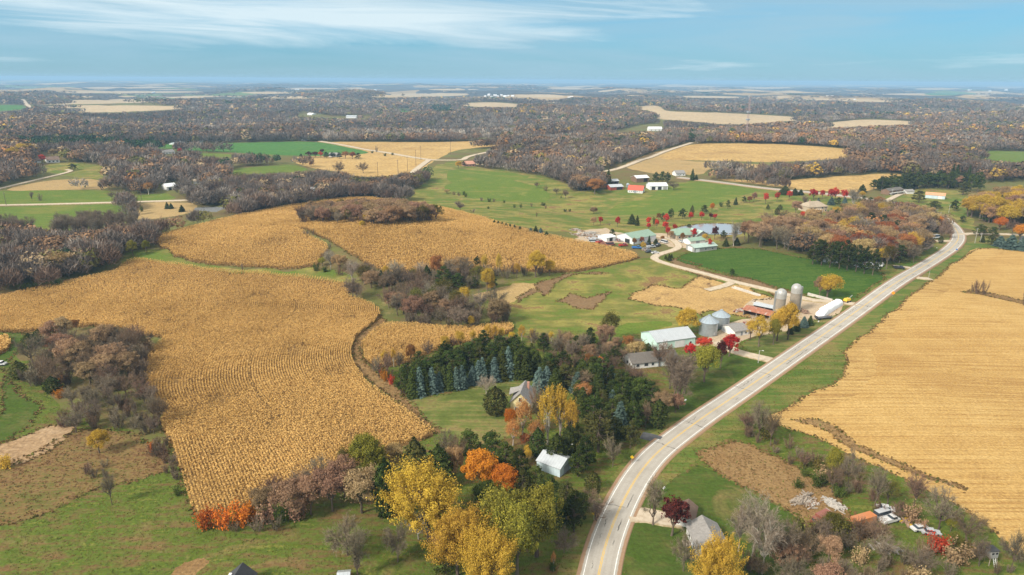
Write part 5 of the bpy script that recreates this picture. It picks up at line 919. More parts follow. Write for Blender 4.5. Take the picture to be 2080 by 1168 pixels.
def build_haze():
    m, g = new_mat('haze'); p = g.new('ShaderNodeVolumePrincipled', {'Color': (0.42, 0.70, 0.98), 'Density': 0.000105, 'Anisotropy': 0.0})
    o = g.new('ShaderNodeOutputMaterial'); g.l.new(p.outputs[0], o.inputs[1])
    x, y0, y1, z0, z1 = 40000, -1500, 40000, -75, 128
    v = [(-x, y0, z0), (x, y0, z0), (x, y1, z0), (-x, y1, z0), (-x, y0, z1), (x, y0, z1), (x, y1, z1), (-x, y1, z1)]
    tag(mesh_obj('haze', v, [(0, 3, 2, 1), (4, 5, 6, 7), (0, 1, 5, 4), (1, 2, 6, 5), (2, 3, 7, 6), (3, 0, 4, 7)], 'haze'), 'thin blue autumn haze over the countryside', kind='stuff')
# ------------------------------------------------------------------ standing corn and rough grass
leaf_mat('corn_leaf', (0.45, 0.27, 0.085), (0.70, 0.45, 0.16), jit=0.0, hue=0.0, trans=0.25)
leaf_mat('dry_grass', (0.15, 0.09, 0.038), (0.26, 0.17, 0.07), jit=0.0, hue=0.0, trans=0.2)
leaf_mat('green_grass', (0.075, 0.085, 0.02), (0.20, 0.19, 0.05), jit=0.0, hue=0.0, trans=0.2)
RB = at(*np.array([(905,900),(880,872),(850,848),(810,820),(760,785),(722,745),(710,716),(722,690),(758,662),(772,641),(740,612),(700,580)], float).T)[:, :2]
RB = RB[np.argsort(RB[:, 1])]
_ry = np.concatenate([[100, 150], RB[:, 1], [520, 700]]); _s = np.polyfit(RB[:, 1], RB[:, 0], 4)
def right_edge(y): return np.polyval(_s, np.clip(y, RB[0, 1], RB[-1, 1])) + np.where(y < RB[0, 1], (y - RB[0, 1]) * np.polyval(np.polyder(_s), RB[0, 1]), 0)
def corn(label, k, mode, row, step, per, size, hgt, seed):
    r = np.random.RandomState(seed); w = REGW[k][3]; x0, y0 = w.min(0); x1, y1 = w.max(0); x0 = max(x0, -420)
    y0 = max(y0, 60)
    if mode == 'edge':
        ys = np.arange(y0, y1, step); us = np.arange(0, 520, row); U, Y = np.meshgrid(us, ys); Y = Y + r.uniform(-.5, .5, Y.shape) * step
        sl = np.polyval(np.polyder(_s), np.clip(Y, RB[0, 1], RB[-1, 1])); X = right_edge(Y) + 6 - U * np.sqrt(1 + .6 * sl ** 2)
    else:
        xs = np.arange(x0, x1, step); us = np.arange(y0 - 60, y1 + 60, row); X, U = np.meshgrid(xs, us); X = X + r.uniform(-.5, .5, X.shape) * step
        Y = U + mode * ((X - (x0 + x1) / 2) ** 2) / 800
    X = X.ravel() + r.normal(0, .06 * row, X.size); Y = Y.ravel(); ok = inpoly(X, Y, w)
    p1 = wsum(_waves(10, 5, 60, seed), X, Y); p2 = wsum(_waves(7, 20, 140, seed + 1), X, Y)
    ok &= r.uniform(0, 1, X.shape) > .04 + .5 * sstep(1.1, 2.2, p1)
    if mode == 'edge': iu = np.round(U.ravel() / row).astype(int); ok &= ~((iu % 41 == 7) & (p2 > -.2) & (r.uniform(0, 1, X.shape) < .55)) & ~((iu % 97 == 1) & (p2 > .9) & (r.uniform(0, 1, X.shape) < .7))
    X, Y, p1, p2 = X[ok], Y[ok], p1[ok], p2[ok]; n = len(X); Z = hz(X, Y)
    h = hgt * (1 + .05 * p2 - .05 * p1 + r.uniform(-.09, .07, n))
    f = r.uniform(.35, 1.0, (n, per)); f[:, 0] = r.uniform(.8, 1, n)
    c = np.stack([X[:, None] + r.normal(0, .13 * row, (n, per)), Y[:, None] + r.normal(0, .2 * row, (n, per)), Z[:, None] + h[:, None] * f], -1).reshape(-1, 3)
    nr = r.normal(0, .4, c.shape) + (0, 0, .9); Q = leafquads(r, c, nr, size, 1.5, .35)
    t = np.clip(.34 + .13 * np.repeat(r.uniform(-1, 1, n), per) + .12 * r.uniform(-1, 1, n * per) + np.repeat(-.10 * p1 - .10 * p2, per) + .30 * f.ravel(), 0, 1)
    F = np.arange(len(Q) * 4).reshape(-1, 4)
    tag(mesh_obj('standing_corn', Q.reshape(-1, 3), F, 'corn_leaf', attrs={'tint': ('FLOAT', t)}), label, 'corn', kind='stuff'); print('corn', n)
def build_corn():
    ks = {l: i for i, (n, l, m, w) in enumerate(REGW)}
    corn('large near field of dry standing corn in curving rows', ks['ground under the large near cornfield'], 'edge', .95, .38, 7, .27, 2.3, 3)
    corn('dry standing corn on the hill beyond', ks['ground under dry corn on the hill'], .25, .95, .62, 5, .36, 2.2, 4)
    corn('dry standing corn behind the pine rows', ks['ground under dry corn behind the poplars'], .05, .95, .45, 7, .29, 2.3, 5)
    corn('small stand of dry corn at the left edge', ks['ground under a small stand of corn at the left edge'], 'edge', 1.0, .7, 5, .55, 2.2, 6)
def rough_grass():
    """tufts along the field edges and over the weedy ground"""
    r = np.random.RandomState(12); PX, S, KD = [], [], []
    for (n, l, m, w) in REGW:
        if n in ('corn_floor', 'stubble_field', 'weeds', 'path', 'feedlot', 'mud', 'lawn', 'dirt', 'wheat_field', 'pond') and np.hypot(*w.mean(0)) < 700:
            d = np.hypot(w[:, 0], w[:, 1]); seg = np.roll(w, -1, 0) - w; L = np.hypot(*seg.T)
            for i in range(len(w)):
                if d[i] > 650: continue
                k = int(L[i] * (2.0 if n != 'lawn' else .5)); t = r.uniform(0, 1, (k, 1)); PX.append(w[i] + seg[i] * t + r.normal(0, .55, (k, 2))); S.append(np.full(k, .5)); KD.append(r.uniform(0, 1, k) < (.35 if n in ('lawn', 'wheat_field') else .7))
        if n in ('weeds', 'path') and np.hypot(*w.mean(0)) < 600 and 'green farm track' not in l:
            x0, y0 = w.min(0); x1, y1 = w.max(0); x0 = max(x0, -260); k = int(min(60000, (x1 - x0) * (y1 - y0) * .7)); p = np.column_stack([r.uniform(x0, x1, k), r.uniform(y0, y1, k)]); p = p[inpoly(p[:, 0], p[:, 1], w)]
            PX.append(p); S.append(np.full(len(p), .28)); KD.append(r.uniform(0, 1, len(p)) < .8)
    k = 90000; a = r.uniform(-.72, .72, k); q = np.sqrt(r.uniform(70 ** 2, 300 ** 2, k)); p = np.column_stack([np.sin(a) * q, np.cos(a) * q]); lawn = np.zeros(k, bool)
    for (n, l, m, w) in REGW:
        i = inpoly(p[:, 0], p[:, 1], w); lawn[i] = n in ('pasture', 'verge')
    p = p[lawn]; PX.append(p); S.append(np.full(len(p), .17)); KD.append((wsum(_waves(8, 8, 60, 19), p[:, 0], p[:, 1]) > .9) & (r.uniform(0, 1, len(p)) < .7))
    P = np.concatenate(PX); S = np.concatenate(S); KD = np.concatenate(KD); D = np.hypot(P[:, 0], P[:, 1]); ok = np.ones(len(P), bool)
    for rw, half in ROADS:
        i = np.where((P[:, 0] > rw[:, 0].min() - 9) & (P[:, 0] < rw[:, 0].max() + 9) & (P[:, 1] > rw[:, 1].min() - 9) & (P[:, 1] < rw[:, 1].max() + 9))[0]
        for c in range(0, len(i), 5000):
            j = i[c:c + 5000]; ok[j] &= ((P[j, None, 0] - rw[None, :, 0]) ** 2 + (P[j, None, 1] - rw[None, :, 1]) ** 2).min(1) > (half + 1.5) ** 2
    P, S, KD = P[ok], S[ok], KD[ok]; Z = hz(P[:, 0], P[:, 1]); pa = wsum(_waves(8, 6, 50, 9), P[:, 0], P[:, 1])
    for nm, mt, lab, sel in (('dry_grass', 'dry_grass', 'tan dead grass along the field edges', KD), ('green_grass', 'green_grass', 'rough green grass along the field edges', ~KD)):
        p, s, z, q = P[sel], S[sel], Z[sel], pa[sel]; n = len(p); c = np.column_stack([p, z + .3 * s]); c = np.repeat(c, 3, 0) + r.normal(0, .18, (3 * n, 3)) * (1, 1, .3)
        Q = leafquads(r, c, r.normal(0, .8, c.shape) + (0, 0, .35), np.repeat(s, 3), 1.2, .3); t = np.clip(.45 + .12 * np.repeat(q, 3) + r.uniform(-.4, .4, 3 * n), 0, 1)
        tag(mesh_obj(nm, Q.reshape(-1, 3), np.arange(12 * n).reshape(-1, 4), mt, attrs={'tint': ('FLOAT', t)}), lab, 'grass', kind='stuff'); print(nm, n)
build_corn(); rough_grass()
# ------------------------------------------------------------------ surfaces of buildings and machines
def paint(name, col, rough=0.6, var=0.12, rib=None, spots=None, metal=0.0, spec=0.3, sc=0.6):
    m, g = new_mat(name); tc = g.new('ShaderNodeTexCoord').outputs['Object']
    n = g.noise(tc, sc, 5, 0.65); c = g.mix(g.mapr(n, 0.3, 0.7), tuple(v * (1 - var) for v in col), tuple(min(1, v * (1 + var)) for v in col))
    if spots: c = g.mix(g.mapr(g.noise(tc, spots[0], 5, 0.65), spots[1], spots[1] + .12), c, spots[2])
    nrm = None
    if rib:      # ribs of sheet metal or lap siding: (axis, period)
        sp = g.new('ShaderNodeSeparateXYZ', {0: tc}); fr = g.math('FRACT', g.math('DIVIDE', sp.outputs[rib[0]], rib[1]))
        ln = g.math('LESS_THAN', fr, 0.14); c = g.mix(g.math('MULTIPLY', ln, 0.30), c, tuple(v * .45 for v in col))
    finish(g, c, rough, metal=metal, spec=spec); return m
paint('white_siding', (0.74, 0.73, 0.70), rib=(2, .25)); paint('white_metal', (0.76, 0.77, 0.77), 0.45, rib=(0, .9)); paint('mint_metal', (0.54, 0.74, 0.66), 0.5, rib=(0, .9)); paint('pale_blue_metal', (0.50, 0.60, 0.64), 0.5, rib=(0, .9))
paint('yellow_siding', (0.66, 0.56, 0.30), rib=(2, .25)); paint('red_boards', (0.32, 0.07, 0.045), rib=(0, .5)); paint('brown_boards', (0.20, 0.125, 0.08), rib=(0, .5)); paint('tan_stone', (0.44, 0.35, 0.25), 0.9, .25, sc=2.0); paint('grey_boards', (0.32, 0.31, 0.29), rib=(0, .5)); paint('pink_brick', (0.42, 0.22, 0.16), .9, .2, sc=2)
paint('roof_silver', (0.50, 0.53, 0.55), 0.42, .08, rib=(0, .9), metal=.35, spots=(.25, .68, (.42, .40, .36))); paint('roof_white', (0.72, 0.74, 0.75), 0.45, rib=(0, .9)); paint('roof_green', (0.23, 0.33, 0.25), 0.5, rib=(0, .9)); paint('roof_palegreen', (0.36, 0.46, 0.40), 0.5, rib=(0, .9))
paint('roof_shingle', (0.135, 0.12, 0.105), .95, .22, sc=1.5); paint('roof_grey', (0.25, 0.235, 0.22), .95, .2, sc=1.5); paint('roof_dark', (0.055, 0.056, 0.06), .9, .2); paint('roof_brown', (0.17, 0.115, 0.085), .95, .2); paint('roof_tan', (0.36, 0.29, 0.21), .95, .2); paint('roof_red', (0.55, 0.11, 0.065), .55, .1, rib=(0, .9)); paint('roof_orange', (0.60, 0.30, 0.16), .6, .1, rib=(0, .9)); paint('roof_pink', (0.50, 0.26, 0.18), .9, .2)
paint('rust_metal', (0.33, 0.13, 0.075), .8, .3, rib=(0, .8), spots=(.4, .56, (.48, .42, .38)))
paint('galvanised', (0.34, 0.375, 0.39), 0.38, .15, rib=(2, .55), metal=.45); paint('galvanised_roof', (0.40, 0.47, 0.52), .38, .1, metal=.45); paint('silo_staves', (0.27, 0.23, 0.18), .9, .2, rib=(2, .75), sc=.4); paint('silo_dome', (0.40, 0.39, 0.365), .45, .1, metal=.2)
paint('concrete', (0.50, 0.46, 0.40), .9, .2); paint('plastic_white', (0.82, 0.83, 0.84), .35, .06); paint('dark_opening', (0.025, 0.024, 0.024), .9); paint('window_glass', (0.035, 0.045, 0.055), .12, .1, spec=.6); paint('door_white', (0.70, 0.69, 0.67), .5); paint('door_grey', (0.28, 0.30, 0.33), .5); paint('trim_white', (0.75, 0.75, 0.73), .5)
paint('pole_wood', (0.13, 0.095, 0.07), .9, .2); paint('pole_grey', (0.40, 0.385, 0.36), .8, .15); paint('steel', (0.40, 0.41, 0.42), .45, metal=.4); paint('mast_paint', (0.42, 0.30, 0.29), .6)
paint('sign_yellow', (0.75, 0.48, 0.02), .5); paint('sign_orange', (0.75, 0.27, 0.02), .5); paint('tyre', (0.02, 0.02, 0.02), .9); paint('logs', (0.30, 0.25, 0.20), .9, .35, sc=1.5); paint('scrap_pale', (0.40, 0.37, 0.33), .8, .3, sc=1.5); paint('scrap_brown', (0.26, 0.17, 0.115), .9, .4, sc=1.2); paint('lamp_glass', (0.7, 0.7, 0.65), .2)
for nm, c in (('car_white', (.58, .58, .57)), ('car_silver', (.42, .43, .44)), ('car_dark', (.04, .042, .05)), ('car_red', (.42, .04, .03)), ('car_blue', (.04, .16, .42)), ('car_orange', (.46, .17, .06)), ('car_green', (.05, .16, .06)), ('car_yellow', (.70, .45, .03)), ('rust_red', (.24, .075, .05))): paint(nm, c, .35, .08, spec=.5)

class MB:
    """collects plain faces of ONE mesh"""
    def __init__(s): s.v = []; s.f = []
    def face(s, *pts):
        b = len(s.v); s.v += [tuple(p) for p in pts]; s.f.append(list(range(b, b + len(pts))))
    def box(s, x0, y0, z0, x1, y1, z1, top=None):
        dx, dy = top or (0, 0); b = len(s.v)
        s.v += [(x0, y0, z0), (x1, y0, z0), (x1, y1, z0), (x0, y1, z0), (x0 + dx, y0 + dy, z1), (x1 - dx, y0 + dy, z1), (x1 - dx, y1 - dy, z1), (x0 + dx, y1 - dy, z1)]
        s.f += [[b, b + 3, b + 2, b + 1], [b + 4, b + 5, b + 6, b + 7], [b, b + 1, b + 5, b + 4], [b + 1, b + 2, b + 6, b + 5], [b + 2, b + 3, b + 7, b + 6], [b + 3, b, b + 4, b + 7]]
    def slab(s, top, th):
        """a sheet with thickness below the given corner points"""
        n = len(top); b = len(s.v); s.v += [tuple(p) for p in top] + [(p[0], p[1], p[2] - th) for p in top]
        s.f.append(list(range(b, b + n))); s.f.append([b + n + i for i in reversed(range(n))])
        for i in range(n): j = (i + 1) % n; s.f.append([b + j, b + i, b + n + i, b + n + j])
    def cyl(s, c, r0, r1, z0, z1, n=16, cap=True):
        b = len(s.v)
        for r, z in ((r0, z0), (r1, z1)): s.v += [(c[0] + r * math.cos(6.28319 * i / n), c[1] + r * math.sin(6.28319 * i / n), z) for i in range(n)]
        for i in range(n): j = (i + 1) % n; s.f.append([b + i, b + j, b + n + j, b + n + i])
        if cap: s.f.append([b + n + i for i in range(n)]); s.f.append([b + i for i in reversed(range(n))])
    def dome(s, c, r, z0, h, n=20, m=6):
        for k in range(m):
            a0, a1 = k / m * math.pi / 2, (k + 1) / m * math.pi / 2; s.cyl(c, r * math.cos(a0), max(.01, r * math.cos(a1)), z0 + h * math.sin(a0), z0 + h * math.sin(a1), n, False)
    def bar(s, p, q, w):
        p, q = Vector(p), Vector(q); d = (q - p).normalized(); a = d.cross(Vector((0, 0, 1)) if abs(d.z) < .9 else Vector((1, 0, 0))).normalized() * w / 2; c = d.cross(a).normalized() * w / 2
        b = len(s.v); s.v += [tuple(e + o) for e in (p, q) for o in (-a - c, a - c, a + c, -a + c)]
        s.f += [[b, b + 3, b + 2, b + 1], [b + 4, b + 5, b + 6, b + 7]] + [[b + i, b + (i + 1) % 4, b + 4 + (i + 1) % 4, b + 4 + i] for i in range(4)]
    def wheel(s, c, r, w, axis=1, n=14):
        b = len(s.v)
        for o in (-w / 2, w / 2):
            for i in range(n):
                p = [c[0] + r * math.cos(6.28319 * i / n), c[1], c[2] + r * math.sin(6.28319 * i / n)] if axis == 1 else [c[0], c[1] + r * math.cos(6.28319 * i / n), c[2] + r * math.sin(6.28319 * i / n)]
                p[axis] += o; s.v.append(tuple(p))
        for i in range(n): j = (i + 1) % n; s.f.append([b + i, b + j, b + n + j, b + n + i])
        s.f += [[b + i for i in reversed(range(n))], [b + n + i for i in range(n)]]
    def build(s, name, mat, parent=None, label=None, smooth=False):
        o = mesh_obj(name, s.v, s.f, mat, parent, smooth=False)
        if smooth: o.data.polygons.foreach_set('use_smooth', np.ones(len(o.data.polygons), bool))
        bm = bmesh.new(); bm.from_mesh(o.data); bmesh.ops.remove_doubles(bm, verts=bm.verts, dist=1e-4); bmesh.ops.recalc_face_normals(bm, faces=bm.faces); bm.to_mesh(o.data); bm.free()
        if label: o['label'] = label
        return o
def empty(name, p, yaw, label, cat, group=None):
    r = bpy.data.objects.new(name, None); r.empty_display_size = .5; COL.objects.link(r); r.location = p; r.rotation_euler = (0, 0, yaw); tag(r, label, cat, group); return r
def line_px(a, b):
    A, B = at1(*a), at1(*b); return A, B, (B - A).xy.length, math.atan2(B.y - A.y, B.x - A.x)

def gable(name, label, cat, a, b, depth, wall=3.0, rise=2.0, ridge='u', wm='white_siding', rm='roof_grey', doors=(), wins=(), over=.45, hip=0.0, chim=None, group=None, length=None, open_front=False, roofname='roof', lift=0):
    """a building on the line a-b (the foot of the wall that faces the camera), running `depth` metres away from it"""
    A, B, L, yaw = line_px(a, b); L = length or L; u = Vector((math.cos(yaw), math.sin(yaw), 0)); n = Vector((-u.y, u.x, 0))
    cen = A + u * L / 2 + n * depth / 2; z = min(float(hz(*(A + u * i * L + n * j * depth).xy)) for i in (0, 1) for j in (0, 1)) + lift
    r = empty(name, (cen.x, cen.y, z), yaw, label, cat, group); X, Y = L / 2, depth / 2; H = wall; m = MB()
    if open_front:
        m.box(-X, Y - .2, -.5, X, Y, H); m.box(-X, -Y, -.5, -X + .2, Y - .2, H); m.box(X - .2, -Y, -.5, X, Y - .2, H)
        k = max(2, int(L / 5)); [m.box(-X + .2 + (L - .6) * i / k, -Y, -.5, -X + .45 + (L - .6) * i / k, -Y + .25, H) for i in range(1, k)]
    else:
        c = [(-X, -Y), (X, -Y), (X, Y), (-X, Y)]
        for i in range(4): p, q = c[i], c[(i + 1) % 4]; m.face((*p, -.5), (*q, -.5), (*q, H), (*p, H))
    if not hip:
        if ridge == 'u': m.face((-X, Y, H), (-X, -Y, H), (-X, 0, H + rise)); m.face((X, -Y, H), (X, Y, H), (X, 0, H + rise))
        else: m.face((-X, -Y, H), (X, -Y, H), (0, -Y, H + rise)); m.face((X, Y, H), (-X, Y, H), (0, Y, H + rise))
    w = m.build('wall', wm, r); m = MB(); o = over; t = .14
    if ridge == 'u':
        sl = rise / Y; e = H - o * sl + t; top = H + rise + t; h = hip * Y; P = (-X - o + h, 0, top); Q = (X + o - h, 0, top)
        m.slab([(-X - o, -Y - o, e), (X + o, -Y - o, e), Q, P], t); m.slab([(X + o, Y + o, e), (-X - o, Y + o, e), P, Q], t)
        if hip: m.slab([(-X - o, Y + o, e), (-X - o, -Y - o, e), P], t); m.slab([(X + o, -Y - o, e), (X + o, Y + o, e), Q], t)
    else:
        sl = rise / X; e = H - o * sl + t; top = H + rise + t; h = hip * X; P = (0, -Y - o + h, top); Q = (0, Y + o - h, top)
        m.slab([(-X - o, Y + o, e), (-X - o, -Y - o, e), P, Q], t); m.slab([(X + o, -Y - o, e), (X + o, Y + o, e), Q, P], t)
        if hip: m.slab([(-X - o, -Y - o, e), (X + o, -Y - o, e), P], t); m.slab([(X + o, Y + o, e), (-X - o, Y + o, e), Q], t)
    ro = m.build(roofname, rm, r)
    def on(side, s, z0, ww, hh, prj):
        m = MB(); 
        if side in 'fb': cx = -X + L * s; y = -Y if side == 'f' else Y; sg = -1 if side == 'f' else 1; ys = sorted((y + sg * .02, y + sg * prj)); m.box(cx - ww / 2, ys[0], z0, cx + ww / 2, ys[1], z0 + hh)
        else: cy_ = -Y + depth * s; x = -X if side == 'l' else X; sg = -1 if side == 'l' else 1; xs = sorted((x + sg * .02, x + sg * prj)); m.box(xs[0], cy_ - ww / 2, z0, xs[1], cy_ + ww / 2, z0 + hh)
        return m
    for (side, s, ww, hh, mt) in doors: on(side, s, 0.02, ww, hh, .09).build('door', mt, r)
    for (side, s, z0, ww, hh) in wins:
        f = on(side, s, z0 - .1, ww + .24, hh + .2, .07).build('window', 'trim_white', r); on(side, s, z0, ww, hh, .10).build('pane', 'window_glass', f)
    if chim: m = MB(); x, y, hh = chim; m.box(x - .4, y - .4, H, x + .4, y + .4, H + rise + hh); m.build('chimney', 'pink_brick', ro)
    return r, X, Y

def car(label, p, yaw, col, kind='car', group=None, cat=None, sc=1.0):
    nm = {'car': 'parked_car', 'pickup': 'pickup_truck', 'van': 'parked_van'}[kind]; r = empty(nm, p, yaw, label, cat or {'car': 'car', 'pickup': 'pickup', 'van': 'van'}[kind], group); r.scale = (sc,) * 3
    L, W = (4.6, 1.8) if kind == 'car' else (5.6, 2.0); X = L / 2; m = MB()
    prof = {'car': [(-X, .35), (-X, .85), (-X + .9, .95), (-X + .95, .95), (X - 1.2, .92), (X - .1, .78), (X, .35)], 'pickup': [(-X, .5), (-X, 1.05), (.2, 1.1), (X - 1.5, 1.1), (X - .1, 1.0), (X, .5)], 'van': [(-X, .4), (-X, 1.0), (X - 1.0, 1.0), (X - .05, .85), (X, .4)]}[kind]
    n = len(prof)
    for s_ in (-1, 1): m.face(*[(x, s_ * W / 2, z) for x, z in prof])
    for i in range(n): (x0, z0), (x1, z1) = prof[i], prof[(i + 1) % n]; m.face((x0, -W / 2, z0), (x1, -W / 2, z1), (x1, W / 2, z1), (x0, W / 2, z0))
    if kind == 'pickup':
        m.box(-X + .1, -W / 2, 1.05, -X + .18, W / 2, 1.35); m.box(-X + .18, -W / 2, 1.07, .15, -W / 2 + .1, 1.35); m.box(-X + .18, W / 2 - .1, 1.07, .15, W / 2, 1.35)
    b = m.build('body', col, r); c0, c1, ct = {'car': (-1.55, 1.05, 1.42), 'pickup': (.2, 1.75, 1.8), 'van': (-X + .1, X - 1.0, 1.95)}[kind]; zb = .93 if kind == 'car' else 1.08 if kind == 'pickup' else .98
    m = MB(); m.box(c0, -W / 2 + .06, zb, c1, W / 2 - .06, ct - .07, top=(.42 if kind == 'car' else .18, .14)); m.build('window', 'window_glass', r)
    m = MB(); m.box(c0 + (.42 if kind == 'car' else .18), -W / 2 + .2, ct - .06, c1 - (.42 if kind == 'car' else .18), W / 2 - .2, ct); m.build('roof', col, r)
    for sx in (-1, 1):
        for sy in (-1, 1): m = MB(); m.wheel((sx * (X - .85), sy * (W / 2 - .08), .34), .34, .22); m.build('wheel', 'tyre', r)
    for sy in (-1, 1): m = MB(); m.box(X - .05, sy * .6 - .18, .62, X + .03, sy * .6 + .18, .76); m.build('headlight', 'lamp_glass', r)
    return r
def pole(label, x, yb, yt, arms=(), mat='pole_wood', lamp=False, group=None, name='utility_pole', w=.3):
    p, h, _ = px_tree('bare', x, yb, yt); h = max(h, 3.0); r = empty(name, (p.x, p.y, p.z - .1), _rt.uniform(-.3, .3), label, 'pole', group); m = MB(); m.cyl((0, 0), w / 2, w / 3, 0, h, 8); m.build('post', mat, r)
    for z in arms:
        m = MB(); m.box(-1.2, w / 2, h - z, 1.2, w / 2 + .12, h - z + .14); c = m.build('crossarm', mat, r)
        for sx in (-1.05, -.5, .5, 1.05): m = MB(); m.cyl((sx, w / 2 + .06), .06, .04, h - z + .141, h - z + .34, 6); m.build('insulator', 'lamp_glass', c)
    if lamp: m = MB(); m.bar((0, 0, h - .3), (1.2, 0, h), .09); a = m.build('arm', mat, r); m = MB(); m.box(1.0, -.15, h - .12, 1.6, .15, h + .06); m.build('lamp_head', 'lamp_glass', a)
    return r
def road_sign(label, x, yb, yt, mat, size=.9, diamond=True):
    p, h, _ = px_tree('bare', x, yb, yt); r = empty('road_sign', (p.x, p.y, p.z - .05), math.atan2(-p.x, p.y) * 1.0, label, 'road sign'); m = MB(); m.bar((0, 0, 0), (0, 0, h), .09); m.build('post', 'steel', r); s = size / 2 * 1.3; m = MB()
    if diamond: m.slab([(0, -.07, 0)] * 3, .01) if 0 else None
    pts = [(-s, 0), (0, -s), (s, 0), (0, s)] if diamond else [(-s, -s * .8), (s, -s * .8), (s, s * .8), (-s, s * .8)]
    zc = h - s * .2
    for y in (-.06, -.09): m.face(*[(q[0], y, zc + q[1]) for q in pts])
    for i in range(4): q, t = pts[i], pts[(i + 1) % 4]; m.face((q[0], -.06, zc + q[1]), (t[0], -.06, zc + t[1]), (t[0], -.09, zc + t[1]), (q[0], -.09, zc + q[1]))
    m.build('sign_panel', mat, r); return r
def heap(name, label, cat, x, y, lx, ly, hgt, mats, n, seed, long=1.6, w=.18):
    """an untidy heap of poles, boards or stalks, one mesh per material"""
    p = at1(x, y); yaw = random.Random(seed).uniform(0, 3); r = empty(name, p, yaw, label, cat); rr = random.Random(seed)
    for k, mt in enumerate(mats):
        m = MB()
        for i in range(n):
            cx, cy_ = rr.gauss(0, lx * .28), rr.gauss(0, ly * .28); e = math.exp(-(cx / lx) ** 2 * 4 - (cy_ / ly) ** 2 * 4); z = hgt * e * rr.uniform(.1, 1); a = rr.gauss(0, .5) if k == 0 else rr.uniform(0, 3.14); d = Vector((math.cos(a), math.sin(a), rr.gauss(0, .18))) * long * rr.uniform(.4, 1)
            m.bar((cx - d.x, cy_ - d.y, max(.05, z - d.z)), (cx + d.x, cy_ + d.y, max(.1, z + d.z)), w * rr.uniform(.6, 1.6))
        m.build(('timber', 'scrap', 'rubble')[k % 3], mt, r)
    return r

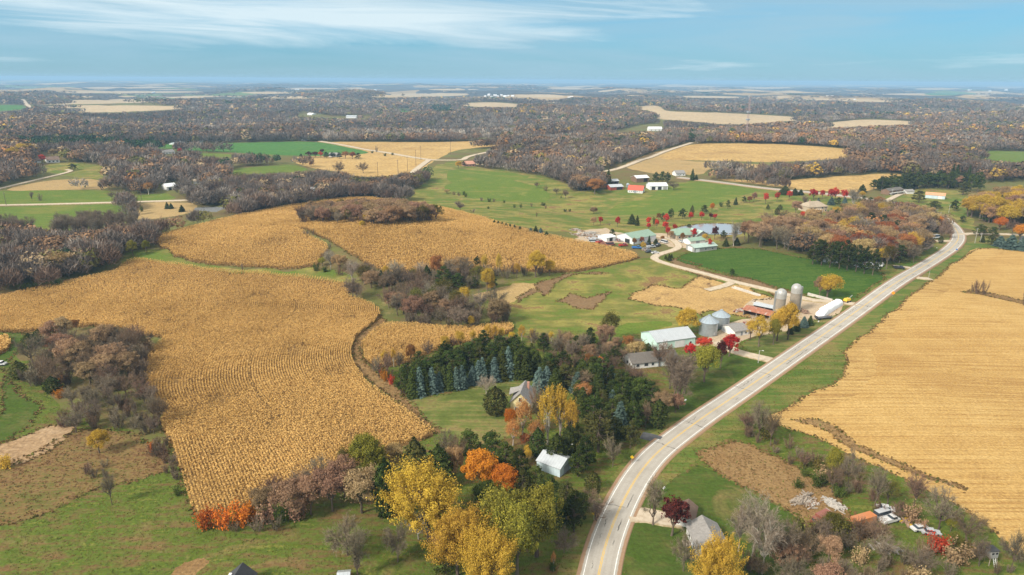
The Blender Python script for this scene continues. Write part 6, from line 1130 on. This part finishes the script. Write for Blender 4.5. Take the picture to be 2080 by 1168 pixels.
def farm():
    g = gable
    # --- near
    g('metal_shed', 'silver metal shed with a low roof among pines beside the highway', 'shed', (1090,952), (1137,970), 7.5, 2.8, 1.6, 'u', 'pale_blue_metal', 'roof_silver', doors=[('r',.5,3.2,2.4,'door_grey')], over=.25)
    r, X, Y = g('farm_house', 'dark roofed house cut off by the bottom of the picture', 'house', (438,1240), (488,1242), 8.5, 2.8, 2.4, 'v', 'white_siding', 'roof_dark', wins=[('l',.5,1,1,1)])
    for y in (-1.5, 1.8): m = MB(); m.box(-2.0, y - .35, 4.0, -1.4, y + .35, 4.5); m.build('skylight', 'trim_white', r)
    g('garden_shed', 'little rusty roofed shed at the bottom of the lawn', 'shed', (686,1192), (710,1190), 3.0, 1.8, .7, 'u', 'red_boards', 'roof_silver', doors=[('f',.5,1.2,1.8,'door_white')], over=.2)
    r, X, Y = g('farm_house', 'white farmhouse with grey shingle roof behind a golden tree', 'house', (1415,1130), (1477,1128), 8.5, 2.8, 2.3, 'v', 'white_siding', 'roof_grey', doors=[('l',.35,1,2.1,'door_grey')], wins=[('f',.28,1,.9,1.2),('f',.72,1,.9,1.2),('f',.5,3.3,.8,.9),('l',.7,1,.9,1.1),('r',.4,1,.9,1.1)])
    m = MB(); m.box(-X - 2.0, -.6, 0, -X - .05, 1.4, .35); m.build('porch_step', 'logs', r)
    g('garage', 'small white garage with dark roof behind the maroon tree', 'garage', (1372,1066), (1407,1074), 6.5, 2.4, 1.5, 'v', 'white_siding', 'roof_brown', doors=[('f',.80,1.5,2.0,'door_grey')], wins=[('r',.5,1.1,.8,.8)])
    r, X, Y = g('house', 'yellow gabled house with grey roof beside the mown lawn', 'house', (1037,838), (1076,842), 10, 4.2, 3.6, 'v', 'yellow_siding', 'roof_grey', wins=[('f',.3,1,.9,1.3),('f',.7,1,.9,1.3),('f',.5,4.6,1.0,1.3),('l',.3,1.2,.9,1.2),('l',.7,1.2,.9,1.2)], doors=[('r',.4,1,2.1,'door_white')], chim=(1.5,2.5,.9))
    m = MB(); m.slab([(-X - 1.2, -1.6, 5.2), (0, -1.6, 7.6), (0, .4, 8.1), (-X - 1.2, .4, 6.9)], .14); m.slab([(-X - 1.2, 2.4, 5.2), (-X - 1.2, .4, 6.9), (0, .4, 8.1), (0, 2.4, 7.6)], .14); m.face((-X - .8, -1.4, 4), (-X - .8, 2.2, 4), (-X - .8, 2.2, 5.3), (-X - .8, .4, 6.7), (-X - .8, -1.4, 5.3)); m.build('dormer', 'roof_grey', r)
    # --- the farmstead with silos
    g('machine_shed', 'long mint green shed with pale metal roof beside the farm lane', 'shed', (1333,712), (1411,700), 13, 4.0, 2.6, 'u', 'mint_metal', 'roof_silver', doors=[('f',.17,4.0,3.4,'door_white'),('f',.60,5.0,3.4,'door_white'),('f',.38,1,2.1,'door_white'),('r',.5,4,3.3,'door_white')], wins=[('f',.88,1.4,1,.9)], over=.3)
    g('ranch_house', 'white ranch house with brown grey roof behind bare trees', 'house', (1284,750), (1377,740), 9, 2.7, 2.4, 'u', 'white_siding', 'roof_shingle', doors=[('f',.58,1,2.1,'door_grey')], wins=[('f',.12,1,1.2,1.1),('f',.3,1,1.6,1.2),('f',.44,1,1,1.1),('f',.76,1,1.6,1.2),('f',.92,1,1,1.1),('l',.5,1,1.2,1.1),('l',.25,1,1,1)], chim=(2,0,.9))
    g('garage', 'white garage with grey roof beside the grain bins', 'garage', (1492,684), (1520,679), 9, 2.7, 1.5, 'u', 'white_siding', 'roof_grey', doors=[('f',.5,1,2.0,'door_grey'),('l',.5,3,2.2,'door_white')], wins=[('f',.8,1,.8,.8)])
    for x, y, yt, wpx, lab in ((1437,684,645,37,'nearer galvanised grain bin with conical roof'), (1462,669,634,35,'farther galvanised grain bin with conical roof')):
        p = at1(x, y); s = ppm(p); R = wpx / s / 2; h = (y - yt) / s / .95; c = Vector((p.x, p.y, 0)).normalized() * R + p; z = float(hz(c.x, c.y)); r = empty('grain_bin', (c.x, c.y, z), 0, lab, 'grain bin', 'grain bins beside the mint shed'); He = h * .68
        m = MB(); m.cyl((0, 0), R, R, -.3, He, 32, False); m.build('wall', 'galvanised', r); m = MB(); m.cyl((0, 0), R + .25, .55, He - .1, h - .3, 32, False); ro = m.build('roof', 'galvanised_roof', r)
        m = MB(); m.cyl((0, 0), .6, .6, h - .35, h, 12); m.build('cap', 'galvanised_roof', ro); m = MB()
        for i in range(14): a = 6.283 * i / 14; m.bar(((R + .2) * math.cos(a), (R + .2) * math.sin(a), He + .02), (.6 * math.cos(a), .6 * math.sin(a), h - .22), .09)
        m.build('rib', 'steel', ro); m = MB(); a = -1.1; cx, cy_ = (R + .12) * math.cos(a), (R + .12) * math.sin(a); m.box(cx - .35, cy_ - .12, .8, cx + .35, cy_ + .1, 2.2); m.build('door', 'steel', r); m = MB()
        for o in (-.2, .2): m.bar((cx + .9 + o, cy_ + .35, .5), (cx + .9 + o, cy_ + .35, He), .07)
        for k in range(int(He / .5)): m.bar((cx + .7, cy_ + .35, .7 + k * .5), (cx + 1.1, cy_ + .35, .7 + k * .5), .05)
        m.build('ladder', 'steel', r)
    for x, y, yt, wpx, lab in ((1581,646,586,20.5,'shorter concrete stave silo with metal dome'), (1612,634,576,20,'taller concrete stave silo with metal dome')):
        p = at1(x, y); s = ppm(p); R = wpx / s / 2; h = (y - yt) / s / .96; r = empty('silo', p, 0, lab, 'silo', 'pair of concrete silos'); m = MB(); m.cyl((0, 0), R, R, -.3, h - R, 28, False); m.build('wall', 'silo_staves', r)
        m = MB(); m.cyl((0, 0), R + .06, R + .06, h - R * 1.9, h - R, 28, False); m.build('upper_band', 'silo_dome', r, 'pale upper band of the silo'); m = MB(); m.dome((0, 0), R + .08, h - R, R * 1.0, 28, 7); m.build('dome', 'silo_dome', r, smooth=True)
        m = MB(); m.box(-R - .55, -.45, 0, -R + .1, .45, h - R * .6) if wpx > 20.2 else m.box(R - .1, -.45, 0, R + .55, .45, h - R * .6); m.build('chute', 'galvanised', r); m = MB(); m.box(-.35, -R * .62 - .4, h - R * .62, .35, -R * .62 + .1, h - R * .2); m.build('hatch', 'steel', r)
    g('cattle_shed', 'open cattle shed with rusty metal roof beside the silos', 'shed', (1509,640), (1562,652), 8, 3.0, 1.0, 'u', 'grey_boards', 'rust_metal', open_front=True, over=.5)
    g('cattle_shed', 'low rusty lean-to next to the cattle shed', 'shed', (1530,628), (1575,636), 5, 2.4, .7, 'u', 'grey_boards', 'roof_silver', open_front=True, over=.4)
    A, B, L, yaw = line_px((1664,643), (1704,617)); r = empty('silage_bag', A, yaw, 'long white plastic silage stack beside the highway', 'silage stack'); m = MB(); rr = random.Random(3); n = 44; sec = 12; b = 0
    for i in range(n + 1):
        x = L * i / n; st = i // 4; rr2 = random.Random(st); hh = (3.5 if st > 1 else 2.1 + .7 * st) * (1 + .06 * rr2.uniform(-1, 1)) * (1 if i % 4 else .88); w = 2.2 * (1 if i % 4 else .94)
        if i in (0, n): hh *= .5; w *= .8
        for k in range(sec + 1): a = math.pi * k / sec; m.v.append((x, -math.cos(a) * w * (1 + .03 * rr.uniform(-1, 1)), hh * math.sin(a) ** .38))
    for i in range(n):
        for k in range(sec): q = i * (sec + 1) + k; m.f.append([q, q + 1, q + sec + 2, q + sec + 1])
    m.f.append(list(range(sec + 1))); m.f.append([n * (sec + 1) + k for k in range(sec + 1)]); m.build('bag', 'plastic_white', r, smooth=True); m = MB()
    for i in range(0, 8): x = L * (.08 + i * .12); m.wheel((x, rr.uniform(-.8, .8), 3.5), .5, .22, 1) if 0 else m.box(x - .05, -1.2, 3.42, x + .05, 1.2, 3.7)
    m.build('strap', 'plastic_white', r)
    for a, b, w, h, lab in (((1486,585),(1540,602),2.2,.9,'long pale concrete feed bunk in the feedlot'), ((1528,616),(1556,624),3,1.0,'short concrete bunk by the cattle shed'), ((1640,600),(1690,612),.6,1.5,'concrete bunker wall behind the silage stack')):
        A, B, L, yaw = line_px(a, b); r = empty('feed_bunk', A, yaw, lab, 'feed bunk'); m = MB(); m.box(0, 0, -.2, L, .25, h); m.box(0, w - .25, -.2, L, w, h); m.box(0, .25, -.2, L, w - .25, .25); m.build('trough', 'concrete', r)
    # --- green roofed farm
    g('machine_hall', 'big shed with white end wall and green roof among parked machines', 'shed', (1286,497), (1332,490), 16, 4.6, 2.8, 'u', 'white_metal', 'roof_green', doors=[('l',.35,4.5,3.8,'dark_opening'),('f',.3,4,3.6,'door_white'),('f',.7,4,3.6,'door_white')], over=.3)
    g('lean_to', 'low white roofed shed left of the green roofed hall', 'shed', (1232,491), (1250,489), 9, 3.2, .8, 'u', 'white_metal', 'roof_white', doors=[('f',.5,3,2.6,'dark_opening')])
    g('workshop', 'long low workshop with pale green roof beside the dark field', 'shed', (1410,513), (1456,507), 9, 3.2, 1.5, 'u', 'grey_boards', 'roof_palegreen', doors=[('f',.15,3,2.6,'door_white'),('l',.5,5,3.0,'door_white')], wins=[('f',.5,1.2,1.4,1),('f',.8,1.2,1.4,1)])
    g('shed', 'small green roofed shed behind the workshop', 'shed', (1402,498), (1432,494), 8, 2.8, 1.5, 'u', 'white_siding', 'roof_green', doors=[('f',.5,3,2.4,'door_grey')])
    g('house', 'house with broad green roof beside the pond', 'house', (1374,487), (1414,485), 15, 3.4, 3.2, 'u', 'tan_stone', 'roof_green', hip=.35, doors=[('f',.4,1.2,2.2,'door_white')], wins=[('f',.15,1,1.4,1.3),('f',.65,1,1.8,1.3),('f',.85,1,1.4,1.3)])
    g('house', 'grey roofed wing facing the pond', 'house', (1414,487), (1438,484), 12, 3.2, 2.8, 'v', 'grey_boards', 'roof_palegreen', wins=[('f',.3,1,1.2,1.3),('f',.7,1,1.2,1.3)])
    # --- red barn farm
    g('barn', 'white barn with bright red roof in the green valley', 'barn', (1275,391), (1305,393), 11, 3.2, 4.0, 'u', 'white_siding', 'roof_red', doors=[('r',.5,3,3,'door_grey'),('f',.5,2.5,2.5,'door_grey')], wins=[('f',.12,1,.9,.9),('f',.25,1,.9,.9),('f',.38,1,.9,.9),('f',.64,1,.9,.9),('f',.78,1,.9,.9),('f',.9,1,.9,.9)])
    g('barn', 'red shed with pale blue roof left of the red roofed barn', 'barn', (1240,387), (1266,385), 11, 3.6, 2.0, 'u', 'red_boards', 'roof_silver', doors=[('f',.7,7,3.2,'dark_opening')])
    g('barn', 'open grey shed behind the pale blue roofed shed', 'barn', (1236,376), (1257,375), 9, 4.2, 1.6, 'u', 'grey_boards', 'roof_silver', open_front=True)
    g('barn', 'brown barn with pale roof and dark doorway', 'barn', (1293,371), (1318,369), 12, 5.0, 2.2, 'u', 'brown_boards', 'roof_white', doors=[('f',.72,5,4,'dark_opening')])
    g('barn', 'white roofed long barn right of the red barn', 'barn', (1320,386), (1356,385), 14, 4.2, 2.6, 'u', 'white_metal', 'roof_white', doors=[('f',.2,4,3.4,'dark_opening'),('f',.55,4,3.4,'dark_opening'),('f',.85,4,3.4,'grey_boards')])
    g('house', 'white house beyond the red barn farm', 'house', (1373,358), (1392,357), 10, 3.4, 2.8, 'u', 'white_siding', 'roof_grey', wins=[('f',.2,1,1.2,1.2),('f',.5,1,1.2,1.2),('f',.8,1,1.2,1.2)], doors=[('f',.35,1,2.1,'door_grey')])
    p = at1(1275, 380); r = empty('grain_bin', p, 0, 'tiny silver bin between the farm sheds', 'grain bin'); m = MB(); m.cyl((0, 0), 1.9, 1.9, -.2, 3.2, 18, False); m.build('wall', 'galvanised', r); m = MB(); m.cyl((0, 0), 2.05, .3, 3.1, 4.4, 18); m.build('roof', 'galvanised_roof', r)
    # --- right side
    r, X, Y = g('house', 'large tan stone house with hipped roof and white porch', 'house', (1643,431), (1680,430), 14, 5.2, 3.8, 'u', 'tan_stone', 'roof_tan', hip=.8, doors=[('f',.5,1.4,2.2,'door_white')], wins=[('f',.12,.9,1.6,1.4),('f',.3,.9,1.6,1.4),('f',.7,.9,1.6,1.4),('f',.9,.9,1.6,1.4),('f',.12,3.3,1.4,1.3),('f',.3,3.3,1.4,1.3),('f',.7,3.3,1.4,1.3),('f',.9,3.3,1.4,1.3)], chim=(-3,1.5,1.2))
    m = MB(); m.box(-4, -Y - 2.4, 2.7, 3, -Y - .03, 2.95); [m.box(x, -Y - 2.3, 0, x + .25, -Y - 2.05, 2.7) for x in (-3.9, -1.6, .6, 2.7)]; m.build('porch', 'trim_white', r)
    r, X, Y = g('house', 'brown two storey house with a balcony beside tall pines', 'house', (1806,396), (1834,394), 9, 5.0, 1.8, 'u', 'brown_boards', 'roof_shingle', doors=[('f',.5,2.4,2.1,'window_glass')], wins=[('f',.2,1,1.4,1.2),('f',.8,1,1.4,1.2),('f',.2,3.3,1.4,1.2),('f',.5,3.3,1.4,1.2),('f',.8,3.3,1.4,1.2)])
    m = MB(); m.box(-X, -Y - 1.8, 2.5, X, -Y - .03, 2.7); m.box(-X, -Y - 1.8, 2.7, X, -Y - 1.72, 3.5); [m.box(x, -Y - 1.75, 0, x + .2, -Y - 1.55, 2.5) for x in (-X + .1, -.1, X - .3)]; m.build('balcony', 'trim_white', r)
    g('garage', 'white garage at the end of the pale drive', 'garage', (1841,394), (1857,394), 7, 3.0, 1.6, 'u', 'white_siding', 'roof_grey', doors=[('f',.3,2.6,2.2,'door_white'),('f',.75,2.6,2.2,'door_white')])
    g('machine_shed', 'long white shed with orange tan roof below the pines', 'shed', (1879,402), (1919,405), 11, 3.6, 2.0, 'u', 'pale_blue_metal', 'roof_orange', doors=[('f',.75,3.5,3,'door_white'),('r',.5,4,3.2,'door_white')], over=.3)
    g('house', 'low white house behind the dark evergreen row', 'house', (1671,532), (1702,535), 8, 2.6, 1.4, 'u', 'white_siding', 'roof_grey', wins=[('f',.25,1,1,1),('f',.7,1,1,1)])
    g('house', 'long white mobile home under dark evergreens', 'mobile home', (1741,543), (1786,546), 5, 2.7, .8, 'u', 'white_metal', 'roof_silver', wins=[('f',.15,1,1,.9),('f',.4,1,1,.9),('f',.85,1,1,.9)], doors=[('f',.6,.9,2,'door_white')])
    g('house', 'low brown roofed house among russet trees', 'house', (1830,484), (1868,482), 10, 2.8, 1.9, 'u', 'tan_stone', 'roof_brown', wins=[('f',.3,1,1.4,1.1),('f',.7,1,1.4,1.1)])
    g('house', 'white walled house at the right edge behind spruces', 'house', (2070,495), (2110,500), 9, 2.8, 2.2, 'u', 'white_siding', 'roof_dark', wins=[('f',.25,1,1,1)])
    # --- left side and beyond
    g('house', 'pink roofed house at the bend of the far road', 'house', (944,338), (966,338), 12, 3.4, 3.4, 'u', 'pink_brick', 'roof_pink', wins=[('f',.2,1,1.4,1.4),('f',.5,1,1.4,1.4),('f',.8,1,1.4,1.4)])
    g('house', 'hilltop house with broad brown roof beside a red maple', 'house', (96,331), (122,330), 13, 3.6, 3.6, 'u', 'white_siding', 'roof_brown', wins=[('f',.2,1,2,1.6),('f',.5,1,2,1.6),('f',.8,1,2,1.6)])
    g('house', 'smaller brown roofed house left of the red maple', 'house', (64,332), (84,331), 10, 3.0, 3.0, 'u', 'white_siding', 'roof_brown', wins=[('f',.5,1,2,1.4)])
    g('house', 'white house with several gables before the long green field', 'house', (335,313), (356,312), 10, 3.2, 3.0, 'u', 'white_siding', 'roof_grey', wins=[('f',.2,1,1.4,1.4),('f',.5,1,1.4,1.4),('f',.8,1,1.4,1.4)])
    g('barn', 'white barn beside the left valley lane', 'barn', (340,387), (360,384), 12, 3.8, 2.6, 'u', 'white_siding', 'roof_white', doors=[('f',.3,3,2.8,'dark_opening')])
    g('house', 'low tan roofed house in the grey woods', 'house', (393,374), (412,373), 9, 3.0, 1.8, 'u', 'white_siding', 'roof_tan', wins=[('f',.5,1,1.4,1.2)])
    g('house', 'grey roofed house below a small clearing', 'house', (611,366), (632,365), 9, 3.2, 2.2, 'u', 'white_siding', 'roof_grey', wins=[('f',.3,1,1.4,1.2)])
    g('house', 'small white house with flat pale roof by the tan field', 'house', (661,366), (678,365), 8, 2.8, .9, 'u', 'white_siding', 'roof_white', wins=[('f',.5,1,1.4,1.2)])
    g('house', 'white gabled house beyond the hill of corn', 'house', (628,394), (648,392), 9, 3.2, 3.0, 'u', 'white_siding', 'roof_white', wins=[('f',.5,1,1.4,1.2)])
    g('farm_house', 'grey farmhouse in a clump of red and dark trees', 'house', (668,319), (688,319), 10, 3.0, 3.0, 'u', 'white_siding', 'roof_grey')
    g('barn', 'pale barn along the long green field', 'barn', (354,294), (374,293), 10, 2.8, 1.6, 'u', 'white_metal', 'roof_silver'); g('barn', 'small white shed along the long green field', 'barn', (406,291), (413,291), 8, 4, 2.5, 'u', 'white_metal', 'roof_white')
    g('house', 'white house at the far end of the green field', 'house', (611,286), (623,286), 10, 4, 2.5, 'u', 'white_siding', 'roof_white')
    g('barn', 'pale roofed barn in the far clearing', 'barn', (624,234), (634,234), 16, 5, 3, 'u', 'white_metal', 'roof_white'); g('barn', 'long pale barn in the far clearing', 'barn', (703,240), (724,240), 18, 5, 3, 'u', 'white_metal', 'roof_silver'); g('barn', 'brown barn in the far clearing', 'barn', (727,240), (735,240), 16, 5, 3, 'u', 'brown_boards', 'roof_brown')
    g('house', 'large white house on the wooded ridge', 'house', (1318,266), (1345,266), 16, 6, 4, 'u', 'white_siding', 'roof_white', wins=[('f',.2,1,2,2),('f',.5,1,2,2),('f',.8,1,2,2)])
    rr = random.Random(8)
    for i, (x, y) in enumerate(((983,196),(990,194),(996,197),(1002,195),(1009,196),(1016,194),(1022,197),(1030,195),(1038,196),(1153,199),(1158,198),(760,184),(1680,196),(1690,197),(1735,203),(1965,184),(1972,183),(2010,186),(2040,184),(600,184),(310,189),(126,215),(112,217))):
        p = at1(x, y); w = 7 / ppm(p) * rr.uniform(.6, 1.2)
        gable('distant_building', 'pale building far off below the horizon', 'building', (x, y), (x + 4, y), w * .5, w * .3, w * .12, 'u', 'white_metal', 'roof_white', length=w, group='distant pale buildings')
    # small machines and cars
    G = 'machines parked at the green roofed farm'
    for lab, x, y, a, col, k in (('red farm truck parked left of the green roofed hall', 1266, 500, .4, 'car_red', 'pickup'), ('blue truck parked in front of the green roofed hall', 1293, 505, 0, 'car_blue', 'pickup'), ('silver pickup parked below the green roofed hall', 1322, 503, .3, 'car_silver', 'pickup'), ('dark pickup nearest the pale lane', 1336, 500, 1.0, 'car_dark', 'pickup'), ('white van parked behind the dark pickup', 1348, 493, 2.2, 'car_white', 'van'), ('white car parked at the lower end of the yard', 1331, 515, .2, 'car_white', 'car'), ('dark car beside the white car in the yard', 1318, 513, .5, 'car_dark', 'car'), ('rusty red van on the grass by the corn', 1240, 498, .3, 'rust_red', 'van'), ('white van among the scrap', 1205, 492, .1, 'car_white', 'van'), ('red pickup behind the corn edge', 1218, 494, .6, 'car_red', 'pickup'), ('silver car behind the hall among scrap', 1222, 482, .8, 'car_silver', 'car'), ('dark van at the back of the yard', 1310, 499, 2.8, 'car_dark', 'van'), ('white car by the house with green roof', 1384, 492, 1.9, 'car_white', 'car')):
        car(lab, at1(x, y), a, col, k, G, sc=1.15)
    G = 'old vehicles at the bottom right'
    for lab, x, y, a, col, k in (('white pickup truck with dark windows beside the orange truck', 1806, 1060, .35, 'car_white', 'pickup'), ('white car behind the white pickup', 1793, 1048, .35, 'car_silver', 'van'), ('small white car on the grass near the field edge', 1799, 1036, -.3, 'car_white', 'car'), ('long white car at the foot of a bare tree', 1868, 1076, .2, 'car_white', 'car'), ('white car with blue scrap beside it', 1890, 1084, -.2, 'car_silver', 'car')):
        car(lab, at1(x, y), a, col, k, G)
    car('white van parked by the russet wood', at1(1878, 481), .2, 'car_white', 'van'); car('white camper van on the drive', at1(1900, 484), .3, 'car_white', 'van', sc=1.5); car('dark car at the evergreen drive', at1(1826, 546), -.2, 'car_dark', 'pickup', sc=1.1); car('white pickup under the evergreens', at1(1790, 541), .9, 'car_white', 'pickup', sc=1.1); car('white car at the left edge of the track', at1(-2, 742), .1, 'car_white', 'pickup')
    for lab, a, b, col, nm in (('faded orange box truck in the brush', (1728,1082), (1781,1066), 'car_orange', 'box_truck'), ('rusty red truck body hidden in the brush', (1660,1076), (1692,1060), 'rust_red', 'box_truck')):
        A, B, L, yaw = line_px(a, b); r = empty(nm, A, yaw, lab, 'truck'); L *= .95; m = MB(); m.box(1.75, 0, .9, L, 2.3, 2.9); m.build('cargo_box', col, r); m = MB(); m.box(0, .15, .6, 1.6, 2.25, 1.5); m.box(.35, .15, 1.5, 1.6, 2.25, 2.5, top=(.15, .1)); c = m.build('cab', col, r); m = MB(); m.box(.28, .35, 1.6, .42, 2.05, 2.2); m.build('windscreen', 'window_glass', c); m = MB(); m.box(.2, .3, .55, L - .2, 2.1, .89); m.build('chassis', 'steel', r)
        for x in (.8, L - 1.6):
            for y in (.2, 2.2): m = MB(); m.wheel((x, y, .48), .48, .3); m.build('wheel', 'tyre', r)
    p = at1(1672, 648); r = empty('flat_trailer', p, .25, 'dark flatbed trailer on the grass beside the silage stack', 'trailer'); m = MB(); m.box(-4.2, -1.2, .8, 4.2, 1.2, 1.1); m.box(-4.2, -1.2, 1.1, -4.0, 1.2, 2.0); m.build('bed', 'car_dark', r)
    for x in (-3, 3): [(lambda m: (m.wheel((x, y, .42), .42, .25), m.build('wheel', 'tyre', r)))(MB()) for y in (-1.1, 1.1)]
    m = MB(); m.bar((4.2, 0, .85), (5.8, 0, .6), .15); m.build('drawbar', 'steel', r)
    p = at1(1720, 614); r = empty('farm_machine', p, .5, 'yellow farm machine with long auger by the field entrance', 'farm machine'); m = MB(); m.box(-1.8, -1.1, .9, 1.8, 1.1, 2.2, top=(.4, .2)); m.build('hopper', 'car_yellow', r); m = MB(); m.bar((1.2, 0, 1.8), (4.6, .6, 3.0), .25); m.build('auger', 'steel', r); m = MB(); m.bar((-1.8, 0, .9), (-5, -.4, .6), .2); m.build('drawbar', 'rust_red', r)
    for x in (-1, 1): [(lambda m: (m.wheel((x, y, .6), .6, .35), m.build('wheel', 'tyre', r)))(MB()) for y in (-1.25, 1.25)]
    heap('log_pile', 'grey pile of logs and poles at the edge of brush', 'log pile', 1628, 1016, 6, 3, .9, ['logs'], 46, 3, 2.4, .22); heap('scrap_pile', 'heap of splintered boards beside the log pile', 'scrap pile', 1648, 1024, 4, 2.5, .7, ['scrap_brown', 'scrap_pale'], 30, 4, 1.2, .16); heap('scrap_pile', 'bright heap of pale boards in the grass', 'scrap pile', 1694, 1026, 5, 3, .9, ['scrap_pale', 'scrap_pale'], 40, 5, 1.6, .25); heap('scrap_pile', 'pale broken boards deep in the brush', 'scrap pile', 1805, 1116, 4, 2.5, .9, ['scrap_pale'], 30, 6, 1.8, .25); heap('scrap_pile', 'rusty and yellow junk beside the white cars', 'scrap pile', 1845, 1060, 5, 2.2, .9, ['car_yellow', 'scrap_brown'], 16, 7, 1.0, .3)
    for i, (x, y, lx, mats, lab) in enumerate(((1180,478,13,['scrap_pale','scrap_brown'],'leftmost heap of pale scrap behind the hill of corn'), (1198,474,12,['scrap_pale','scrap_pale'],'large pale heap of scrap behind the hill corn'), (1215,480,12,['scrap_pale','scrap_brown'],'pale scrap heap beside the white lean-to'), (1205,486,10,['scrap_brown','car_silver'],'brown scrap heap just behind the corn'), (1228,496,8,['scrap_brown','rust_red'],'rusty heap of machine parts by the corn edge'), (1312,507,6,['scrap_brown','steel'],'small heap of machine parts in the yard'), (1170,468,9,['scrap_brown','scrap_pale'],'heap of brush and boards at the top of the scrap yard'), (1255,489,5,['rust_red','steel'],'rusty implements beside the white lean-to'), (1505,632,5,['rust_red','scrap_pale'],'red junk beside the cattle shed'), (1520,662,7,['scrap_pale','rust_red'],'pale and red junk behind the grain bins'), (1634,634,5,['scrap_brown'],'brown heap beside the taller silo'))):
        heap('scrap_pile', lab, 'scrap pile', x, y, lx, lx * .55, 1.3, mats, 40, 20 + i, 1.7, .4)
    p = at1(2009, 1142); r = empty('hunting_blind', p, .15, 'grey hunting blind on white legs at the field corner', 'hunting blind'); m = MB(); m.box(-1, -1, 1.9, 1, 1, 3.8); m.build('cabin', 'grey_boards', r); m = MB(); m.box(-1.15, -1.15, 3.81, 1.15, 1.15, 3.95); m.build('roof', 'roof_dark', r)
    for sx in (-1, 1):
        for sy in (-1, 1): m = MB(); m.bar((sx * 1.2, sy * 1.2, 0), (sx * .85, sy * .85, 1.9), .1); m.build('leg', 'logs', r)
        m = MB(); m.box(sx * .5 - .3, -1.03, 2.9, sx * .5 + .3, -1.005, 3.4); m.build('window', 'dark_opening', r)
    m = MB(); m.bar((-.3, -1.9, 0), (-.3, -1.05, 1.9), .08); m.bar((.3, -1.9, 0), (.3, -1.05, 1.9), .08); [m.bar((-.3, -1.9 + .17 * k, .38 * k), (.3, -1.9 + .17 * k, .38 * k), .06) for k in range(1, 5)]; m.build('ladder', 'trim_white', r)
    # poles, signs, mast
    G = 'tall power poles across the tan valley field'
    for i, (x, yb, yt) in enumerate(((768,362,329),(809,359,324),(828,348,318),(845,336,304),(855,324,296),(915,313,288),(1000,298,284))): pole(f'{ORD[i]} tall power pole from the left in the tan valley field' if i else 'leftmost tall power pole in the tan valley field', x, yb, yt, (1.2,), group=G, w=.55)
    pole('tall dark pole beside the pale country road at the left edge', 13, 418, 390, (1.0,), w=.5); pole('tall dark pole where the short lane meets the country road', 288, 409, 360, (1.0, 3.0), w=.5); pole('dark pole left of the lane junction', 251, 395, 376, (1.0,), w=.4); pole('pale pole beside the golden upland field', 1417, 291, 279, (), 'pole_grey', w=.6)
    pole('grey pole beside the silver metal shed', 1152, 930, 900, (), 'pole_grey', lamp=True, w=.32, name='lamp_post'); pole('lamp post on the lawn beside the farm drive', 1540, 737, 711, (), 'pole_grey', lamp=True, name='lamp_post'); pole('pole beside the side road at the bend', 1980, 494, 463, (.8,), 'pole_grey'); pole('second pole beside the side road', 1991, 492, 474, (.8,), 'pole_grey', w=.4); pole('pole on the lawn right of the long white shed', 1927, 432, 415, (.8,), 'pole_grey', w=.35); pole('slim pole beside the garage drive', 1811, 401, 384, (.8,), 'pole_grey', w=.35); pole('slim pole on the highway verge beside the harvested field', 1886, 566, 548, (), 'pole_grey', w=.2); pole('white post at the left corner of the ranch house', 1281, 735, 720, (), 'trim_white', name='lamp_post', w=.25)
    road_sign('yellow warning sign above the black drive bend', 1283, 942, 927, 'sign_yellow', .95); road_sign('yellow warning sign beside the gravel turnout at the bottom', 1206, 1056, 1041, 'sign_yellow', .95); road_sign('orange warning sign on the verge of the harvested field', 1813, 603, 594, 'sign_orange', 1.5); road_sign('small blue sign beside the bend', 1942, 514, 506, 'car_blue', .9, False)
    for lab, x, y in (('white mailbox beside the lawn of the farmhouse', 1348, 999), ('white mailbox on the grass opposite the trailer', 1662, 658), ('white mailbox beside the bare trees of the ranch house', 1392, 819), ('white mailbox at the russet wood lawn', 1902, 507)):
        p = at1(x, y); r = empty('mailbox', p, .8, lab, 'mailbox'); m = MB(); m.box(-.06, -.06, 0, .06, .06, 1.1); m.build('post', 'pole_wood', r); m = MB(); m.box(-.42, -.2, 1.1, .42, .2, 1.5, top=(0, .06)); m.build('box', 'trim_white', r)
    p, h, _ = px_tree('bare', 1515, 284, 196); r = empty('radio_mast', p, .3, 'tall slender lattice radio mast on the far ridge', 'mast'); m = MB(); w = 1.6; cs = [(w, 0), (-w * .5, w * .87), (-w * .5, -w * .87)]
    for c in cs: m.bar((*c, 0), (*c, h), .3)
    m.build('leg', 'mast_paint', r); m = MB(); k = int(h / 4)
    for i in range(k):
        for a in range(3): b_ = (a + 1) % 3; m.bar((*cs[a], h * i / k), (*cs[b_], h * (i + 1) / k), .16)
    m.build('bracing', 'mast_paint', r); m = MB(); [m.box(-2.4, -2.4, h * f, 2.4, 2.4, h * f + 2.5) for f in (.45, .62, .97)]; m.build('antenna', 'steel', r)
farm()
build_haze()
